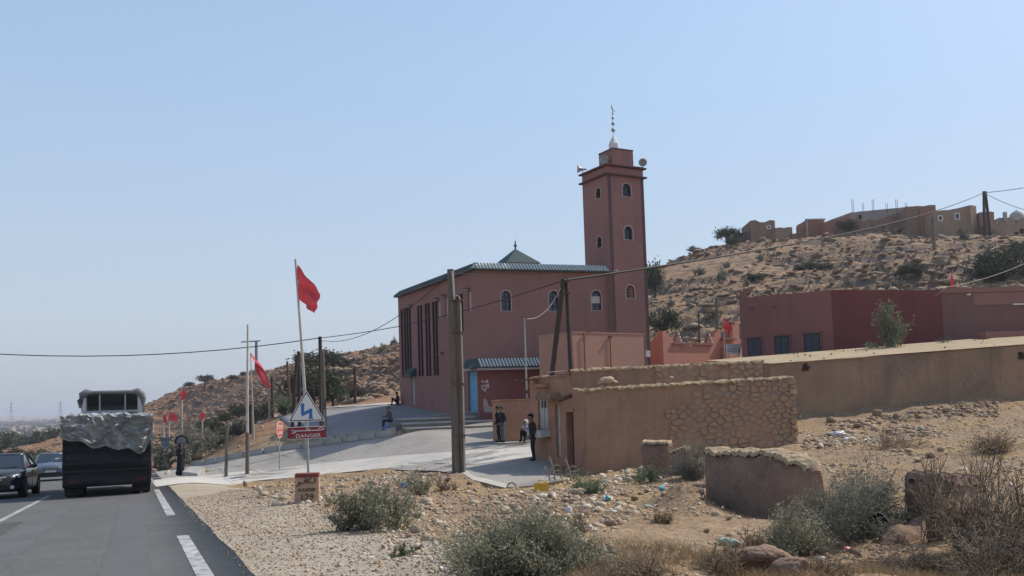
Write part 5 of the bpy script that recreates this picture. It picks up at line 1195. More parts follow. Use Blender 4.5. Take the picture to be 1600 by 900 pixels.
# far lattice pylons in the haze
for px, lb in ((17.5, 'farther faint lattice pylon left of the other in the haze'), (94.5, 'faint lattice pylon nearest the truck in the haze')):
    a = P(px, 653, 1500); a.z = gz(a.x, a.y); t_ = thing('lattice_pylon', lb, 'pylon', a); h = P(px, 625, 1500).z - a.z
    for sx in (-1, 1):
        for sy in (-1, 1):
            b = MB(); b.tube([(sx * 4, sy * 4, 0), (sx * .7, sy * .7, h * .75), (0, 0, h)], .17, 4); b.build('leg', M['sign_back'], t_)
    for k, (hh, ww) in enumerate(((.62, 9), (.75, 7), (.88, 5))):
        b = MB(); b.tube([(-ww, 0, h * hh), (ww, 0, h * hh)], .15, 4); b.build('crossarm', M['sign_back'], t_)
    b = MB()
    for k in range(6):
        z0, z1 = h * .75 * k / 6, h * .75 * (k + 1) / 6; w0 = 4 - 3.3 * k / 6; w1 = 4 - 3.3 * (k + 1) / 6
        b.tube([(-w0, -w0, z0), (w1, -w1, z1)], .1, 3); b.tube([(w0, -w0, z0), (-w1, -w1, z1)], .1, 3)
    b.build('bracing', M['sign_back'], t_)['kind'] = 'stuff'
# ------------------------------------------------------------------ wires
def wire(label, pts, sag, r=.022, m='wire', n=14):
    b = MB(); allp = []
    for i in range(len(pts) - 1):
        p, q = Vector(pts[i]), Vector(pts[i + 1])
        for k in range(n + (i == len(pts) - 2)):
            f = k / n; allp.append(p.lerp(q, f) - Z3 * (sag[i] * 4 * f * (1 - f)))
    b.tube(allp, r, 5); return tag(b.build('overhead_wire', M[m]), label, 'wire')
wire('thin power line sagging across the sky from the left edge to the plaza pole', [P(-260, 528, 52), WIRE_PTS['tp']], [1.1], .03)
wire('dark power line crossing the mosque front to the leaning pole pair', [WIRE_PTS['tp'], P(626, 509.5, 48), WIRE_PTS['af']], [0.05, .12], .022)
wire('thin dark cable sagging from the plaza pole up to the big double pole', [WIRE_PTS['tp'] - Z3 * .15, WIRE_PTS['dp']], [.85], .016)
wire('faint cable stretched from the double pole to the leaning pole pair', [WIRE_PTS['dp'], WIRE_PTS['af'] + Z3 * .25], [.12], .014)
wire('thick dark power line climbing to the upper right edge past the village', [WIRE_PTS['af'], WIRE_PTS['af2'], P(1720, 262, 125)], [1.1, .6], .05, n=30)
wire('pale loose cable looping from the mast to the leaning pole pair', [P(823, 498, 36.6), P(878, 446, 38)], [.42], .026, 'wood_pale')
wire('thin cable falling from the hilltop pole toward the right edge', [WIRE_PTS['af2'], P(1680, 338, 120)], [1.0], .05, 'sign_back')
wire('thin cable rising from the annex roof toward the right edge', [P(1404, 466, 53.5), P(1478, 449, 54), P(1660, 378, 70)], [.5, .5], .025, 'wood_pale')

# ------------------------------------------------------------------ flags
def flag_cloth(hoist_top, hoist_bot, fly_top, fly_bot, parent, amp=.08, waves=3.0, seed=0, bulge=0.0):
    a, c, d, e = (Vector(v) for v in (hoist_top, hoist_bot, fly_top, fly_bot)); rr = random.Random(seed); ph = rr.uniform(0, 6)
    nn = (d - a).cross(c - a).normalized()
    def fn(u, v):
        p = a.lerp(c, v).lerp(d.lerp(e, v), u)
        return p + nn * (amp * math.sin(u * waves * 6.28 * .6 + ph + v * 3.1) * min(1, u * 2.5) + amp * .5 * math.sin(v * waves * 5 + u * 4 + ph)) + Z3 * (-bulge * math.sin(u * math.pi) * (.3 + .7 * v))
    b = MB(); b.grid(fn, 18, 14); return b.build('flag_cloth', M['flag'], parent)
a = P(479, 698, 50.5); a.z = gz(a.x, a.y); fp = thing('flagpole_with_flag', 'tallest pale flagpole flying a large red flag above the warning sign', 'flagpole', a)
b = MB(); b.tube([Vector((0, 0, -.3)), rel(478, 640, 50.5), rel(470, 520, 50.5), rel(461.5, 405, 50.5)], [.1, .095, .075, .06], 8); b.build('pole', M['steel_pole'], fp)
flag_cloth(rel(463.5, 413, 50.5), rel(467, 468, 50.5), rel(503.5, 460, 49.6), rel(490, 489, 49.9), fp, .12, 2.5, 3)
a = P(397, 668, 60); a.z = gz(a.x, a.y); fp = thing('flagpole_with_flag', 'thin pole with a limp red flag hanging slantwise beside the bare flagpole', 'flagpole', a)
b = MB(); b.tube([Vector((0, 0, -.3)), rel(391.5, 551, 60)], [.05, .03], 6); b.build('pole', M['steel_pole'], fp)
flag_cloth(rel(391.5, 551, 60), rel(393.5, 556, 60), rel(426, 607, 59.4), rel(408, 600, 59.7), fp, .14, 2.0, 5, -.25)
for px, by, ty, f, Yd, lb in [(284, 700, 604, [(284, 606), (281, 626), (291, 612), (288, 624)], 66, 'slim pole with a small red flag rising behind the dark robed person'),
                              (264, 690, 642, [(263.5, 641), (264, 657), (279, 652), (276, 658)], 70, 'short pole with a triangular red flag blowing right behind the grey sign'),
                              (255.5, 690, 644, [(253, 642), (255, 658), (262, 656), (258, 661)], 70, 'short pole with a limp red flag nearest the truck'),
                              (316, 675, 642, [(315, 640), (312.5, 656), (320, 648), (317, 658)], 72, 'short pale post with a small folded red flag on the slope')]:
    a = P(px, by, Yd); a.z = gz(a.x, a.y); fp = thing('flagpole_with_flag', lb, 'flagpole', a)
    b = MB(); b.tube([Vector((0, 0, -.3)), rel(px, ty, Yd)], [.075, .06], 6); b.build('pole', M['steel_pole'], fp)
    flag_cloth(*[rel(x, y, Yd - (.4 if i > 1 else 0)) for i, (x, y) in enumerate(f)], fp, .07, 2, px)
pole_thing('wooden_post', 'faint slim post on the slope left of the folded flag', (296, 682), 74, (296.5, 655), .06, .06, M['wood'])
a = P(1131, 550, 56.5); a.z = gz(a.x, a.y); fp = thing('flagpole_with_flag', 'short pole with a bright red flag hanging over the salmon wall', 'flagpole', a)
b = MB(); b.tube([Vector((0, 0, -.3)), rel(1131, 494, 56.5)], [.035, .03], 6); b.build('pole', M['steel_pole'], fp)
flag_cloth(rel(1131, 495, 56.5), rel(1129.5, 513, 56.5), rel(1145, 514, 56.1), rel(1138, 526, 56.2), fp, .09, 2, 9)
a = P(1487, 455, 58); fp = thing('flagpole_with_flag', 'narrow furled dark red flag on the roof of the weathered annex', 'flagpole', a)
b = MB(); b.tube([Vector((0, 0, -.6)), rel(1487, 418, 58)], .035, 6); b.build('pole', M['rust'], fp)
flag_cloth(rel(1487, 420, 58), rel(1484.5, 450, 58), rel(1488.5, 428, 57.9), rel(1490, 449, 57.8), fp, .06, 1, 4)

# ------------------------------------------------------------------ signs
FACE = lambda p: math.atan2(p.x, -p.y) * -1 if False else math.atan2(-(CAM.x - p.x), -(p.y - CAM.y)) + math.pi
M['sign_border'] = mat('sign_border', (0.13, 0.025, 0.025), rough=.5)
a = P(481, 755, 30.5); a.z = gz(a.x, a.y); ds = thing('warning_sign', 'triangular white warning sign with blue zigzag arrow over a red danger plate', 'road sign', a, R(12))
m30 = 30.5 / F_PX
zc_ = P(480, 642, 30.5).z - a.z; S_ = 1.24
def tri(s, y0, y1, m, name, parent, zc, rnd=.0):
    h = s * .866; pts = [(-s / 2, -h / 3), (s / 2, -h / 3), (0, 2 * h / 3)]; out = []
    for i in range(3):
        p0 = Vector(pts[i]); pv = Vector(pts[i - 1]); nx = Vector(pts[(i + 1) % 3]); r_ = .06 * s
        for f in range(5):
            t = f / 4; q0 = p0 + (pv - p0).normalized() * r_; q1 = p0 + (nx - p0).normalized() * r_
            out.append(q0 * (1 - t) ** 2 + p0 * 2 * t * (1 - t) + q1 * t * t)
    b = MB(); n = len(out); b.add([(p.x, y0, p.y + zc) for p in out] + [(p.x, y1, p.y + zc) for p in out], [tuple(range(n)), tuple(range(2 * n - 1, n - 1, -1))] + [(i, n + i, n + (i + 1) % n, (i + 1) % n) for i in range(n)])
    return b.build(name, m, parent)
tx = P(479.5, 650, 30.5).x - a.x
tp_ = tri(S_, -.075, -.05, M['sign_white'], 'triangle_plate', ds, zc_)
tri(S_ * .93, -.079, -.0755, M['sign_border'], 'border', tp_, zc_); tri(S_ * .845, -.084, -.0795, M['sign_white'], 'face', tp_, zc_)
b = MB(); strokes(b, [[(-.13, .27), (-.13, -.07)]], .105, -.085, .005); strokes(b, [[(-.17, -.075), (.17, .095)]], .105, -.0852, .006); strokes(b, [[(.135, .13), (.135, -.2)]], .105, -.0848, .005)
b.add([(-.205, -.09, .26), (-.055, -.09, .26), (-.13, -.09, .345)], [(0, 1, 2)]); b.add([(.07, -.0895, -.16), (.2, -.0895, -.16), (.2, -.0895, -.24), (.135, -.0895, -.2), (.07, -.0895, -.24)], [(0, 4, 3), (0, 3, 2, 1)])
o = b.build('zigzag_arrow', M['sign_blue'], tp_, (0, 0, zc_ - .06))
b = MB(); zp = P(480, 676, 30.5).z - a.z; b.box((0, -.06, zp), (1.27, .03, .385)); pl = b.build('danger_plate', M['sign_red'], ds)
b = MB(); b.box((0, -.061, zp + .2), (1.27, .033, .018)); b.box((0, -.061, zp - .197), (1.27, .033, .012)); b.build('plate_rim', M['sign_white'], pl)
text_obj('danger_lettering', 'DANGER', .17, M['sign_white'], pl, (.04, -.08, zp - .105), bold=1.22)
# the Arabic word for danger, drawn as strokes (read from right to left)
kh = [[(.52, .11), (.46, .14), (.41, .11), (.40, .09)], [(.58, .10), (.50, .055), (.40, .045)]]
ln = [[(.40, .045), (.05, .04), (-.12, .04)], [(.0, .04), (.02, .09), (.08, .1), (.10, .05)], [(.0, .04), (.0, .16)], [(-.12, .04), (-.36, .04)], [(-.36, .04), (-.38, .0), (-.46, -.03), (-.5, -.03)], [(-.36, .04), (-.46, .05), (-.5, .075)], [(.49, .165), (.515, .165)]]
strokes(MB(), kh + ln, .026, -.077, .005).build('arabic_lettering', M['sign_white'], pl, (0, 0, zp + .03))
b = MB(); b.tube([(.03, 0, -.4), (0, 0, zc_ + .2)], .045, 8); b.build('post', M['galv'], ds)
b = MB(); b.box((0, -.03, zp + .1), (.5, .04, .04)); b.box((0, -.03, zc_ - .1), (.5, .04, .04)); b.build('bracket', M['galv'], ds)
# stop sign seen nearly edge on
a = P(437, 735, 46); a.z = gz(a.x, a.y); ss = thing('stop_sign', 'stop sign turned almost edge on beside the street kerb', 'road sign', a, R(80))
zc_ = P(437, 671, 46).z - a.z; b = MB(); oc = [(.46 * math.cos(R(22.5 + 45 * k)), .46 * math.sin(R(22.5 + 45 * k))) for k in range(8)]
def poly_plate(name, pts, y0, y1, m, parent, zc, sc=1.0):
    b = MB(); n = len(pts); b.add([(x * sc, y0, y * sc + zc) for x, y in pts] + [(x * sc, y1, y * sc + zc) for x, y in pts], [tuple(range(n)), tuple(range(2 * n - 1, n - 1, -1))] + [(i, n + i, n + (i + 1) % n, (i + 1) % n) for i in range(n)]); return b.build(name, m, parent)
ss.rotation_euler = (0, 0, R(84))
op = poly_plate('octagon_plate', oc, -.05, -.03, M['sign_white'], ss, zc_); poly_plate('red_face', oc, -.054, -.0505, M['sign_redl'], op, zc_, .93)
text_obj('stop_lettering', 'STOP', .3, M['sign_white'], op, (0, -.058, zc_ + .1))
strokes(MB(), [[(.25, -.1), (.2, -.2), (.1, -.2)], [(.05, -.08), (.05, -.2), (-.05, -.2)], [(-.1, -.1), (-.14, -.2), (-.25, -.2)]], .045, -.055, .004).build('arabic_lettering', M['sign_white'], op, (0, 0, zc_))
b = MB(); b.tube([(0, 0, -.4), (0, 0, zc_ + .35)], .035, 8); b.build('post', M['galv'], ss)
# grey notice sign with a blue figure, below the flags
a = P(259, 722, 62); a.z = gz(a.x, a.y); gs = thing('information_sign', 'small weathered grey sign with a blue pictogram left of the robed person', 'road sign', a, R(15))
zc_ = P(258, 693, 62).z - a.z; b = MB(); b.box((0, -.04, zc_ + .28), (.78, .03, .26), 0, 1, .01); b.build('upper_plate', M['cloth_greybag'], gs)
b = MB(); b.box((0, -.04, zc_ - .1), (.5, .03, .5)); pp = b.build('lower_plate', M['sign_back'], gs)
b = MB(); b.ball((.03, -.062, zc_ + .05), .05, 8, 6, (1, .15, 1)); b.prism([(-.05, -.062), (.13, -.062), (.13, -.068), (-.05, -.068)], zc_ - .22, [zc_ - .01] * 4); b.build('pictogram', M['sign_blue'], pp)
b = MB(); b.tube([(0, 0, -.3), (0, 0, zc_ + .4)], .04, 7); b.build('post', M['galv'], gs)
# milestone
a = P(481, 786, 20.0); a.z = gz(a.x, a.y); mi = thing('milestone', 'square brown milestone with a dark red top reading AGADIR 129', 'milestone', a, R(6))
W_ = 37 * 20 / F_PX; H_ = 44 * 20 / F_PX
b = MB(); b.box((0, 0, H_ / 2 - .1), (W_, .3, H_ + .2 - .07), 0, .97, .006); b.build('stone_body', M['milestone'], mi)
b = MB(); b.box((0, 0, H_ - .065 + .04), (W_ * .985, .31, .085), 0, .98, .005); b.build('red_top', M['milered'], mi)
text_obj('town_lettering', 'AGADIR', .105, M['letter'], mi, (-.005, -.158, H_ * .46), bold=1.0)
text_obj('distance_lettering', '129', .19, M['letter'], mi, (0, -.158, H_ * .2), bold=1.1)
ar = [[(.19, .08), (.19, -.01)], [(.15, -.01), (.04, -.01), (.05, .05), (.12, .09)], [(.0, .07), (.0, -.01)], [(-.05, .05), (-.02, 0), (-.08, -.01)], [(-.08, -.01), (-.16, -.01), (-.17, .03)], [(-.16, .0), (-.2, -.05), (-.25, -.06)], [(-.13, -.05), (-.15, -.05)], [(-.05, .08), (-.035, .08)]]
strokes(MB(), [[(x * .95, z * 1.25) for x, z in l] for l in ar], .022, -.1535, .006).build('arabic_lettering', M['letter'], mi, (0, 0, H_ * .72))
# pale concrete block by the robed person
c = G(292, 744); cb_ = thing('concrete_block', 'pale sloping concrete block on the dusty verge beside the robed person', 'block', c, R(-12))
b = MB(); b.add([(-.05, -.35, -.2), (.8, -.3, -.2), (.75, .55, -.2), (-.1, .5, -.2), (-.05, -.33, .26), (.78, -.3, .16), (.7, .5, .42), (-.08, .48, .46)], [(0, 3, 2, 1), (4, 5, 6, 7), (0, 1, 5, 4), (1, 2, 6, 5), (2, 3, 7, 6), (3, 0, 4, 7)]); b.build('block', M['concrete'], cb_)
c = G(383, 760); o = thing('marker_stone', 'dark upright stone at the gravel edge below the bare flagpole', 'stone', c, .4)
me = np_mesh('stone', *rock_mesh(77, 2, (.7, .6, 1), .1)); me.materials.append(M['rock_brown']); q = link('stone', me, o, (0, 0, .1)); q.scale = (.26, .26, .36)
# ------------------------------------------------------------------ vehicles
def on_road(n, s):
    x, y = road_pt(n, s); return Vector((x, y, float(macro(x, y)[0][0]) + .036))
RZ = math.atan2(-UX, UY)
def wheel(parent, c, r=.31, wd=.2, dual=False):
    b = MB(); b.lathe([(r * .55, -wd / 2), (r * .94, -wd / 2), (r, -wd * .3), (r, wd * .3), (r * .94, wd / 2), (r * .55, wd / 2)], c, 'X', 20); w_ = b.build('wheel', M['rubber'], parent)
    b = MB(); b.lathe([(0, -wd * .42), (r * .3, -wd * .42), (r * .57, -wd * .5), (r * .57, wd * .5), (r * .3, wd * .42), (0, wd * .42)], c, 'X', 14); b.build('rim', M['galv'], w_)
    for k in range(5):
        a = k * 1.2566; b = MB(); b.box(Vector(c) + Vector((0, math.cos(a) * r * .3, math.sin(a) * r * .3)), (wd * 1.02, .05, .05)); b.build('spoke', M['black_plastic'], w_)
def car(label, loc, rz, paint, W=1.74, H=1.46, chrome_grille=True):
    t = thing('parked_car' if False else 'car', label, 'car', loc, rz); t.rotation_euler = (R(-2.3), 0, rz); hw = W / 2
    st = [(-2.12, .66, .34, .62), (-2.06, .78, .24, .72), (-1.9, .84, .2, .80), (-1.3, .99, .18, .90), (-.85, 1.0, .18, .96), (0, 1.0, .18, .97), (1.0, 1.0, .18, .99), (1.7, .97, .22, 1.0), (2.02, .88, .28, .98), (2.14, .78, .36, .84)]
    vs = []; n = 11
    for y, k, zb, zt in st:
        w_ = hw * k; zm = zb + (zt - zb) * .55
        vs += [(-w_ * .88, y, zb), (-w_ * .99, y, zb + .12), (-w_, y, zm), (-w_ * .97, y, zt - .1), (-w_ * .86, y, zt - .01), (0, y, zt + .035 * (1 if y < -.8 or y > 1.6 else .2)), (w_ * .86, y, zt - .01), (w_ * .97, y, zt - .1), (w_, y, zm), (w_ * .99, y, zb + .12), (w_ * .88, y, zb)]
    b = MB(); m_ = len(st)
    b.add(vs, [(i * n + k, i * n + (k + 1) % n, (i + 1) * n + (k + 1) % n, (i + 1) * n + k) for i in range(m_ - 1) for k in range(n)], True)
    b.add(vs[:n], [tuple(range(n))[::-1]]); b.add(vs[-n:], [tuple(range(n))]); body = b.build('body', paint, t)
    # greenhouse
    A = [(-hw * .86, -.95, .95), (hw * .86, -.95, .95), (hw * .66, -.12, H - .05), (-hw * .66, -.12, H - .05)]
    Bk = [(-hw * .84, 1.62, 1.0), (hw * .84, 1.62, 1.0), (hw * .64, 1.0, H - .06), (-hw * .64, 1.0, H - .06)]
    b = MB(); ro = [(-hw * .67, -.14, H - .06), (hw * .67, -.14, H - .06), (hw * .68, .45, H - .03), (hw * .65, 1.02, H - .07), (-hw * .65, 1.02, H - .07), (-hw * .68, .45, H - .03)]
    b.add(ro + [(-hw * .5, -.05, H - .005), (hw * .5, -.05, H - .005), (hw * .52, .45, H + .01), (hw * .5, .95, H - .015), (-hw * .5, .95, H - .015), (-hw * .52, .45, H + .01)], [(0, 1, 7, 6), (1, 2, 8, 7), (2, 3, 9, 8), (3, 4, 10, 9), (4, 5, 11, 10), (5, 0, 6, 11), (6, 7, 8, 11), (11, 8, 9, 10), (5, 4, 3, 2, 1, 0)], True); b.build('roof', paint, t)
    b = MB()
    for sx in (-1, 1):
        b.tube([(sx * hw * .87, -.98, .93), (sx * hw * .665, -.13, H - .05)], .035, 6); b.tube([(sx * hw * .9, .35, .95), (sx * hw * .68, .4, H - .05)], .035, 6); b.tube([(sx * hw * .85, 1.65, .98), (sx * hw * .65, 1.0, H - .06)], .05, 6)
    pil = b.build('pillars', paint, t); pil['kind'] = 'stuff'
    b = MB(); b.add(A, [(0, 1, 2, 3)]); b.build('windscreen', M['carglass'], t)
    b = MB(); b.add(Bk, [(3, 2, 1, 0)]); b.build('rear_window', M['carglass'], t)
    for sx in (-1, 1):
        b = MB(); q = [(sx * hw * .88, -.9, .95), (sx * hw * .9, .35, .96), (sx * hw * .86, 1.55, .99), (sx * hw * .655, .98, H - .07), (sx * hw * .68, .4, H - .05), (sx * hw * .668, -.1, H - .06)]
        b.add(q, [(0, 1, 4, 5), (1, 2, 3, 4)] if sx > 0 else [(5, 4, 1, 0), (4, 3, 2, 1)]); b.build('side_window', M['carglass'], t)
        b = MB(); b.add([(sx * hw * .42, -2.085, .60), (sx * hw * .76, -2.03, .60), (sx * hw * .9, -1.72, .68), (sx * hw * .92, -1.68, .79), (sx * hw * .72, -1.97, .76), (sx * hw * .45, -2.07, .72)] , [tuple(range(6)) if sx > 0 else tuple(range(5, -1, -1))]); hl = b.build('headlight', M['lamp_glass'], t)
        b = MB(); b.ball((sx * hw * .68, -2.03, .68), .055, 8, 6); b.build('bulb', M['chrome'], hl)
        b = MB(); b.lathe([(0, -.02), (.06, -.02), (.07, .02)], (sx * hw * .68, -2.09, .36), 'Y', 10); b.build('fog_light', M['lamp_glass'], t)
        b = MB(); b.ball((sx * (hw + .13), -.72, 1.0), .1, 10, 6, (1.1, .6, .75)); b.tube([(sx * hw * .9, -.72, .96), (sx * (hw + .1), -.72, .98)], .03, 6); mi_ = b.build('wing_mirror', paint if chrome_grille else M['black_plastic'], t)
        for y in (-1.33, 1.32): wheel(t, (sx * (hw - .1), y, .30))
        b = MB(); b.lathe([(.35, -.012), (.37, .0), (.37, .012)], (sx * (hw - .01), -1.33, .31), 'X', 18); b.lathe([(.35, -.012), (.37, .0), (.37, .012)], (sx * (hw - .01), 1.32, .31), 'X', 18); wa = b.build('wheel_arch', M['black_plastic'], t); wa['kind'] = 'stuff'
        b = MB(); b.box((sx * hw * .995, .0, .62), (.012, .012, .5)); b.box((sx * (hw + .005), .12, .84), (.03, .16, .03)); b.build('door_handle', paint, t)['kind'] = 'stuff'
    b = MB(); b.box((0, -2.1, .64), (.66, .05, .15)); g = b.build('grille', M['black_plastic'], t)
    for z in (.60, .645, .69): b = MB(); b.box((0, -2.13, z), (.64 if z < .68 else .86, .02, .016 if z < .68 else .035)); b.build('grille_bar', M['chrome'], g)
    b = MB(); b.box((0, -2.11, .36), (1.0, .05, .16)); b.build('air_intake', M['black_plastic'], t)
    b = MB(); b.box((0, -2.14, .50), (.5, .02, .11)); b.build('number_plate', M['plate'], t)
    b = MB(); b.tube([(-.6, -1.0, .965), (-.05, -.86, 1.01)], .012, 4); b.build('wiper', M['black_plastic'], t)
    b = MB(); b.tube([(.05, -1.0, .97), (.6, -.86, 1.0)], .012, 4); b.build('wiper', M['black_plastic'], t)
    b = MB(); b.ball((.35, .1, 1.12), .12, 8, 6, (1, 1, 1.2)); b.box((.35, .2, .85), (.4, .2, .5)); b.box((-.35, .15, .95), (.45, .15, .62)); b.box((-.35, .15, 1.28), (.24, .1, .16)); b.box((.35, .3, 1.28), (.24, .1, .16)); b.build('seats', M['black_plastic'], t)['kind'] = 'stuff'
    return t
cb = car('black oncoming car half cut off by the left edge', on_road(-4.12, 35.0), RZ + R(-3), M['carblack'], 1.76, 1.44)
cs = car('blue grey oncoming car with chrome grille partly behind the truck', on_road(-4.15, 54.2), RZ + R(4), M['carblue'], 1.76, 1.44)
b = MB(); b.box((.3, -.62, 1.1), (.22, .05, .12), .3); b.build('paper_on_dashboard', M['white'], cs)

# truck seen from behind
tr_ = on_road(-.78, 30.4); truck = thing('truck', 'loaded truck from behind with dark cover and wrinkled silver tarpaulin', 'truck', tr_, RZ); truck.rotation_euler = (R(-2.3), 0, RZ)
M['tail'] = mat('dark_tail_light', (0.07, 0.02, 0.018), rough=.6)  # red kept nearly black so the tail lights hardly show
TW, TB, TT = 2.5, .3, 2.36
def cover_fn(face):
    def fn(u, v):
        d = (float(fbm(u * 5 + face * 7, v * 4, 4, 90)) - .5) * .16 + .05 * math.sin(v * 19 + u * 2) * (face == 0)
        e = min(u, 1 - u, v, 1 - v); k = sstep(0, .06, e); d = d * float(k) - .05 * (1 - float(k))
        z = TB + (TT - TB) * v
        if face == 0: return (-TW / 2 + TW * u, -d, z)
        if face == 1: return (TW / 2 + d, 6.2 * u, z)
        if face == 2: return (-TW / 2 - d, 6.2 * (1 - u), z)
        return (-TW / 2 + TW * u, 6.2 * v, TT + d)
    return fn
b = MB()
for f in range(4): b.grid(cover_fn(f), 30, 20)
b.build('load_cover', M['load'], truck)
def tarp_fn(u, v):
    # v 0 at the roof's front edge, 1 at the lower hem of the rear drape
    hem = .52 + .34 * math.sin(min(1, u * 1.05) * math.pi * .8) + .22 * float(sstep(.62, .86, u)) * (1 - float(sstep(.86, 1, u))) + .05 * math.sin(u * 23)
    x = (-.5 + u) * (TW + .1); top = TT + .13
    f1 = float(fbm(u * 4.5 + v * 3, v * 3.2 - u, 2, 70)); f2 = float(fbm(u * 9 - v * 7, v * 6 + u * 5, 2, 71)); wr = .06 * max(-.6, 1 - abs(f1 - .5) * 9) + .05 * max(-.5, 1 - abs(f2 - .5) * 10) + .018 * math.sin(u * 26 + 6 * f1 + v * 4)
    if v < .4: y = 2.4 * (1 - v / .4); return (x, y - .12, top + wr * .9 - .05 * (abs(u - .5) > .47))
    k = (v - .4) / .6
    return (x, -.15 - wr * 1.5 - .05 * math.sin(k * 3.1), top - .02 - hem * k * 1.2 + wr * .3)
b = MB(); b.grid(tarp_fn, 90, 70, True); b.build('tarpaulin', M['tarp'], truck)
def side_tarp(u, v): return (TW / 2 + .05 + .05 * math.sin(u * 13 + v * 6) * v, 2.4 * u - .05, TT + .1 - (.3 + .22 * float(fbm(u * 6, 0, 3, 4)) + .2 * (1 - u)) * v)
b = MB(); b.grid(side_tarp, 20, 8); b.build('tarpaulin_side', M['tarp'], truck)
b = MB()
b.box((0, -.09, 1.02), (2.42, .06, .05)); b.box((0, -.09, .78), (2.42, .06, .05)); b.box((0, -.09, 1.45), (2.42, .05, .04)); rl = b.build('tailgate_rail', M['black_plastic'], truck); rl['kind'] = 'stuff'
b = MB(); b.box((0, .05, .46), (2.4, .14, .14)); b.build('bumper', M['black_plastic'], truck)
for sx in (-1, 1):
    b = MB(); b.box((sx * .95, -.03, .47), (.32, .05, .1)); b.build('tail_light', M['tail'], truck)
    b = MB(); b.box((sx * .95, .35, .32), (.5, .02, .5)); b.build('mudflap', M['rubber'], truck)
    for y in (.95, 2.2):
        for x in (.82, 1.1): wheel(truck, (sx * x, y, .48), .48, .26)
    wheel(truck, (sx * 1.02, 6.5, .48), .48, .28)
b = MB(); b.box((0, 4.1, .75), (.9, 7.6, .24)); b.build('chassis', M['rust'], truck)
# cab and the hollow wind deflector on it
cw = 2.16; cy = 7.3; ct = 3.62
b = MB(); b.prism([(-cw / 2, 6.35), (cw / 2, 6.35), (cw / 2, 8.2), (cw / 2 - .15, 8.35), (-cw / 2 + .15, 8.35), (-cw / 2, 8.2)], .75, 2.75); b.build('cab', M['truck_white'], truck)
b = MB(); b.box((0, 6.33, 1.9), (1.3, .03, .5)); b.build('cab_rear_window', M['carglass'], truck)
dz0 = 2.75
b = MB(); b.box((-cw / 2 + .12, 6.9, (dz0 + ct) / 2 - .05), (.16, 1.3, ct - dz0 - .1), 0, .98, .005); b.build('deflector_side', M['truck_white'], truck)
b = MB(); b.box((cw / 2 - .12, 6.9, (dz0 + ct) / 2 - .05), (.16, 1.3, ct - dz0 - .1), 0, .98, .005); b.build('deflector_side', M['truck_white'], truck)
def shell(u, v):
    a = math.pi * u; x = -math.copysign(abs(math.cos(a)) ** .42, math.cos(a)) * (cw / 2 + .03); z = ct - .33 + .33 * math.sin(a) ** .45
    return (x, 6.2 + v * (1.6 + .3 * 0), z - .5 * v ** 2.2 * 1.0)
b = MB(); b.grid(shell, 30, 8); o_ = b.build('deflector_shell', M['truck_grey'], truck)
sm = o_.modifiers.new('thick', 'SOLIDIFY'); sm.thickness = .13; sm.offset = -1
for x in (-.42, .45):
    b = MB(); b.box((x, 6.28, (dz0 + ct) / 2 - .08), (.05, .05, ct - dz0 - .12)); b.build('deflector_strut', M['galv'], truck)
b = MB(); b.box((0, 6.27, dz0 + .08), (cw - .3, .08, .1)); b.build('deflector_rail', M['galv'], truck)
b = MB(); b.box((0, 7.6, dz0 + .35), (cw - .3, .05, .9)); b.build('deflector_front', M['truck_grey'], truck)
for sx in (-1, 1):
    b = MB(); b.tube([(sx * (cw / 2 - .02), 6.3, ct - .62), (sx * (cw / 2 + .0), 6.3, ct - .35), (sx * (cw / 2 - .06), 6.3, ct - .17), (sx * (cw / 2 - .22), 6.3, ct - .06), (sx * (cw / 2 - .42), 6.3, ct - .05)], [.06, .11, .15, .15, .06], 10); b.build('deflector_corner', M['truck_grey'], truck)
    b = MB(); b.box((sx * (cw / 2 + .18), 8.0, 2.0), (.12, .2, .6), 0, 1, .01); b.build('wing_mirror', M['black_plastic'], truck)

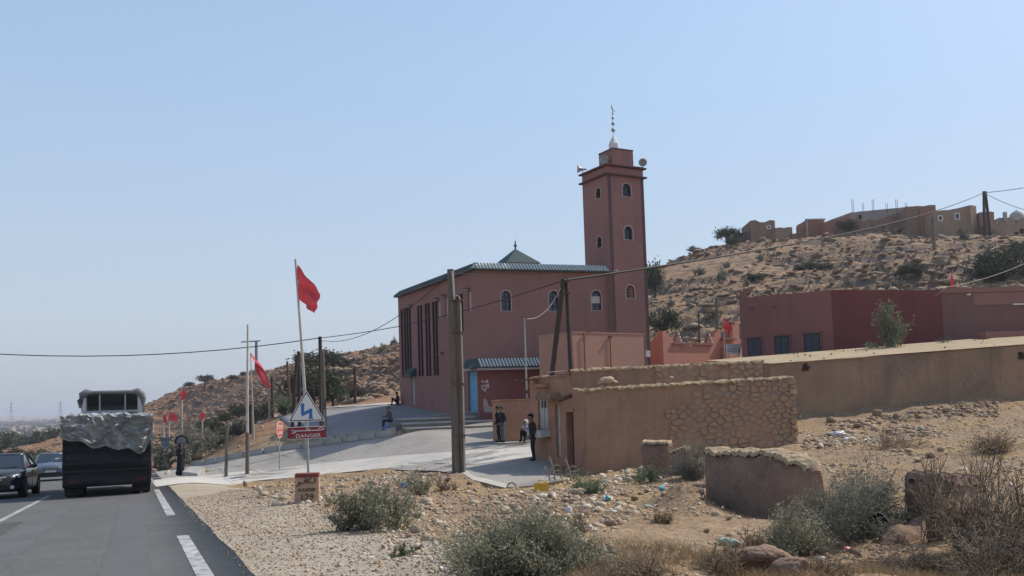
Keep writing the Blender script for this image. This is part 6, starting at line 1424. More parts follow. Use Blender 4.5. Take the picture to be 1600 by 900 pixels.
# ------------------------------------------------------------------ people
def capsule_points(a, b, ra, rb, seg=12, rings=4):
    mb = MB(); a = Vector(a); b = Vector(b); d = (b - a); ln = max(d.length, 1e-4); d.normalize(); q = d.to_track_quat('Z', 'Y').to_matrix()
    prof = [(max(1e-3, ra * math.cos(R(t))), ra * math.sin(R(t))) for t in (-88, -60, -30, 0)] + [(max(1e-3, rb * math.cos(R(t))), ln + rb * math.sin(R(t))) for t in (0, 30, 60, 88)]
    mb.lathe(prof, (0, 0, 0), 'Z', seg); vs = [q @ Vector(v) + a for v in mb.v]; n = len(prof)
    return vs, mb.f + [tuple(range(seg))[::-1], tuple(range((n - 1) * seg, n * seg))]
def figure(label, loc, rz, bones, hands, head, extras=None, voxel=.016):
    """bones: (a, b, ra, rb, material). One remeshed skin; the face, hair, cap and fingers follow the head and hands given."""
    t = thing('person', label, 'person', loc, rz)
    mb = MB(); hc, hr, fwd = Vector(head[0]), head[1], Vector(head[2]).normalized()
    side = fwd.cross(Z3).normalized(); up = side.cross(fwd)
    hb = [(hc - up * .02, hc + up * .035, hr * .8, hr * .86, 'skin'), (hc - up * .07 + fwd * .02, hc - up * .075 + fwd * .035, hr * .55, hr * .5, 'skin'), (hc + fwd * hr * .82 + up * .01, hc + fwd * hr * 1.0 - up * .02, .014, .018, 'skin'), (hc + side * hr * .82 - up * .01, hc + side * hr * .86 + up * .025, .014, .018, 'skin'), (hc - side * hr * .82 - up * .01, hc - side * hr * .86 + up * .025, .014, .018, 'skin')]
    allb = bones + hb
    for a, c, ra, rb, m in allb:
        vs, fs = capsule_points(a, c, ra, rb); mb.add(vs, fs)
    me = bpy.data.meshes.new('body'); me.from_pydata(mb.v, [], mb.f); o = link('body', me, t)
    rm = o.modifiers.new('r', 'REMESH'); rm.mode = 'VOXEL'; rm.voxel_size = voxel; rm.use_smooth_shade = True
    sm_ = o.modifiers.new('s', 'SMOOTH'); sm_.iterations = 3; sm_.factor = .5
    bpy.context.view_layer.update()
    me2 = bpy.data.meshes.new_from_object(o.evaluated_get(bpy.context.evaluated_depsgraph_get())); o.modifiers.clear(); o.data = me2; me2.name = 'body'
    mats = []; [mats.append(m) for *_, m in allb if m not in mats]
    me2.materials.clear(); [me2.materials.append(M[m]) for m in mats]
    n = len(me2.polygons); cen = np.empty(n * 3, np.float32); me2.polygons.foreach_get('center', cen); cen = cen.reshape(-1, 3)
    best = np.full(n, 1e9); idx = np.zeros(n, np.int32)
    for a, c, ra, rb, m in allb:
        a = np.array(a); c = np.array(c); d = c - a; L2 = max(1e-8, float(d @ d)); k = np.clip(((cen - a) @ d) / L2, 0, 1)
        ds = np.linalg.norm(cen - a - k[:, None] * d, axis=1) - (ra + (rb - ra) * k); sel = ds < best; best[sel] = ds[sel]; idx[sel] = mats.index(m)
    # fingers and thumb rooted in each palm, as part of the same skin
    bmx = bmesh.new(); bmx.from_mesh(me2)
    me2.polygons.foreach_set('material_index', idx); me2.polygons.foreach_set('use_smooth', np.ones(n, bool))
    bmx.free(); bmx = bmesh.new(); bmx.from_mesh(me2); si = mats.index('skin')
    for hp, hd, pn in hands:
        hp = Vector(hp); hd = Vector(hd).normalized(); pn = Vector(pn).normalized(); sd_ = hd.cross(pn).normalized()
        fb = MB()
        for k, (off, ln) in enumerate(((-.03, .062), (-.01, .075), (.011, .07), (.03, .055))):
            p0 = hp + sd_ * off + hd * .03; p1 = p0 + hd * ln * .45 + pn * .006; p2 = p1 + hd * ln * .3 + pn * .018; p3 = p2 + hd * ln * .15 + pn * .02
            fb.tube([p0, p1, p2, p3], [.0095, .009, .008, .006], 6)
        p0 = hp - sd_ * .03 - hd * .01; fb.tube([p0, p0 - sd_ * .028 + hd * .025 + pn * .01, p0 - sd_ * .03 + hd * .055 + pn * .018], [.011, .01, .007], 6)
        vv_ = [bmx.verts.new(v) for v in fb.v]
        for f in fb.f:
            try: ff = bmx.faces.new([vv_[i] for i in f]); ff.material_index = si; ff.smooth = True
            except ValueError: pass
    bmx.to_mesh(me2); bmx.free()
    # eyes and mouth
    b = MB()
    for s in (-1, 1): b.ball(hc + fwd * hr * .83 + side * s * .03 + up * .02, .009, 6, 4)
    b.build('eyes', M['sign_black'], t)['kind'] = 'stuff'
    b = MB(); b.box(hc + fwd * hr * .86 - up * .055, (.03, .03, .008), math.atan2(fwd.y, fwd.x) + R(90)); b.build('mouth', M['milered'], t)
    if extras: extras(t, hc, hr, fwd, side, up)
    return t
def hair(m='hair', back=1.0):
    def f(t, hc, hr, fwd, side, up):
        b = MB(); b.ball(hc + up * .04 - fwd * .018, hr * 1.0, 14, 10, (1, 1, .95))
        keep = [(q, fa) for q, fa in enumerate(b.f)]
        cut = [fa for fa in b.f if sum(((Vector(b.v[i]) - hc).dot(up) - .025 + .55 * max(0, (Vector(b.v[i]) - hc).dot(fwd)) * -1 + .35 * max(0, -(Vector(b.v[i]) - hc).dot(fwd))) for i in fa) > 0]
        b.f = cut; b.sm = [True] * len(cut); b.build('hair', M[m], t)
    return f
def cap(m='cloth_black'):
    def f(t, hc, hr, fwd, side, up):
        b = MB(); b.ball(hc + up * .045, hr * 1.06, 14, 10, (1, 1, .85)); b.f = [fa for fa in b.f if min((Vector(b.v[i]) - hc).dot(up) for i in fa) > .03]; b.sm = [True] * len(b.f)
        c = b.build('cap', M[m], t); p = MB(); q0 = hc + fwd * hr * .85 + up * .05
        pts = [q0 + side * .075 - fwd * .03, q0 + side * .06 + fwd * .06, q0 + fwd * .085, q0 - side * .06 + fwd * .06, q0 - side * .075 - fwd * .03]
        p.add([v - up * .006 for v in pts] + [v + up * .008 for v in pts], [(4, 3, 2, 1, 0), (5, 6, 7, 8, 9)] + [(i, (i + 1) % 5, 5 + (i + 1) % 5, 5 + i) for i in range(5)]); p.build('cap_peak', M[m], c)
        hair()(t, hc, hr * .97, fwd, side, up)
    return f
def scarf(m):
    def f(t, hc, hr, fwd, side, up):
        b = MB(); b.ball(hc + up * .01 - fwd * .02, hr * 1.13, 16, 12, (1, 1, 1.18)); b.f = [fa for fa in b.f if not all((Vector(b.v[i]) - hc).dot(fwd) > hr * .55 and abs((Vector(b.v[i]) - hc).dot(up)) < hr * .85 for i in fa)]; b.sm = [True] * len(b.f); b.build('headscarf', M[m], t)
    return f
def standing(jacket, trouser, facing=(-1, 0, 0), bend=0.0, h=1.72, arm='down', stance=.12, robe=None):
    f = Vector(facing).normalized(); s = f.cross(Z3).normalized(); k = h / 1.72; V = lambda a, b_, z: (s * a + f * b_) * k + Z3 * z * k
    B = []; hands = []
    for sg in (-1, 1):
        fo = sg * .1 if stance > .1 else 0
        hip, knee, ank = V(sg * .09, 0, .9), V(sg * .1, .03 + fo * .3, .49), V(sg * stance, -.02 + fo, .09)
        B += [(hip, knee, .085, .062, trouser), (knee, ank, .062, .046, trouser), (ank + Z3 * -.045, ank + f * .15 - Z3 * .05, .042, .036, 'shoe')]
        sh = V(sg * .18, bend, 1.40)
        if arm == 'down': el, wr = V(sg * .235, bend - .04, 1.12), V(sg * .22, bend + .08, .88)
        elif arm == 'pocket': el, wr = V(sg * .26, bend - .09, 1.13), V(sg * .17, bend + .07, .95)
        else: el, wr = (V(sg * .23, bend + .02, 1.13), V(sg * .16, bend + .24, 1.2)) if sg > 0 else (V(sg * .24, bend - .05, 1.12), V(sg * .2, bend + .08, .9))
        B += [(sh, el, .06, .048, jacket), (el, wr, .047, .036, jacket), (wr, wr + (wr - el).normalized() * .07, .03, .036, 'skin')]
        hd = (wr - el).normalized(); hands.append((wr + hd * .07, hd, -s * sg))
    B += [(V(0, 0, .92), V(0, bend * .4, 1.1), .145, .14, jacket), (V(0, bend * .4, 1.1), V(0, bend * .9, 1.3), .14, .155, jacket), (V(-.13, bend, 1.38), V(.13, bend, 1.38), .085, .085, jacket), (V(0, 0, .86), V(0, 0, .95), .13, .14, jacket if not robe else robe), (V(0, bend, 1.4), V(0, bend + .02, 1.54), .058, .054, 'skin')]
    if robe: B += [(V(0, 0, 1.0), V(0, .0, .16), .15, .215, robe), (V(-.1, 0, .16), V(.1, 0, .16), .16, .16, robe)]
    return B, hands, (V(0, bend + .045, 1.62), .108 * k, f)
def sitting(jacket, trouser, facing, seat=.42, knees_up=False, lean=.08):
    f = Vector(facing).normalized(); s = f.cross(Z3).normalized(); V = lambda a, b_, z: s * a + f * b_ + Z3 * z; B = []; hands = []
    for sg in (-1, 1):
        hip = V(sg * .09, 0, seat + .09)
        if knees_up: knee, ank = V(sg * .11, .36, seat + .44), V(sg * .1, .42, .09)
        else: knee, ank = V(sg * .12, .40, seat + .1), V(sg * .12, .44, .1)
        B += [(hip, knee, .085, .062, trouser), (knee, ank, .06, .046, trouser), (ank - Z3 * .04, ank + f * .14 - Z3 * .05, .042, .035, 'shoe')]
        sh = V(sg * .18, lean, seat + .56); el = V(sg * .23, lean + .14, seat + .32); wr = V(sg * .12, lean + .34, seat + .36 + (.08 if knees_up else -.06))
        B += [(sh, el, .06, .048, jacket), (el, wr, .047, .036, jacket), (wr, wr + (wr - el).normalized() * .06, .03, .035, 'skin')]
        hd = (wr - el).normalized(); hands.append((wr + hd * .06, hd, -s * sg))
    B += [(V(0, 0, seat + .1), V(0, lean * .5, seat + .32), .145, .14, jacket), (V(0, lean * .5, seat + .32), V(0, lean, seat + .5), .14, .15, jacket), (V(-.13, lean, seat + .54), V(.13, lean, seat + .54), .085, .085, jacket), (V(0, lean, seat + .56), V(0, lean + .03, seat + .68), .058, .052, 'skin')]
    return B, hands, (V(0, lean + .06, seat + .77), .106, f)
g_ = G(834, 721); figure('person in black cap and dark jacket standing in profile by the hatch', (g_.x, g_.y, g_.z + .03), 0, *standing('cloth_char', 'cloth_navy', (-1, -.15, 0), .02, 1.74, 'pocket', .06), extras=cap())
zp_ = jz + 0.01
p1 = P(786.5, 694, 41.1); figure('person in dark jacket and grey jeans leaning at the wall edge', (p1.x, p1.y, zp_), 0, *standing('cloth_navy', 'cloth_jean', (-.75, -.4, 0), .05, 1.62, 'pocket', .1), extras=hair())
p2 = P(780.5, 693, 41.6); figure('person all in black half hidden behind the leaning one', (p2.x, p2.y, zp_), 0, *standing('cloth_black', 'cloth_black', (-.8, .3, 0), .03, 1.64, 'down', .09), extras=hair())
p3 = P(824.5, 694, 41.2); figure('person in pale lilac top and white headscarf sitting against the wall', (p3.x, p3.y, zp_), 0, *sitting('cloth_lilac', 'cloth_black', (-.5, -.85, 0), .1, True), extras=scarf('cloth_white'))
mp = P(621.5, 630, 64.0); mp.z = gz(mp.x, mp.y) + .03; figure('person with dark hair sitting against the mosque corner with knees up', mp, 0, *sitting('cloth_plum', 'cloth_black', (-1, -.2, 0), .04, True, .0), extras=hair())
sp = P(608, 672, 50.6); sp.z = gz(sp.x, sp.y)
bl = thing('seat_block', 'grey concrete block at the end of the steps under the seated person', 'block', (sp.x + .28, sp.y + .1, sp.z), .3)
b = MB(); b.box((.2, 0, .12), (1.0, .7, .75), 0, .95, .02); b.build('block', M['plaza'], bl)
figure('person in grey clothes and cap sitting on the block above a blue bag', (sp.x + .1, sp.y, sp.z + .06), 0, *sitting('cloth_grey', 'cloth_navy', (-.95, -.35, 0), .44, False), extras=cap('cloth_grey'))
bgp = P(603, 671, 50.0); bgp.z = gz(bgp.x, bgp.y); bg_ = thing('shopping_bag', 'blue plastic bag on the ground at the feet of the seated person', 'bag', bgp)
b = MB(); b.ball((0, 0, .2), .23, 12, 8, (1.05, .7, .95)); b.tube([(-.1, 0, .38), (-.05, 0, .5), (.05, 0, .5), (.1, 0, .38)], .015, 5); b.build('bag', M['bag_blue'], bg_)
wg = G(282, 744); figure('person in long dark robe standing on the verge by the concrete block', (wg.x, wg.y, wg.z + .02), 0, *standing('cloth_robe', 'cloth_robe', (.75, -.65, 0), .03, 1.62, 'up', .07, 'cloth_robe'), extras=scarf('cloth_robe'))
bu = thing('round_bundle', 'grey rounded bundle with a dark arched rim held behind the head of the robed person', 'bundle', (wg.x, wg.y + .16, wg.z + 1.36))
mup = P(284, 690, wg.y + .16); b = MB(); b.lathe([(0, -.06), (.2, -.07), (.29, -.03), (.29, .03), (.2, .07), (0, .06)], (mup.x - wg.x, 0, mup.z - wg.z - 1.36), 'Y', 22); b.build('bundle', M['cloth_greybag'], bu)
b = MB(); c_ = Vector((mup.x - wg.x, 0, mup.z - wg.z - 1.36)); b.tube([c_ + Vector((.3 * math.cos(R(a_)), -.03, .3 * math.sin(R(a_)))) for a_ in range(-20, 201, 11)], .045, 7); b.build('rim', M['cloth_black'], bu)
# ------------------------------------------------------------------ vegetation
def tubes_np(paths, rads, sides=3):
    VV = []; FF = []; b = 0
    for P_, r_ in zip(paths, rads):
        n = len(P_); T = np.gradient(P_, axis=0); T /= np.linalg.norm(T, axis=1, keepdims=True) + 1e-9
        A = np.cross(T, np.array([.3, .2, .93])); A /= np.linalg.norm(A, axis=1, keepdims=True) + 1e-9; B = np.cross(T, A)
        an = np.arange(sides) * 2 * np.pi / sides
        V = P_[:, None] + (A[:, None] * np.cos(an)[None, :, None] + B[:, None] * np.sin(an)[None, :, None]) * r_[:, None, None]
        VV.append(V.reshape(-1, 3)); i, j = np.meshgrid(np.arange(sides), np.arange(n - 1)); q = (j * sides + i).ravel(); q2 = (j * sides + (i + 1) % sides).ravel()
        FF.append(np.stack([q, q2, q2 + sides, q + sides], 1) + b); b += n * sides
    return np.concatenate(VV), np.concatenate(FF)
def leaves_np(C, size, rng, up=.3, asp=.42):
    n = len(C); d = rng.normal(size=(n, 3)); d[:, 2] += up; d /= np.linalg.norm(d, axis=1, keepdims=True)
    s = np.cross(d, rng.normal(size=(n, 3))); s /= np.linalg.norm(s, axis=1, keepdims=True) + 1e-9
    L = size * rng.uniform(.6, 1.4, (n, 1)); W = L * asp
    V = np.stack([C - d * L * .5, C + s * W * .5, C + d * L * .5, C - s * W * .5], 1).reshape(-1, 3)
    return V, np.arange(4 * n).reshape(n, 4)
def shrub_data(seed, w, h, nst, nleaf, lsize, mleaf, mtwig, lo=.25, spread=.09, twigs=3, asp=.42, tw=.006, multi=True):
    rng = np.random.default_rng(seed); paths = []; rads = []; C = []
    lob = rng.uniform(.72, 1.12, 9); W0, H0 = w, h; nb = 5; bs = [(rng.normal(0, .17) * W0, rng.normal(0, .17) * W0, rng.uniform(.42, .66), rng.uniform(.5, 1.05)) for _ in range(nb)]; bs[0] = (0, 0, .75, 1.0)
    if not multi: bs = [(0, 0, 1.0, 1.0)] * nb
    for k in range(nst):
        bx_, by_, kw_, kh_ = bs[k % nb]; w = W0 * kw_; h = H0 * kh_
        az = rng.uniform(0, 2 * np.pi); til = np.arccos(rng.uniform(.12, 1.0)) ; lb = lob[int(az / 6.284 * 9) % 9] * rng.uniform(.72, 1.05)
        e = np.array([np.sin(til) * np.cos(az) * w / 2 * lb, np.sin(til) * np.sin(az) * w / 2 * lb, (np.cos(til) * .92 + .1) * h * (lb * .5 + .5)])
        b0 = np.array([bx_ + rng.normal(0, .06 * w), by_ + rng.normal(0, .06 * w), -.03]); e = e + np.array([bx_, by_, 0]); t = np.linspace(0, 1, 6)[:, None]
        mid = b0 + (e - b0) * .5 + np.array([(b0[0] - e[0]) * .12, (b0[1] - e[1]) * .12, .10 * h]) + rng.normal(0, .03 * w, 3)
        Pth = b0 * (1 - t) ** 2 + mid * 2 * t * (1 - t) + e * t ** 2; paths.append(Pth); rads.append(np.linspace(tw * 1.6, tw * .5, 6))
        for q in range(twigs):
            t0 = rng.uniform(.35, .9); p0 = b0 * (1 - t0) ** 2 + mid * 2 * t0 * (1 - t0) + e * t0 ** 2; dv = (e - b0) * .22 + rng.normal(0, .10 * w, 3) * np.array([1, 1, .7])
            p1 = p0 + dv * rng.uniform(.4, .9); paths.append(np.stack([p0, (p0 + p1) / 2 + rng.normal(0, .012 * w, 3), p1])); rads.append(np.array([tw * .8, tw * .6, tw * .35]))
            m = max(1, int(nleaf * .6 / (nst * max(1, twigs)))); C.append(p0 + (p1 - p0) * rng.uniform(0, 1.1, (m, 1)) + rng.normal(0, spread * w * .4, (m, 3)))
        m = max(1, int(nleaf * .4 / nst)); tt = rng.uniform(lo, 1.03, (m, 1)); C.append(b0 * (1 - tt) ** 2 + mid * 2 * tt * (1 - tt) + e * tt ** 2 + rng.normal(0, spread * w * .5, (m, 3)))
    w, h = W0, H0
    V, Fc = tubes_np(paths, rads); sm = np_mesh('stems', V, Fc, tone=rng.uniform(0, 1, len(Fc))); sm.materials.append(M[mtwig]); fm = None
    if nleaf:
        C = np.concatenate(C); C[:, 2] = np.maximum(C[:, 2], .01); V, Fc = leaves_np(C, lsize, rng, asp=asp)
        tone = np.clip(.5 + .5 * (vnoise(C[:, 0] / (w * .16), C[:, 1] / (w * .16) + C[:, 2] * 3 / h, seed) - .5) * 2 + rng.normal(0, .22, len(C)), 0, 1)
        fm = np_mesh('foliage', V, Fc, tone=tone); fm.materials.append(M[mleaf])
    return sm, fm
def put_shrub(data, label, loc, rz=0, sc=1.0, name='shrub', cat='shrub', group=None):
    t = thing(name, label, cat, loc, rz, group); t.scale = sc if hasattr(sc, '__len__') else (sc,) * 3
    link('stems', data[0], t)
    if data[1] is not None: link('foliage', data[1], t)
    return t
def gp(px, py): g = G(px, py); return g, g.y / F_PX
NEAR = [  # px base, width px, height px, leaf, label, stems, leaves, leaf size
 (578, 828, 140, 80, 'leaf_green', 'twig', 'bushy grey green shrub growing right of the milestone', 90, 9000, .05),
 (785, 908, 300, 104, 'leaf_green', 'twig', 'widest green shrub at the lower edge of the picture', 170, 26000, .028),
 (656, 774, 60, 40, 'leaf_green', 'twig', 'small sparse green shrub before the double utility pole', 40, 1800, .05),
 (918, 768, 80, 34, 'leaf_fresh', 'twig', 'low fresh green shrub at the corner of the earth house', 50, 2600, .055),
 (1238, 874, 145, 98, 'leaf_green', 'twig', 'rounded green shrub behind the brown clay block', 110, 10500, .03),
 (1352, 834, 205, 122, 'leaf_dark', 'twig_grey', 'large dark grey green shrub between the ruined wall and the stump', 170, 19000, .034),
 (1088, 750, 120, 74, 'leaf_grey', 'twig_grey', 'grey thorny shrub left of the ruined clay wall', 150, 5500, .04),
 (1020, 752, 46, 38, 'leaf_fresh', 'twig', 'small green shrub under the rounded wall lump', 40, 2200, .05),
 (629, 868, 42, 24, 'leaf_fresh', 'twig', 'tiny green tuft left of the widest shrub', 30, 1400, .026),
 (905, 836, 60, 46, 'leaf_dry', 'twig', 'brown dry twiggy shrub beside the pale stone', 50, 900, .03),
 (1042, 818, 48, 26, 'leaf_dry', 'twig', 'low brown dry tuft on the bare ochre ground', 45, 900, .035),
 (1172, 858, 60, 42, 'leaf_dry', 'twig', 'brown dry shrub left of the rounded green one', 50, 900, .03),
 (1300, 905, 90, 40, 'leaf_dry', 'twig', 'low dry weeds at the lower edge right of the boulder', 60, 1200, .022),
 (690, 768, 44, 22, 'leaf_dry', 'twig', 'dry brown tuft at the foot of the double utility pole', 40, 700, .045),
 (1455, 800, 50, 40, 'leaf_grey', 'twig_grey', 'grey scrub pressed against the red wall stump', 50, 1200, .03),
 (1560, 705, 120, 40, 'leaf_dry', 'twig', 'straw coloured shrub on the bank below the long mud building', 60, 1600, .05),
 (1400, 700, 130, 36, 'leaf_dry', 'twig', 'low straw coloured scrub on the slope behind the dark shrub', 60, 1600, .05),
 (1000, 903, 170, 44, 'leaf_dry', 'twig', 'dry yellowish weeds at the lower edge right of the widest shrub', 120, 4500, .018),
 (1115, 905, 120, 52, 'leaf_dry', 'twig', 'dry yellowish weeds at the lower edge before the clay block', 100, 3600, .018),
]
for k, (px, py, wp, hp, ml, mt, lb, nst, nl, ls) in enumerate(NEAR):
    g, m_ = gp(px, min(py, 898)); put_shrub(shrub_data(100 + k, wp * m_ * 1.2, hp * m_ * 1.0, nst, nl, ls, ml, mt, tw=.0045 if g.y < 14 else .007), lb, g + Vector((0, 0, -.02)), 0)
# dry stalks by the house corner
for px, py, hp, lb in ((868, 752, 40, 'tallest bare dry stalk by the narrow door'), (893, 752, 36, 'bent bare dry stalk at the house corner'), (860, 752, 24, 'shortest bare dry stalk left of the green shrub')):
    g, m_ = gp(px, py); t = thing('dry_stalk', lb, 'plant', g); b = MB(); h = hp * m_
    b.tube([(0, 0, -.05), (-.05, 0, h * .5), (-.16, 0, h)], [.03, .024, .012], 5); b.tube([(-.05, 0, h * .5), (.06, 0, h * .72)], .012, 4); b.tube([(-.1, 0, h * .75), (-.2, 0, h * .85)], .01, 4); b.build('stem', M['wood_pale'], t)
    b = MB()
    for q in range(5): b.add([(-.05, 0, h * (.2 + .1 * q)), (.1 * (-1) ** q, .05, h * (.25 + .1 * q)), (.2 * (-1) ** q, .0, h * (.18 + .1 * q))], [(0, 1, 2)])
    lf = b.build('leaves', M['leaf_dry'], t); lf['kind'] = 'stuff'
# big dry thorn bushes at right
for k, (px, py, wp, hp, lb, nst) in enumerate([(1545, 872, 265, 185, 'large dry thorn bush of bare tangled twigs behind the wall stump', 230), (1585, 915, 260, 105, 'dry grey thorn scrub in the lower right corner', 170), (1420, 905, 190, 44, 'flat dry grey scrub at the lower edge before the broken footing', 120)]):
    g, m_ = gp(px, min(py, 897)); put_shrub(shrub_data(200 + k, wp * m_ * 1.15, hp * m_ * 1.05, nst, 2600, .02, 'leaf_dry', 'twig', twigs=7, spread=.06, tw=.0052), lb, g, 0, name='thorn_bush', cat='thorn bush')
# straw and dry weeds, uncountable
def in_near(x, y):
    n = UY * x - UX * y; bad = np.zeros(x.shape, bool)
    for pl in POLYS: bad |= in_poly(x, y, pl)
    return (n > 3.3) & ~bad
def blades(name, X, Y, h, m, lean=.5, wd=.006):
    n = len(X); Z = gzn(X, Y); d = RNG.normal(0, lean, (n, 2)); a = RNG.uniform(0, 6.28, n); hh = h * RNG.uniform(.4, 1.4, n)
    s = np.stack([np.cos(a), np.sin(a), np.zeros(n)], 1) * wd; B0 = np.stack([X, Y, Z - .01], 1); T = B0 + np.stack([d[:, 0] * hh, d[:, 1] * hh, hh], 1)
    me = np_mesh(name, np.stack([B0 - s, B0 + s, T], 1).reshape(-1, 3), np.arange(3 * n).reshape(n, 3), tone=np.clip(RNG.normal(.5, .3, n), 0, 1)); me.materials.append(M[m]); return tag(link(name, me), kind='stuff')
def samp(n, x0, x1, y0, y1): return RNG.uniform(x0, x1, n), RNG.uniform(y0, y1, n)
X, Y = samp(150000, -4, 14, 6.5, 34); k_ = in_near(X, Y) & (fbm(X / 1.6, Y / 1.6, 3, 61) > RNG.uniform(.42, .78, len(X))); blades('dry_grass', X[k_], Y[k_], .075, 'straw', .6, .004)
X, Y = samp(60000, -.5, 8, 6.3, 9.5); k_ = in_near(X, Y) & (fbm(X / .7, Y / .7, 3, 62) > RNG.uniform(.3, .7, len(X))); blades('dry_grass', X[k_], Y[k_], .09, 'leaf_dry', .5, .004)
# rocks
LO = [rock_mesh(500 + k, 0 if False else 1, (1, random.uniform(.6, 1), random.uniform(.4, .75)), .3) for k in range(10)]
OCT = []
for k in range(10):
    rr = np.random.default_rng(k); v = np.array([[1, 0, 0], [-1, 0, 0], [0, 1, 0], [0, -1, 0], [0, 0, 1], [0, 0, -1.]]) * .5 * rr.uniform(.7, 1.2, (6, 1)) + rr.normal(0, .08, (6, 3)); v[:, 2] *= .7
    OCT.append((v, np.array([[0, 2, 4], [2, 1, 4], [1, 3, 4], [3, 0, 4], [2, 0, 5], [1, 2, 5], [3, 1, 5], [0, 3, 5]])))
X, Y = samp(90000, -9, 3, 6, 40); n_ = UY * X - UX * Y; k_ = (n_ > 1.25) & (n_ < 4.2) & (Y > 6); X, Y = X[k_][:24000], Y[k_][:24000]
k3 = RNG.random(len(X)) < .84
batch_rocks('gravel', np.stack([X, Y], 1)[k3], RNG.lognormal(math.log(.027), .4, k3.sum()), M['rock'], shapes=OCT, sink=.2)
batch_rocks('gravel', np.stack([X, Y], 1)[~k3], RNG.lognormal(math.log(.027), .4, (~k3).sum()), M['rock_brown'], shapes=OCT, sink=.2)
X, Y = samp(60000, -9, 3, 6, 40); n_ = UY * X - UX * Y; k_ = (n_ > .98) & (n_ < 1.3) & (RNG.random(len(X)) < np.clip((n_ - .9) * 2.5, 0, 1)); X, Y = X[k_][:1500], Y[k_][:1500]; batch_rocks('gravel', np.stack([X, Y], 1), RNG.lognormal(math.log(.022), .35, len(X)), M['rock'], shapes=OCT, Z=macro(X, Y)[0] + .035, sink=.2)
X, Y = samp(160000, -5, 25, 6.5, 46); dens = fbm(X / 2.0, Y / 2.0, 3, 64); k_ = in_near(X, Y) & (dens > RNG.uniform(.34, .72, len(X))); X, Y = X[k_][:36000], Y[k_][:36000]
sz = np.clip(RNG.lognormal(math.log(.045), .6, len(X)), .02, .26)
for mm, lo, hi in (('rock', 0, .55), ('rock_brown', .55, .8), ('rock_white', .8, 1.0)):
    u_ = RNG.random(len(X)) if lo == 0 else u_
    s_ = (u_ >= lo) & (u_ < hi); batch_rocks('rubble', np.stack([X, Y], 1)[s_], sz[s_], M[mm], shapes=OCT)
def zone(poly_px, n, med, sg, mats, name='rubble', smax=.4):
    pw = [G(*p) for p in poly_px]; pl = [(p.x, p.y) for p in pw]; xs = [p[0] for p in pl]; ys = [p[1] for p in pl]
    X, Y = samp(n * 4, min(xs), max(xs), min(ys), max(ys)); k_ = in_poly(X, Y, pl); X, Y = X[k_][:n], Y[k_][:n]; sz = np.clip(RNG.lognormal(math.log(med), sg, len(X)), .02, smax)
    for i, mm in enumerate(mats): s_ = np.arange(len(X)) % len(mats) == i; batch_rocks(name, np.stack([X, Y], 1)[s_], sz[s_], M[mm], shapes=LO)
zone([(395, 757), (480, 745), (600, 738), (700, 730), (712, 760), (640, 800), (560, 770), (470, 800), (400, 790)], 1500, .10, .5, ('rock', 'rock_white', 'rock_brown'))
zone([(640, 775), (740, 765), (840, 775), (850, 800), (760, 800), (640, 800)], 500, .08, .5, ('rock', 'rock_brown'))
zone([(830, 775), (970, 765), (1000, 800), (960, 830), (880, 825), (835, 815)], 700, .09, .5, ('rock', 'rock_white', 'rock_brown'))
zone([(1240, 694), (1300, 672), (1460, 664), (1480, 682), (1380, 695), (1260, 704)], 650, .15, .5, ('rock', 'rock_white', 'rock_brown'))
zone([(920, 745), (1010, 728), (1040, 745), (940, 760)], 160, .15, .5, ('rock', 'rock_white'))
zone([(1290, 664), (1480, 632), (1560, 628), (1560, 652), (1420, 660), (1300, 676)], 420, .19, .5, ('rock_brown', 'rock_brown', 'rock'))
zone([(1000, 760), (1130, 752), (1140, 775), (1040, 790)], 200, .09, .5, ('rock', 'rock_brown'))
zone([(1180, 850), (1440, 850), (1420, 895), (1190, 897)], 700, .045, .5, ('rock_brown', 'rock', 'rock_brown'))
zone([(620, 800), (740, 810), (660, 895), (560, 880)], 500, .05, .5, ('rock', 'rock_white'))
zone([(345, 690), (385, 650), (410, 660), (470, 690), (440, 708), (400, 712)], 160, .30, .4, ('rock_white', 'rock'), smax=.9)
zone([(255, 722), (340, 690), (470, 690), (490, 694), (390, 712), (280, 728)], 400, .16, .5, ('rock', 'rock_brown'))
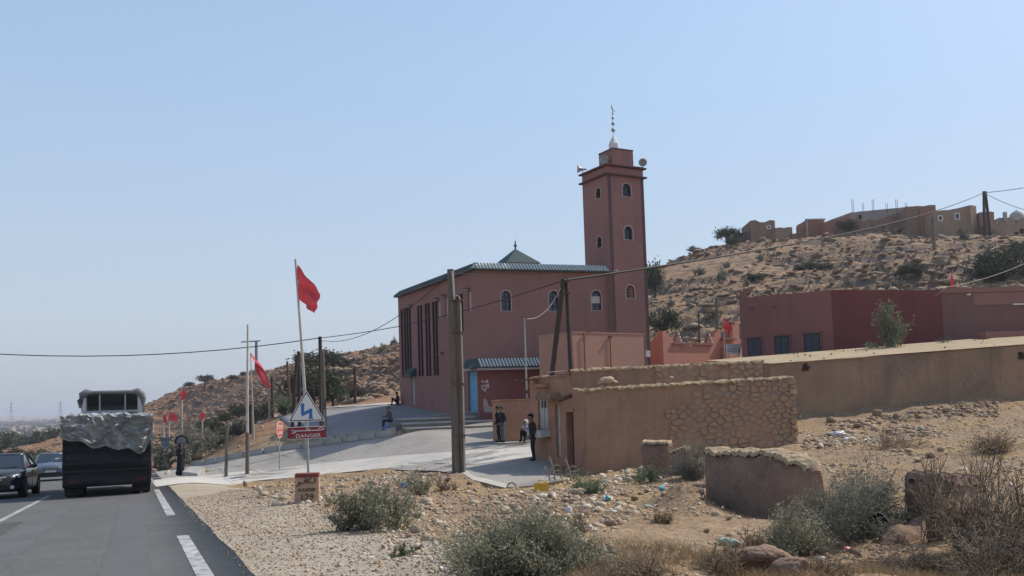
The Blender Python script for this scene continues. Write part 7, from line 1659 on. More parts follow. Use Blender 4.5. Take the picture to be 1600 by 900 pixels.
# single stones big enough to be picked out
SING = [(774, 790, 16, 'rock'), (790, 803, 20, 'rock'), (802, 792, 12, 'rock_white'), (895, 772, 17, 'rock_white'), (884, 778, 14, 'rock'), (908, 775, 13, 'rock'), (862, 815, 14, 'rock'), (850, 820, 13, 'rock_white'), (1182, 790, 14, 'rock'), (1010, 770, 13, 'rock_brown'), (992, 782, 17, 'rock_brown'), (405, 768, 15, 'rock_white'), (411, 775, 18, 'rock'), (448, 776, 16, 'rock'), (502, 788, 13, 'rock_white'), (512, 792, 11, 'rock'), (542, 795, 13, 'rock'), (648, 832, 22, 'rock'), (620, 822, 18, 'rock_white'), (598, 833, 14, 'rock'), (580, 834, 13, 'rock_brown'), (640, 840, 12, 'rock'), (905, 855, 26, 'rock_white'), (1160, 800, 12, 'rock'), (1225, 778, 11, 'rock'), (1140, 812, 13, 'rock'), (1090, 806, 12, 'rock_white'), (1105, 832, 11, 'rock'), (1010, 812, 11, 'rock'), (955, 862, 15, 'rock_brown'), (1002, 885, 14, 'rock'), (1405, 827, 22, 'rock_brown'), (1425, 812, 16, 'rock'), (1420, 800, 13, 'rock'), (1280, 893, 20, 'rock_brown'), (1340, 870, 14, 'rock_brown'), (700, 752, 14, 'rock_brown'), (735, 757, 13, 'rock_brown'), (560, 752, 11, 'rock'), (640, 757, 11, 'rock_white'), (585, 757, 12, 'rock'), (1282, 700, 14, 'rock_white'), (1330, 690, 16, 'rock_white'), (1390, 676, 14, 'rock'), (1440, 672, 13, 'rock_white'), (1365, 672, 12, 'rock'), (1420, 708, 16, 'rock'), (1455, 715, 20, 'rock'), (1435, 722, 14, 'rock_white'), (1470, 705, 13, 'rock'), (1300, 660, 18, 'rock_brown'), (1372, 650, 20, 'rock_brown'), (1400, 655, 18, 'rock_brown'), (1480, 644, 16, 'rock'), (1340, 668, 14, 'rock_brown'), (326, 657, 9, 'rock_white'), (262, 742, 13, 'rock_white'), (322, 738, 14, 'rock'), (250, 735, 16, 'rock_white'), (310, 722, 24, 'rock_brown')]
LMK = [(481, 785, 'the milestone'), (578, 815, 'the bushy grey green shrub'), (712, 745, 'the double utility pole'), (846, 765, 'the yellow jerrycan'), (889, 802, 'the white bag'), (918, 762, 'the green house corner shrub'), (950, 780, 'the turquoise bag'), (1190, 770, 'the ruined clay wall'), (785, 890, 'the widest green shrub'), (1238, 850, 'the rounded green shrub'), (1352, 825, 'the large dark shrub'), (1470, 810, 'the red earth stump'), (1042, 812, 'the low brown tuft'), (905, 836, 'the brown dry shrub'), (1400, 700, 'the straw coloured scrub'), (1306, 681, 'the white sacking'), (1440, 650, 'the long mud building'), (292, 744, 'the pale concrete block'), (1137, 854, 'the greenish bag'), (1322, 860, 'the pink scrap'), (656, 772, 'the sparse green shrub'), (390, 670, 'the white rock heap')]
used_l = {}
for k, (px, py, wp, mm) in enumerate(SING):
    g = G(px, min(py, 897)); s = wp * g.y / F_PX; o = link('stone', rock_data(k % 6, mm, True), None, g + Vector((0, 0, s * .22))); o.scale = (s, s, s * random.uniform(.75, 1.05)); o.rotation_euler = (random.uniform(-.3, .3), random.uniform(-.3, .3), random.uniform(0, 6))
    lx, ly, ln_ = min(LMK, key=lambda l: (l[0] - px) ** 2 + (2.2 * (l[1] - py)) ** 2); dx, dy = px - lx, 2.2 * (py - ly)
    rel_ = ('in front of' if dy > 0 else 'behind') if abs(dy) > abs(dx) else ('to the right of' if dx > 0 else 'to the left of')
    sz_ = 'small ' if wp < 13 else ('big ' if wp > 18 else ''); lb = sz_ + {'rock': 'tan angular stone ', 'rock_white': 'whitish stone ', 'rock_brown': 'brown rough stone '}[mm] + rel_ + ' ' + ln_
    if lb in used_l: lb = lb.replace('stone', 'stone, ' + ('farther' if py < used_l[lb] else 'nearer') + ' one,')
    used_l[lb] = py; tag(o, lb, 'stone', 'loose stones on the dirt ground')
# hillside rocks and boulders
def hill_pts(n, x0, x1, y0, y1, lo=.34, hi=.6):
    X, Y = samp(n, x0, x1, y0, y1); m_, dl = macro(X, Y); k_ = (dl > 1.2) & (fbm(X / 16, Y / 16, 3, 21) + .25 * fbm(X / 4, Y / 4, 2, 23) > RNG.uniform(lo, hi, n) + .12); return X[k_], Y[k_]
X, Y = hill_pts(90000, -100, 150, 78, 215, .25, .62); X, Y = X[:34000], Y[:34000]; sz = np.clip(RNG.lognormal(math.log(.55), .6, len(X)), .2, 2.4)
h1 = np.arange(len(X)) % 4 == 0; batch_rocks('hillside_rubble', np.stack([X, Y], 1)[h1], sz[h1], M['rock_brown'], shapes=OCT, flat=.7, tilt=.2); batch_rocks('hillside_rubble', np.stack([X, Y], 1)[~h1], sz[~h1], M['rock_hill'], shapes=OCT + LO[:3], flat=.62, tilt=.2, sink=.2)
X, Y = samp(60000, -150, -15, 110, 330); m_, dl = macro(X, Y); k_ = (dl > 1.5) & (fbm(X / 14, Y / 14, 3, 21) + .3 * fbm(X / 4, Y / 4, 2, 23) > RNG.uniform(.3, .8, len(X))); X, Y = X[k_][:15000], Y[k_][:15000]; sz = np.clip(RNG.lognormal(math.log(.7), .5, len(X)), .3, 2.4)
batch_rocks('hillside_rubble', np.stack([X, Y], 1)[::2], sz[::2], M['rock_brown'], shapes=OCT, flat=.65, tilt=.2); batch_rocks('hillside_rubble', np.stack([X, Y], 1)[1::2], sz[1::2], M['rock_hill'], shapes=OCT, flat=.65, tilt=.2)
X, Y = hill_pts(900, 15, 110, 85, 160, .4, .7)
for k in range(min(170, len(X))):
    s = min(2.6, random.lognormvariate(.25, .3)); o = link('boulder', rock_data(k % 14, 'rock_hill'), None, (X[k], Y[k], gz(X[k], Y[k]) + s * .12)); o.scale = (s * 1.3, s, s * .6); o.rotation_euler = (0, 0, random.uniform(0, 6)); tag(o, 'tan weathered boulder cropping out of the right hillside below the village', 'boulder', 'boulders on the right hillside')
# shrubs and trees on the slopes
BUSH = [shrub_data(300 + k, 2.0, 1.35, 26, 800, .15, 'leaf_dark', 'twig_grey', tw=.02, spread=.12) for k in range(4)]
BUSHG = [shrub_data(320 + k, 2.0, 1.1, 26, 700, .14, 'leaf_grey', 'twig_grey', tw=.02, spread=.12) for k in range(3)]
X, Y = samp(900, -105, 130, 80, 210); m_, dl = macro(X, Y); k_ = (dl > 2) & (fbm(X / 20, Y / 20, 3, 44) > RNG.uniform(.44, .62, len(X))); X, Y = X[k_], Y[k_]
for k in range(min(190, len(X))):
    kind = random.random() < .6; right = X[k] > -5
    t = put_shrub(random.choice(BUSH if kind else BUSHG), ('dark scrubby bush on the rocky right hillside' if kind else 'pale grey scrubby bush on the rocky right hillside') if right else ('dark scrubby bush on the reddish left hillside' if kind else 'pale grey scrubby bush on the reddish left hillside'), (X[k], Y[k], gz(X[k], Y[k]) - .05), random.uniform(0, 6), random.uniform(.5, 1.5), 'hill_shrub', 'shrub', 'scrubby bushes on the right hillside' if right else 'scrubby bushes on the left hillside')
def tree_data(seed, cr, th, n, ls, ml='leaf_tree', flat=.75, ncl=26, sparse=.22):
    rng = np.random.default_rng(seed); paths = []; rads = []; C = []
    top = np.array([rng.normal(0, .1), rng.normal(0, .1), th]); b0 = np.array([0, 0, -.25]); t = np.linspace(0, 1, 6)[:, None]
    paths.append(b0 + (top - b0) * t + rng.normal(0, .03 * cr, (6, 3))); rads.append(np.linspace(.11 * cr, .07 * cr, 6))
    for k in range(ncl):
        az = rng.uniform(0, 6.28); el = math.asin(rng.uniform(-.15, 1)); r_ = cr * rng.uniform(.55, 1.0)
        e = top + np.array([math.cos(el) * math.cos(az) * r_, math.cos(el) * math.sin(az) * r_, (math.sin(el) + .25) * r_ * flat + .1 * cr])
        if k < 12:
            mid = top + (e - top) * .5 + np.array([0, 0, -.08 * cr]) + rng.normal(0, .06 * cr, 3); paths.append(top * (1 - t) ** 2 + mid * 2 * t * (1 - t) + e * t ** 2); rads.append(np.linspace(.055 * cr, .015 * cr, 6))
        m = int(n / ncl * rng.uniform(.5, 1.5)); C.append(e + rng.normal(0, sparse * cr, (m, 3)) * np.array([1, 1, .62]))
    V, Fc = tubes_np(paths, rads, 6); tm = np_mesh('trunk', V, Fc, True); tm.materials.append(M['bark'])
    C = np.concatenate(C); V, Fc = leaves_np(C, ls, rng, asp=.6); tone = np.clip(.35 + .9 * (vnoise(C[:, 0] / (cr * .3), C[:, 1] / (cr * .3) + C[:, 2] / (cr * .3), seed) - .3) + rng.normal(0, .15, len(C)), 0, 1)
    fm = np_mesh('crown', V, Fc, tone=tone); fm.materials.append(M[ml]); return tm, fm
def put_tree(data, label, loc, rz, sc, name='tree', group=None, cat='tree'):
    t = thing(name, label, cat, loc, rz, group); t.scale = sc if hasattr(sc, '__len__') else (sc,) * 3; link('trunk', data[0], t); link('crown', data[1], t); return t
TREES = [tree_data(400 + k, 2.0, 1.5, 2200, .26) for k in range(5)]
ROUND = [tree_data(420 + k, 2.0, .7, 2400, .26, flat=.9) for k in range(4)]
UMB = [tree_data(430 + k, 2.0, 1.7, 2000, .24, flat=.5, sparse=.17) for k in range(3)]
def tree_px(px, py, wp, hp, Yd, data, label, name='tree', total=None, cat='tree'):
    a = P(px, py, Yd); a.z = gz(a.x, a.y) - .1; m_ = Yd / F_PX; zz = data[1].vertices; co = np.empty(len(zz) * 3, np.float32); zz.foreach_get('co', co); co = co.reshape(-1, 3)
    w0 = np.percentile(co[:, 0], 98) - np.percentile(co[:, 0], 2); h0 = np.percentile(co[:, 2], 99)
    s = wp * m_ / w0; return put_tree(data, label, a, random.uniform(-.5, .5), (s, s, hp * m_ / h0), name, None, cat)
for px, py, wp, hp, Yd, dt, lb in [
 (319, 591, 24, 20, 268, UMB[0], 'tallest small round tree on the left hill crest'), (362, 580, 14, 12, 258, UMB[1], 'small tree on the crest right of the tallest one'), (380, 577, 8, 11, 255, TREES[1], 'tiny tree on the crest touching the bare flagpole'), (296, 598, 16, 9, 285, ROUND[1], 'low leaning tree lowest on the left hill crest'), (330, 588, 9, 6, 262, ROUND[2], 'tiny bush right beside the tallest crest tree'),
 (318, 632, 22, 24, 170, UMB[2], 'umbrella shaped dark tree on the left slope above the folded flag'), (317, 615, 12, 12, 190, ROUND[0], 'small dark bush above the umbrella shaped tree'), (352, 622, 22, 18, 165, ROUND[1], 'dark round bush left of the bare flagpole high on the slope'), (371, 628, 26, 26, 155, ROUND[2], 'dark double bush just left of the bare flagpole'), (405, 640, 34, 38, 120, ROUND[3], 'dark tree between the bare flagpole and the drooping flag'), (404, 658, 16, 20, 115, ROUND[0], 'dark bush below the tree beside the bare flagpole'),
 (345, 668, 44, 48, 90, ROUND[0], 'dark shrubby tree on the bank above the brown post'), (378, 655, 34, 34, 100, ROUND[1], 'dark shrubby tree left of the white rock heap'), (270, 680, 50, 24, 110, ROUND[3], 'dark scrub patch behind the small flags'), (300, 612, 18, 10, 195, ROUND[2], 'small grey bush beside the tall small flag'),
 (497, 585, 74, 32, 150, ROUND[2], 'wide dark tree on the slope behind the prop pole'), (492, 645, 84, 78, 92, TREES[0], 'large grey green tree behind the poles left of the mosque plaza'), (520, 625, 40, 50, 96, TREES[2], 'thin grey tree right of the prop pole'), (557, 616, 24, 24, 92, ROUND[1], 'dark bush behind the post at the plaza edge'), (576, 553, 9, 5, 208, ROUND[0], 'tiny dark bush on the skyline left of the mosque'),
 (1023, 450, 30, 58, 118, ROUND[3], 'dark tree right of the minaret high on the hill'), (1034, 522, 52, 62, 92, TREES[3], 'dark spreading tree right of the minaret behind the salmon wall'), (1136, 384, 36, 33, 163, UMB[1], 'dark tree at the left end of the hilltop village'), (1118, 388, 8, 6, 163, ROUND[0], 'tiny bush below the tree at the left end of the village'),
 (1566, 425, 84, 62, 108, ROUND[1], 'grey green tree on the right slope below the village'), (1600, 420, 50, 50, 112, TREES[4], 'dark tree at the right edge below the village'), (1322, 376, 30, 20, 150, ROUND[2], 'dark bush before the village houses in the middle'), (1268, 408, 44, 14, 128, ROUND[0], 'wide low dark bush on the right hillside'), (1180, 432, 40, 14, 124, ROUND[3], 'wide low dark bush left on the right hillside'), (1425, 440, 40, 22, 112, ROUND[1], 'dark bush above the dark red building roof'), (1460, 448, 50, 16, 100, ROUND[2], 'low dark bush just above the dark red roof'), (1085, 402, 20, 10, 164, ROUND[0], 'dark bush on the skyline right of the minaret'), (1145, 400, 22, 13, 158, ROUND[2], 'pale bush below the village tree'),
]:
    tree_px(px, py, wp, hp, Yd, dt, lb)
GREEN = tree_data(450, 2.0, .9, 4200, .2, 'leaf_fresh', .8)
tree_px(1596, 462, 92, 70, 72, GREEN, 'leafy green tree behind the annex roof at the right edge')
# sparse acacia before the dark red wall
a = P(1396, 556, 49.0); ac = put_shrub(shrub_data(460, 3.0, 3.0, 15, 2300, .13, 'leaf_fresh', 'twig_grey', .3, .10, 6, .4, .022, False), 'sparse feathery green acacia in front of the dark red wall', a - Z3 * .3, .4, (1.0, 1.0, 1.16), 'acacia', 'acacia')
a = P(1473, 545, 50.5); put_shrub(shrub_data(461, 2.0, 1.2, 8, 360, .11, 'leaf_fresh', 'twig_grey', .4, .1, 4, .4, .016, False), 'small wispy acacia sapling near the corner of the dark red wall', a - Z3 * .4, 0, 1.0, 'acacia', 'acacia')
# spiky palm left of the posts
a = P(446, 640, 66); a.z = gz(a.x, a.y); t = thing('palm', 'small spiky fan palm at the left edge of the plaza', 'palm', a)
b = MB(); b.tube([(0, 0, -.2), (0, 0, .5)], [.2, .16], 8); b.build('trunk', M['bark'], t)
for k in range(26):
    az = k * 2.4; el = R(15 + 60 * ((k * 7) % 10) / 10); L = random.uniform(1.0, 1.5); d = Vector((math.cos(az) * math.cos(el), math.sin(az) * math.cos(el), math.sin(el))); s = d.cross(Z3).normalized() * .09; p0 = Vector((0, 0, .5))
    b = MB(); b.add([p0 - s * .3, p0 + s * .3, p0 + d * L * .6 + s, p0 + d * L + Z3 * -.12, p0 + d * L * .6 - s], [(0, 1, 2, 3, 4)]); b.build('frond', M['leaf_fresh'], t)
# bank scrub beside the road
for k, (px, py, wp, hp, Yd, mk, lb) in enumerate([(300, 726, 118, 72, 62, 'leaf_dark', 'big grey green thicket on the bank right of the robed person'), (256, 736, 52, 38, 60, 'leaf_grey', 'rounded grey green bush between the truck and the robed person'), (340, 700, 60, 40, 66, 'leaf_grey', 'grey bush on the bank above the kerb'), (450, 655, 60, 24, 68, 'leaf_fresh', 'green weeds under the fan palm'), (375, 700, 40, 26, 63, 'leaf_grey', 'grey scrub left of the white rock heap'), (60, 722, 60, 30, 95, 'leaf_fresh', 'olive green thicket at the roadside between the two cars'), (38, 716, 44, 24, 105, 'leaf_grey', 'grey green thicket above the roof of the black car'), (88, 716, 40, 26, 100, 'leaf_dark', 'dark thicket above the roof of the blue grey car'), (12, 712, 40, 22, 110, 'leaf_dark', 'dark thicket by the left edge above the black car')]):
    a = P(px, py, Yd); a.z = gz(a.x, a.y); m_ = Yd / F_PX; put_shrub(shrub_data(600 + k, wp * m_, hp * m_, 60, 4200, .16, mk, 'twig_grey', tw=.02), lb, a, 0, name='thicket')
# trees on the plain
for px, py, wp, hp, Yd, k in [(4, 699, 20, 24, 150, 0), (24, 694, 26, 24, 165, 1), (44, 683, 18, 15, 210, 2), (52, 697, 14, 13, 160, 3), (70, 702, 32, 24, 140, 0), (92, 690, 20, 14, 185, 1), (84, 668, 24, 14, 330, 2), (86, 703, 14, 14, 140, 3)]:
    tree_px(px, py, wp, hp, Yd, ROUND[k], {4: 'rounded tree at the left edge of the orange plain', 24: 'dark rounded tree on the plain above the black car', 44: 'smaller dark tree farther up the orange plain', 52: 'small bush between the two larger plain trees', 70: 'largest dark tree on the plain above the blue grey car', 92: 'low tree on the plain beside the truck', 84: 'dark distant tree beside the truck cover', 86: 'small dark bush beside the truck on the plain'}[px], 'plain_tree')
FAR = [tree_data(470 + k, 3.2, .6, 260, .9, flat=.75, ncl=10) for k in range(3)]
cnt = 0
while cnt < 160:
    Yd = math.exp(random.uniform(math.log(260), math.log(1500))); x = -Yd * random.uniform(.42, .62); 
    if abs(UY * x - UX * Yd) < 14: continue
    put_tree(FAR[cnt % 3], 'dark round tree scattered on the far hazy plain', (x, Yd, gz(x, Yd) - .2), random.uniform(0, 6), random.uniform(.6, 1.35), 'plain_tree', 'round trees scattered on the far plain'); cnt += 1
n = 5200; Yd = np.exp(RNG.uniform(math.log(900), math.log(7000), n)); Xd = -Yd * RNG.uniform(.30, .75, n); k_ = fbm(Xd / 500, Yd / 900, 3, 88) > RNG.uniform(.3, .7, n); Xd, Yd = Xd[k_], Yd[k_]; Zd = gzn(Xd, Yd)
Cc = np.repeat(np.stack([Xd, Yd, Zd + 2], 1), 7, 0) + RNG.normal(0, 1, (len(Xd) * 7, 3)) * np.array([3.5, 3.5, 1.4]); V, Fc = leaves_np(Cc, 4.2, RNG, asp=.9)
me = np_mesh('woodland', V, Fc, tone=RNG.uniform(0, .8, len(Fc))); me.materials.append(M['leaf_tree']); tag(link('woodland', me), kind='stuff')

# ------------------------------------------------------------------ village on the hill
def vhouse(label, x0, x1, ytop, ybase, Yd, m, rot=0, depth=7.0, wins=(), slope=0.0, trim=None, rough=.25, name='village_house', seed=1, cat='house'):
    a = P(x0, ybase, Yd); c = P(x1, ybase, Yd); zt = P((x0 + x1) / 2, ytop, Yd).z; L = (c - a).length; D = dirv(rot); D = D.normalized(); L = L / max(.5, math.cos(rot)); Nn = Vector((D.y, -D.x, 0))
    O = Vector((a.x, a.y, 0)); zb = min(gz(O.x, O.y), gz((O + D * L).x, (O + D * L).y), a.z) - 2.0
    t = thing(name, label, cat, O); rr = random.Random(seed); nu = max(4, int(L / .8)); prof = [rr.uniform(-rough, rough) for _ in range(nu + 1)]
    tops = [zt + slope * (i / nu - .5) * 2 + prof[i] * (1 if 0 < i < nu else .4) for i in range(nu + 1)]
    rects = []
    for px, py, wp, hp in wins:
        u, v = wall_u(px, py, O, D); rects.append((u - wp * Yd / F_PX / 2, u + wp * Yd / F_PX / 2, v - hp * Yd / F_PX / 2, v + hp * Yd / F_PX / 2))
    b = MB(); zc = min(tops) - .05
    rect_panel(b, OO, D, Nn, (0, L, zb, zc), [r for r in rects if r[3] < zc and r[0] > 0 and r[1] < L], .25)
    W = [D * (L * i / nu) for i in range(nu + 1)]
    b.add([w_ + Z3 * zc for w_ in W] + [w_ + Z3 * tops[i] for i, w_ in enumerate(W)] + [w_ - Nn * .5 + Z3 * (tops[i] - .02) for i, w_ in enumerate(W)] + [w_ - Nn * .5 + Z3 * zc for w_ in W], [q for i in range(nu) for q in ((i, i + 1, nu + 2 + i, nu + 1 + i), (nu + 1 + i, nu + 2 + i, 2 * nu + 3 + i, 2 * nu + 2 + i), (2 * nu + 2 + i, 2 * nu + 3 + i, 3 * nu + 4 + i, 3 * nu + 3 + i))])
    bk = -Nn * depth
    b.add([W[0] + Z3 * zb, W[0] + bk + Z3 * zb, W[0] + bk + Z3 * (zt - .3), W[0] + Z3 * tops[0], W[-1] + Z3 * zb, W[-1] + bk + Z3 * zb, W[-1] + bk + Z3 * (zt - .3), W[-1] + Z3 * tops[-1]], [(1, 0, 3, 2), (4, 5, 6, 7), (5, 1, 2, 6)]); b.build('wall', m, t)
    b = MB(); b.add([W[0] - Nn * .3 + Z3 * (zc - .05), W[-1] - Nn * .3 + Z3 * (zc - .05), W[-1] + bk + Z3 * (zc - .05), W[0] + bk + Z3 * (zc - .05)], [(0, 1, 2, 3)]); b.build('roof', M['earth_roof'], t)
    for r in rects:
        if not (r[3] < zc and r[0] > 0 and r[1] < L): continue
        b = MB(); f = .16; an = math.atan2(D.y, D.x)
        for c0, dm in ((((r[0] + r[1]) / 2, r[3] + f / 2), (r[1] - r[0] + 2 * f, f)), (((r[0] + r[1]) / 2, r[2] - f / 2), (r[1] - r[0] + 2 * f, f)), ((r[0] - f / 2, (r[2] + r[3]) / 2), (f, r[3] - r[2])), ((r[1] + f / 2, (r[2] + r[3]) / 2), (f, r[3] - r[2]))): b.box(D * c0[0] + Z3 * c0[1] + Nn * .03, (dm[0], .1, dm[1]), an)
        wo = b.build('window', M['white'], t); pane_behind('pane', OO, D, Nn, rect_pts(*r), .2, M['pane'], wo)
    rq = random.Random(seed + 50)
    for q_ in range(max(0, int(L / 4.5)) if not wins and not trim else 0):
        u = L * rq.uniform(.12, .88); hh_ = rq.uniform(.5, 1.0); b = MB(); b.box(D * u + Nn * .0 + Z3 * (zc - rq.uniform(.8, 1.6)), (rq.uniform(.4, .8), .06, hh_), math.atan2(D.y, D.x)); b.build('opening_shade', M['dark'], t)
    if trim:
        b = MB(); an = math.atan2(D.y, D.x); b.box(D * L / 2 + Nn * .02 + Z3 * (zt + .05), (L + .3, .3, .22), an)
        b.box(D * .12 + Nn * .03 + Z3 * ((zb + zt) / 2), (.25, .1, zt - zb), an); b.box(D * (L - .12) + Nn * .03 + Z3 * ((zb + zt) / 2), (.25, .1, zt - zb), an); b.build('trim', M[trim], t)
    return t, O, D, Nn, L, zt
VM = {n_: mat('village_' + n_, c1, c2, .5, .95, 1.0, 4, stain=c3, stain_scale=.35) for n_, c1, c2, c3 in [('brown', (0.305, 0.189, 0.13), (0.234, 0.15, 0.107), (0.182, 0.124, 0.094)), ('red', (0.338, 0.15, 0.111), (0.28, 0.13, 0.098), (0.247, 0.143, 0.117)), ('grey', (0.286, 0.26, 0.24), (0.234, 0.215, 0.202), (0.195, 0.182, 0.169)), ('tan', (0.377, 0.26, 0.182), (0.286, 0.202, 0.143), (0.234, 0.163, 0.117)), ('dark', (0.208, 0.15, 0.117), (0.169, 0.124, 0.101), (0.143, 0.111, 0.091))]}
vhouse('low dark boundary wall at the left end of the hilltop village', 1142, 1178, 364, 384, 163, VM['dark'], 0, 3, slope=.9, seed=1, name='village_wall', cat='wall')
vhouse('small brown cube shaped house at the left of the village', 1174, 1213, 345, 378, 161, VM['brown'], R(4), 5, [(1201, 355, 4, 3)], seed=2)
vhouse('low ruined tan wall right of the small brown house', 1213, 1240, 355, 376, 160, VM['tan'], R(8), 3, seed=3, name='village_wall', cat='wall', rough=.35)
vhouse('crumbled stepped wall left of the red trimmed house', 1238, 1261, 358, 374, 159, VM['brown'], R(-4), 3, slope=.7, seed=4, name='village_wall', cat='wall', rough=.5)
vhouse('red house with pale trim in the middle of the village', 1261, 1290, 343, 372, 158, VM['red'], R(3), 5, seed=5, trim='concrete', rough=.05)
vhouse('long low reddish house right of the pale trimmed one', 1290, 1334, 340, 370, 156, VM['red'], R(12), 5, slope=.8, seed=6, rough=.2)
vt, vO, vD, vN, vL, vz = vhouse('unfinished grey concrete building with reinforcing bars on its roof', 1331, 1425, 326, 352, 162, VM['grey'], R(8), 8, slope=.5, seed=7, rough=.03)
for k, u in enumerate((.02, .2, .38, .62, .8, .97)):
    for q in range(2):
        b = MB(); b.tube([vD * (vL * u + q * .3) + Z3 * (vz - .5), vD * (vL * u + q * .3) + Z3 * (vz + (1.9 if k % 2 == 0 else 1.2))], .05, 4); b.build('reinforcing_bar', M['rust'], vt)
vhouse('tumbled brown stone house below the concrete building', 1332, 1368, 344, 376, 150, VM['brown'], R(-6), 5, seed=8, rough=.6)
vhouse('plain brown house wall below the concrete building', 1366, 1420, 336, 368, 149, VM['brown'], R(6), 6, seed=9, slope=.8, rough=.12)
vhouse('tall brown corner house with patched red side', 1418, 1463, 322, 372, 146, VM['brown'], R(-5), 7, [(1450, 354, 3, 4)], seed=10, rough=.14)
vhouse('reddish buttress wall beside the tall corner house', 1440, 1463, 326, 370, 145.4, VM['red'], R(-2), 3, seed=11, rough=.3)
vhouse('grey brown house with two white framed windows', 1461, 1521, 326, 378, 143, VM['tan'], R(9), 7, [(1469, 341, 5, 6), (1495.5, 338, 5.5, 7.5)], slope=.35, seed=12, rough=.06)
vhouse('narrow pale house end with one white framed window', 1519.5, 1534, 320, 376, 143.5, VM['tan'], R(35), 6, [(1527.5, 334, 4, 7)], seed=13, rough=.04)
vhouse('low brown house right of the narrow pale one', 1533, 1557, 331, 372, 144, VM['brown'], R(6), 5, seed=14, rough=.12)
vhouse('long tumbled reddish stone wall at the right end of the village', 1548, 1640, 345, 378, 141, VM['tan'], R(-3), 4, seed=15, name='village_wall', cat='wall', rough=.6)
vhouse('pale flat house standing behind the tumbled stone wall', 1562, 1640, 339, 360, 150, VM['grey'], 0, 6, seed=16, rough=.05)
a = P(1589, 341, 150); t = thing('whitewashed_dome', 'small whitish dome on the flat house at the right end of the village', 'dome', a); b = MB(); b.lathe([(1.3, -.6), (1.25, .2), (1.0, .75), (.55, 1.15), (.12, 1.35), (.0, 1.6)], (0, 0, 0), seg=14); b.build('dome', M['concrete'], t)
b = MB(); b.box((-2.0, 0, .3), (.5, .5, 1.6)); b.build('turret', M['concrete'], t)

# ------------------------------------------------------------------ litter
def crumple(name, label, px, py, wp, hp, m, seed, cat='litter'):
    g = G(px, min(py, 896)); m_ = g.y / F_PX; V, Fc = rock_mesh(seed, 3, (1, .7, 1), .05); rr = np.random.default_rng(seed)
    nrm = V / (np.linalg.norm(V, axis=1, keepdims=True) + 1e-9); f = (vnoise(V[:, 0] * 9 + seed, V[:, 1] * 9 + V[:, 2] * 7, seed) - .5) * .42; V = V + nrm * f[:, None]
    me = np_mesh(name, V * np.array([wp * m_, wp * m_ * .8, hp * m_]), Fc); me.materials.append(M[m]); o = link(name, me, None, g + Vector((0, 0, hp * m_ * .38))); o.rotation_euler = (0, 0, rr.uniform(0, 6)); return tag(o, label, cat)
crumple('plastic_bag', 'crumpled white plastic bag among the pale rubble', 889, 802, 11, 12, 'plastic_white', 1)
crumple('plastic_bag', 'crumpled turquoise and white bag right of the green house corner shrub', 950, 782, 13, 10, 'plastic_cyan', 2)
crumple('plastic_bag', 'white scrap lying against the turquoise bag', 944, 781, 9, 7, 'plastic_white', 12)
crumple('plastic_bag', 'small turquoise bag on the bare ridge before the grey thorny shrub', 1034, 768, 13, 9, 'plastic_cyan', 3)
crumple('plastic_bag', 'pale greenish flattened bag in the middle of the ochre ground', 1137, 854, 34, 13, 'plastic_green', 4)
crumple('plastic_bag', 'small blue bag lying near the lower edge', 981, 877, 10, 7, 'plastic_blue', 5)
crumple('plastic_bag', 'pale blue bag at the sparse shrub before the double pole', 632, 762, 16, 9, 'plastic_blue', 6)
crumple('cloth_scrap', 'faded pink scrap of cloth near the dark shrub', 1322, 860, 20, 6, 'plastic_pink', 7)
crumple('plastic_bag', 'white torn bag at the foot of the dark shrub', 1284, 878, 14, 9, 'plastic_white', 8)
crumple('plastic_bag', 'white bag caught between the dark shrub and the wall stump', 1426, 775, 22, 11, 'plastic_white', 9)
crumple('plastic_bag', 'flattened grey white sacking at the foot of the long mud building', 1306, 681, 30, 8, 'plastic_white', 10)
crumple('plastic_bag', 'small white bag on the rubble strip below the long mud building', 1322, 690, 12, 9, 'plastic_white', 11)
crumple('plastic_bag', 'white tattered bag beside the wall lump', 1030, 752, 12, 8, 'plastic_white', 13)
crumple('plastic_bag', 'white shred of plastic on the ochre slope', 1012, 795, 20, 7, 'plastic_green', 14)
crumple('plastic_bag', 'white plastic shred at the lower edge under the widest shrub', 690, 893, 14, 9, 'plastic_white', 15)
V_, F_ = rock_mesh(91, 2, (1, .8, .35), .22); scrap = np_mesh('litter_scrap', V_, F_); scrap.materials.append(M['plastic_white'])
for k, (px, py, wp) in enumerate([(1262, 683, 9), (1278, 686, 7), (1294, 690, 8), (1338, 684, 7), (1352, 688, 6), (1270, 694, 6), (1313, 679, 8), (968, 745, 7), (982, 740, 8), (1003, 737, 9), (1040, 757, 8), (1052, 748, 7), (1063, 762, 6), (700, 778, 6), (738, 772, 7), (815, 770, 8), (870, 770, 6), (1002, 795, 7), (1024, 792, 9), (955, 870, 7), (1292, 868, 7)]):
    g = G(px, py); sc_ = wp * g.y / F_PX; o = link('litter_scrap', scrap, None, g + Z3 * sc_ * .12); o.scale = (sc_, sc_, sc_); o.rotation_euler = (random.uniform(-.4, .4), random.uniform(-.4, .4), random.uniform(0, 6))
    tag(o, 'small white scrap of litter on the rubble by the long mud building' if px > 1200 else 'small white scrap of litter on the stony ground before the earth house', 'litter', 'white scraps of litter')
# yellow can
g = G(846, 767); m_ = g.y / F_PX; t = thing('jerrycan', 'yellow plastic jerrycan lying at the edge of the pavement', 'jerrycan', g, .2); b = MB(); b.box((0, 0, .1), (.38, .24, .2), 0, .86, .012); b.build('can', M['plastic_yellow'], t)
b = MB(); b.tube([(-.1, 0, .2), (-.06, 0, .27), (.06, 0, .27), (.1, 0, .2)], .016, 6); b.build('handle', M['plastic_yellow'], t); b = MB(); b.lathe([(.035, 0), (.035, .05), (0, .05)], (.15, 0, .18), seg=8); b.build('cap', M['plastic_yellow'], t)
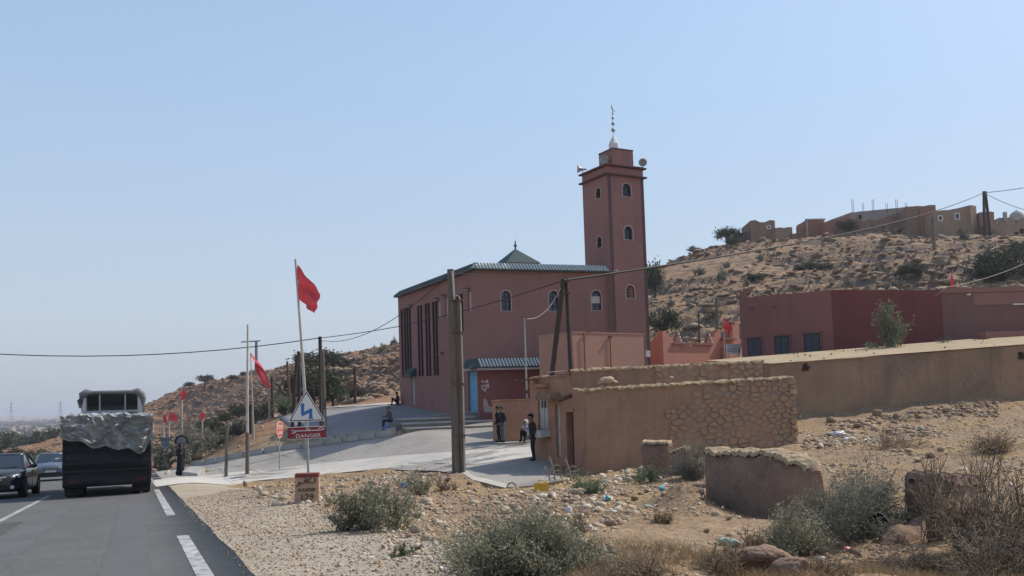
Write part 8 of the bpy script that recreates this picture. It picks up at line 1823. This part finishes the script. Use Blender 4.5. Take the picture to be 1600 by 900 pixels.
# tyre pieces
g = G(800, 762); t = thing('old_tyre', 'worn pale ring of an old tyre half buried at the pavement end', 'tyre', g, .4); b = MB(); b.tube([(.13 * math.cos(a), .04 * math.sin(a), .03 + .11 * math.sin(a)) for a in [k * .4488 for k in range(15)]], .035, 7); b.build('ring', M['wood_pale'], t)
g = G(1366, 838); t = thing('broken_basin', 'black broken basin with whitish rim lying under the dark shrub', 'basin', g, .3); q = g.y / F_PX
b = MB(); b.lathe([(.02, -.02), (.09, 0), (.13, .06), (.14, .12)], (0, 0, 0), seg=18); b.v = [tuple(Matrix.Rotation(R(60), 3, 'X') @ Vector(v) + Vector((0, 0, .1))) for v in b.v]; b.build('basin', M['plastic_black'], t)
b = MB(); b.tube([Matrix.Rotation(R(60), 3, 'X') @ Vector((.14 * math.cos(a), .14 * math.sin(a), .12)) + Vector((0, 0, .1)) for a in [k * .35 for k in range(5)]], .008, 5); b.build('rim', M['plastic_white'], t)
b = MB(); b.tube([(.12 + .035 * math.cos(a), -.14, .07 + .035 * math.sin(a)) for a in [k * .5 for k in range(14)]], .01, 5); b.build('ring', M['plastic_white'], t)
# white roll stuck on the thorny shrub
p_ = P(1108, 706, 19.5); t = thing('white_bottle', 'white round plastic bottle top stuck on the grey thorny shrub', 'bottle', p_); b = MB(); b.lathe([(.0, -.05), (.085, -.05), (.09, 0), (.085, .05), (.05, .055), (.045, .03), (0, .03)], (0, 0, 0), 'Y', 14); b.v = [(v[0], -v[1], v[2]) for v in b.v]; b.f = [f[::-1] for f in b.f]; b.build('disc', M['plastic_white'], t)
b = MB(); b.box((.0, .02, -.12), (.1, .08, .1), 0, .8, .01); b.tube([(0, 0.02, -.1), (.05, 0.05, -.5)], .01, 5); b.build('stub', M['plastic_white'], t)

# ------------------------------------------------------------------ haze: one closed box round everything
hm_ = bpy.data.materials.new('haze'); hm_.use_nodes = True; hn = hm_.node_tree; hn.nodes.remove(hn.nodes['Principled BSDF'])
pv = hn.nodes.new('ShaderNodeVolumePrincipled'); pv.inputs['Color'].default_value = (0.86, 0.90, 1.0, 1); pv.inputs['Density'].default_value = 0.00022; pv.inputs['Anisotropy'].default_value = 0.25
hn.links.new(pv.outputs[0], hn.nodes['Material Output'].inputs['Volume'])
b = MB(); b.box((0, 7950, 2), (30400, 16300, 96)); hz = b.build('haze', hm_); tag(hz, kind='stuff')
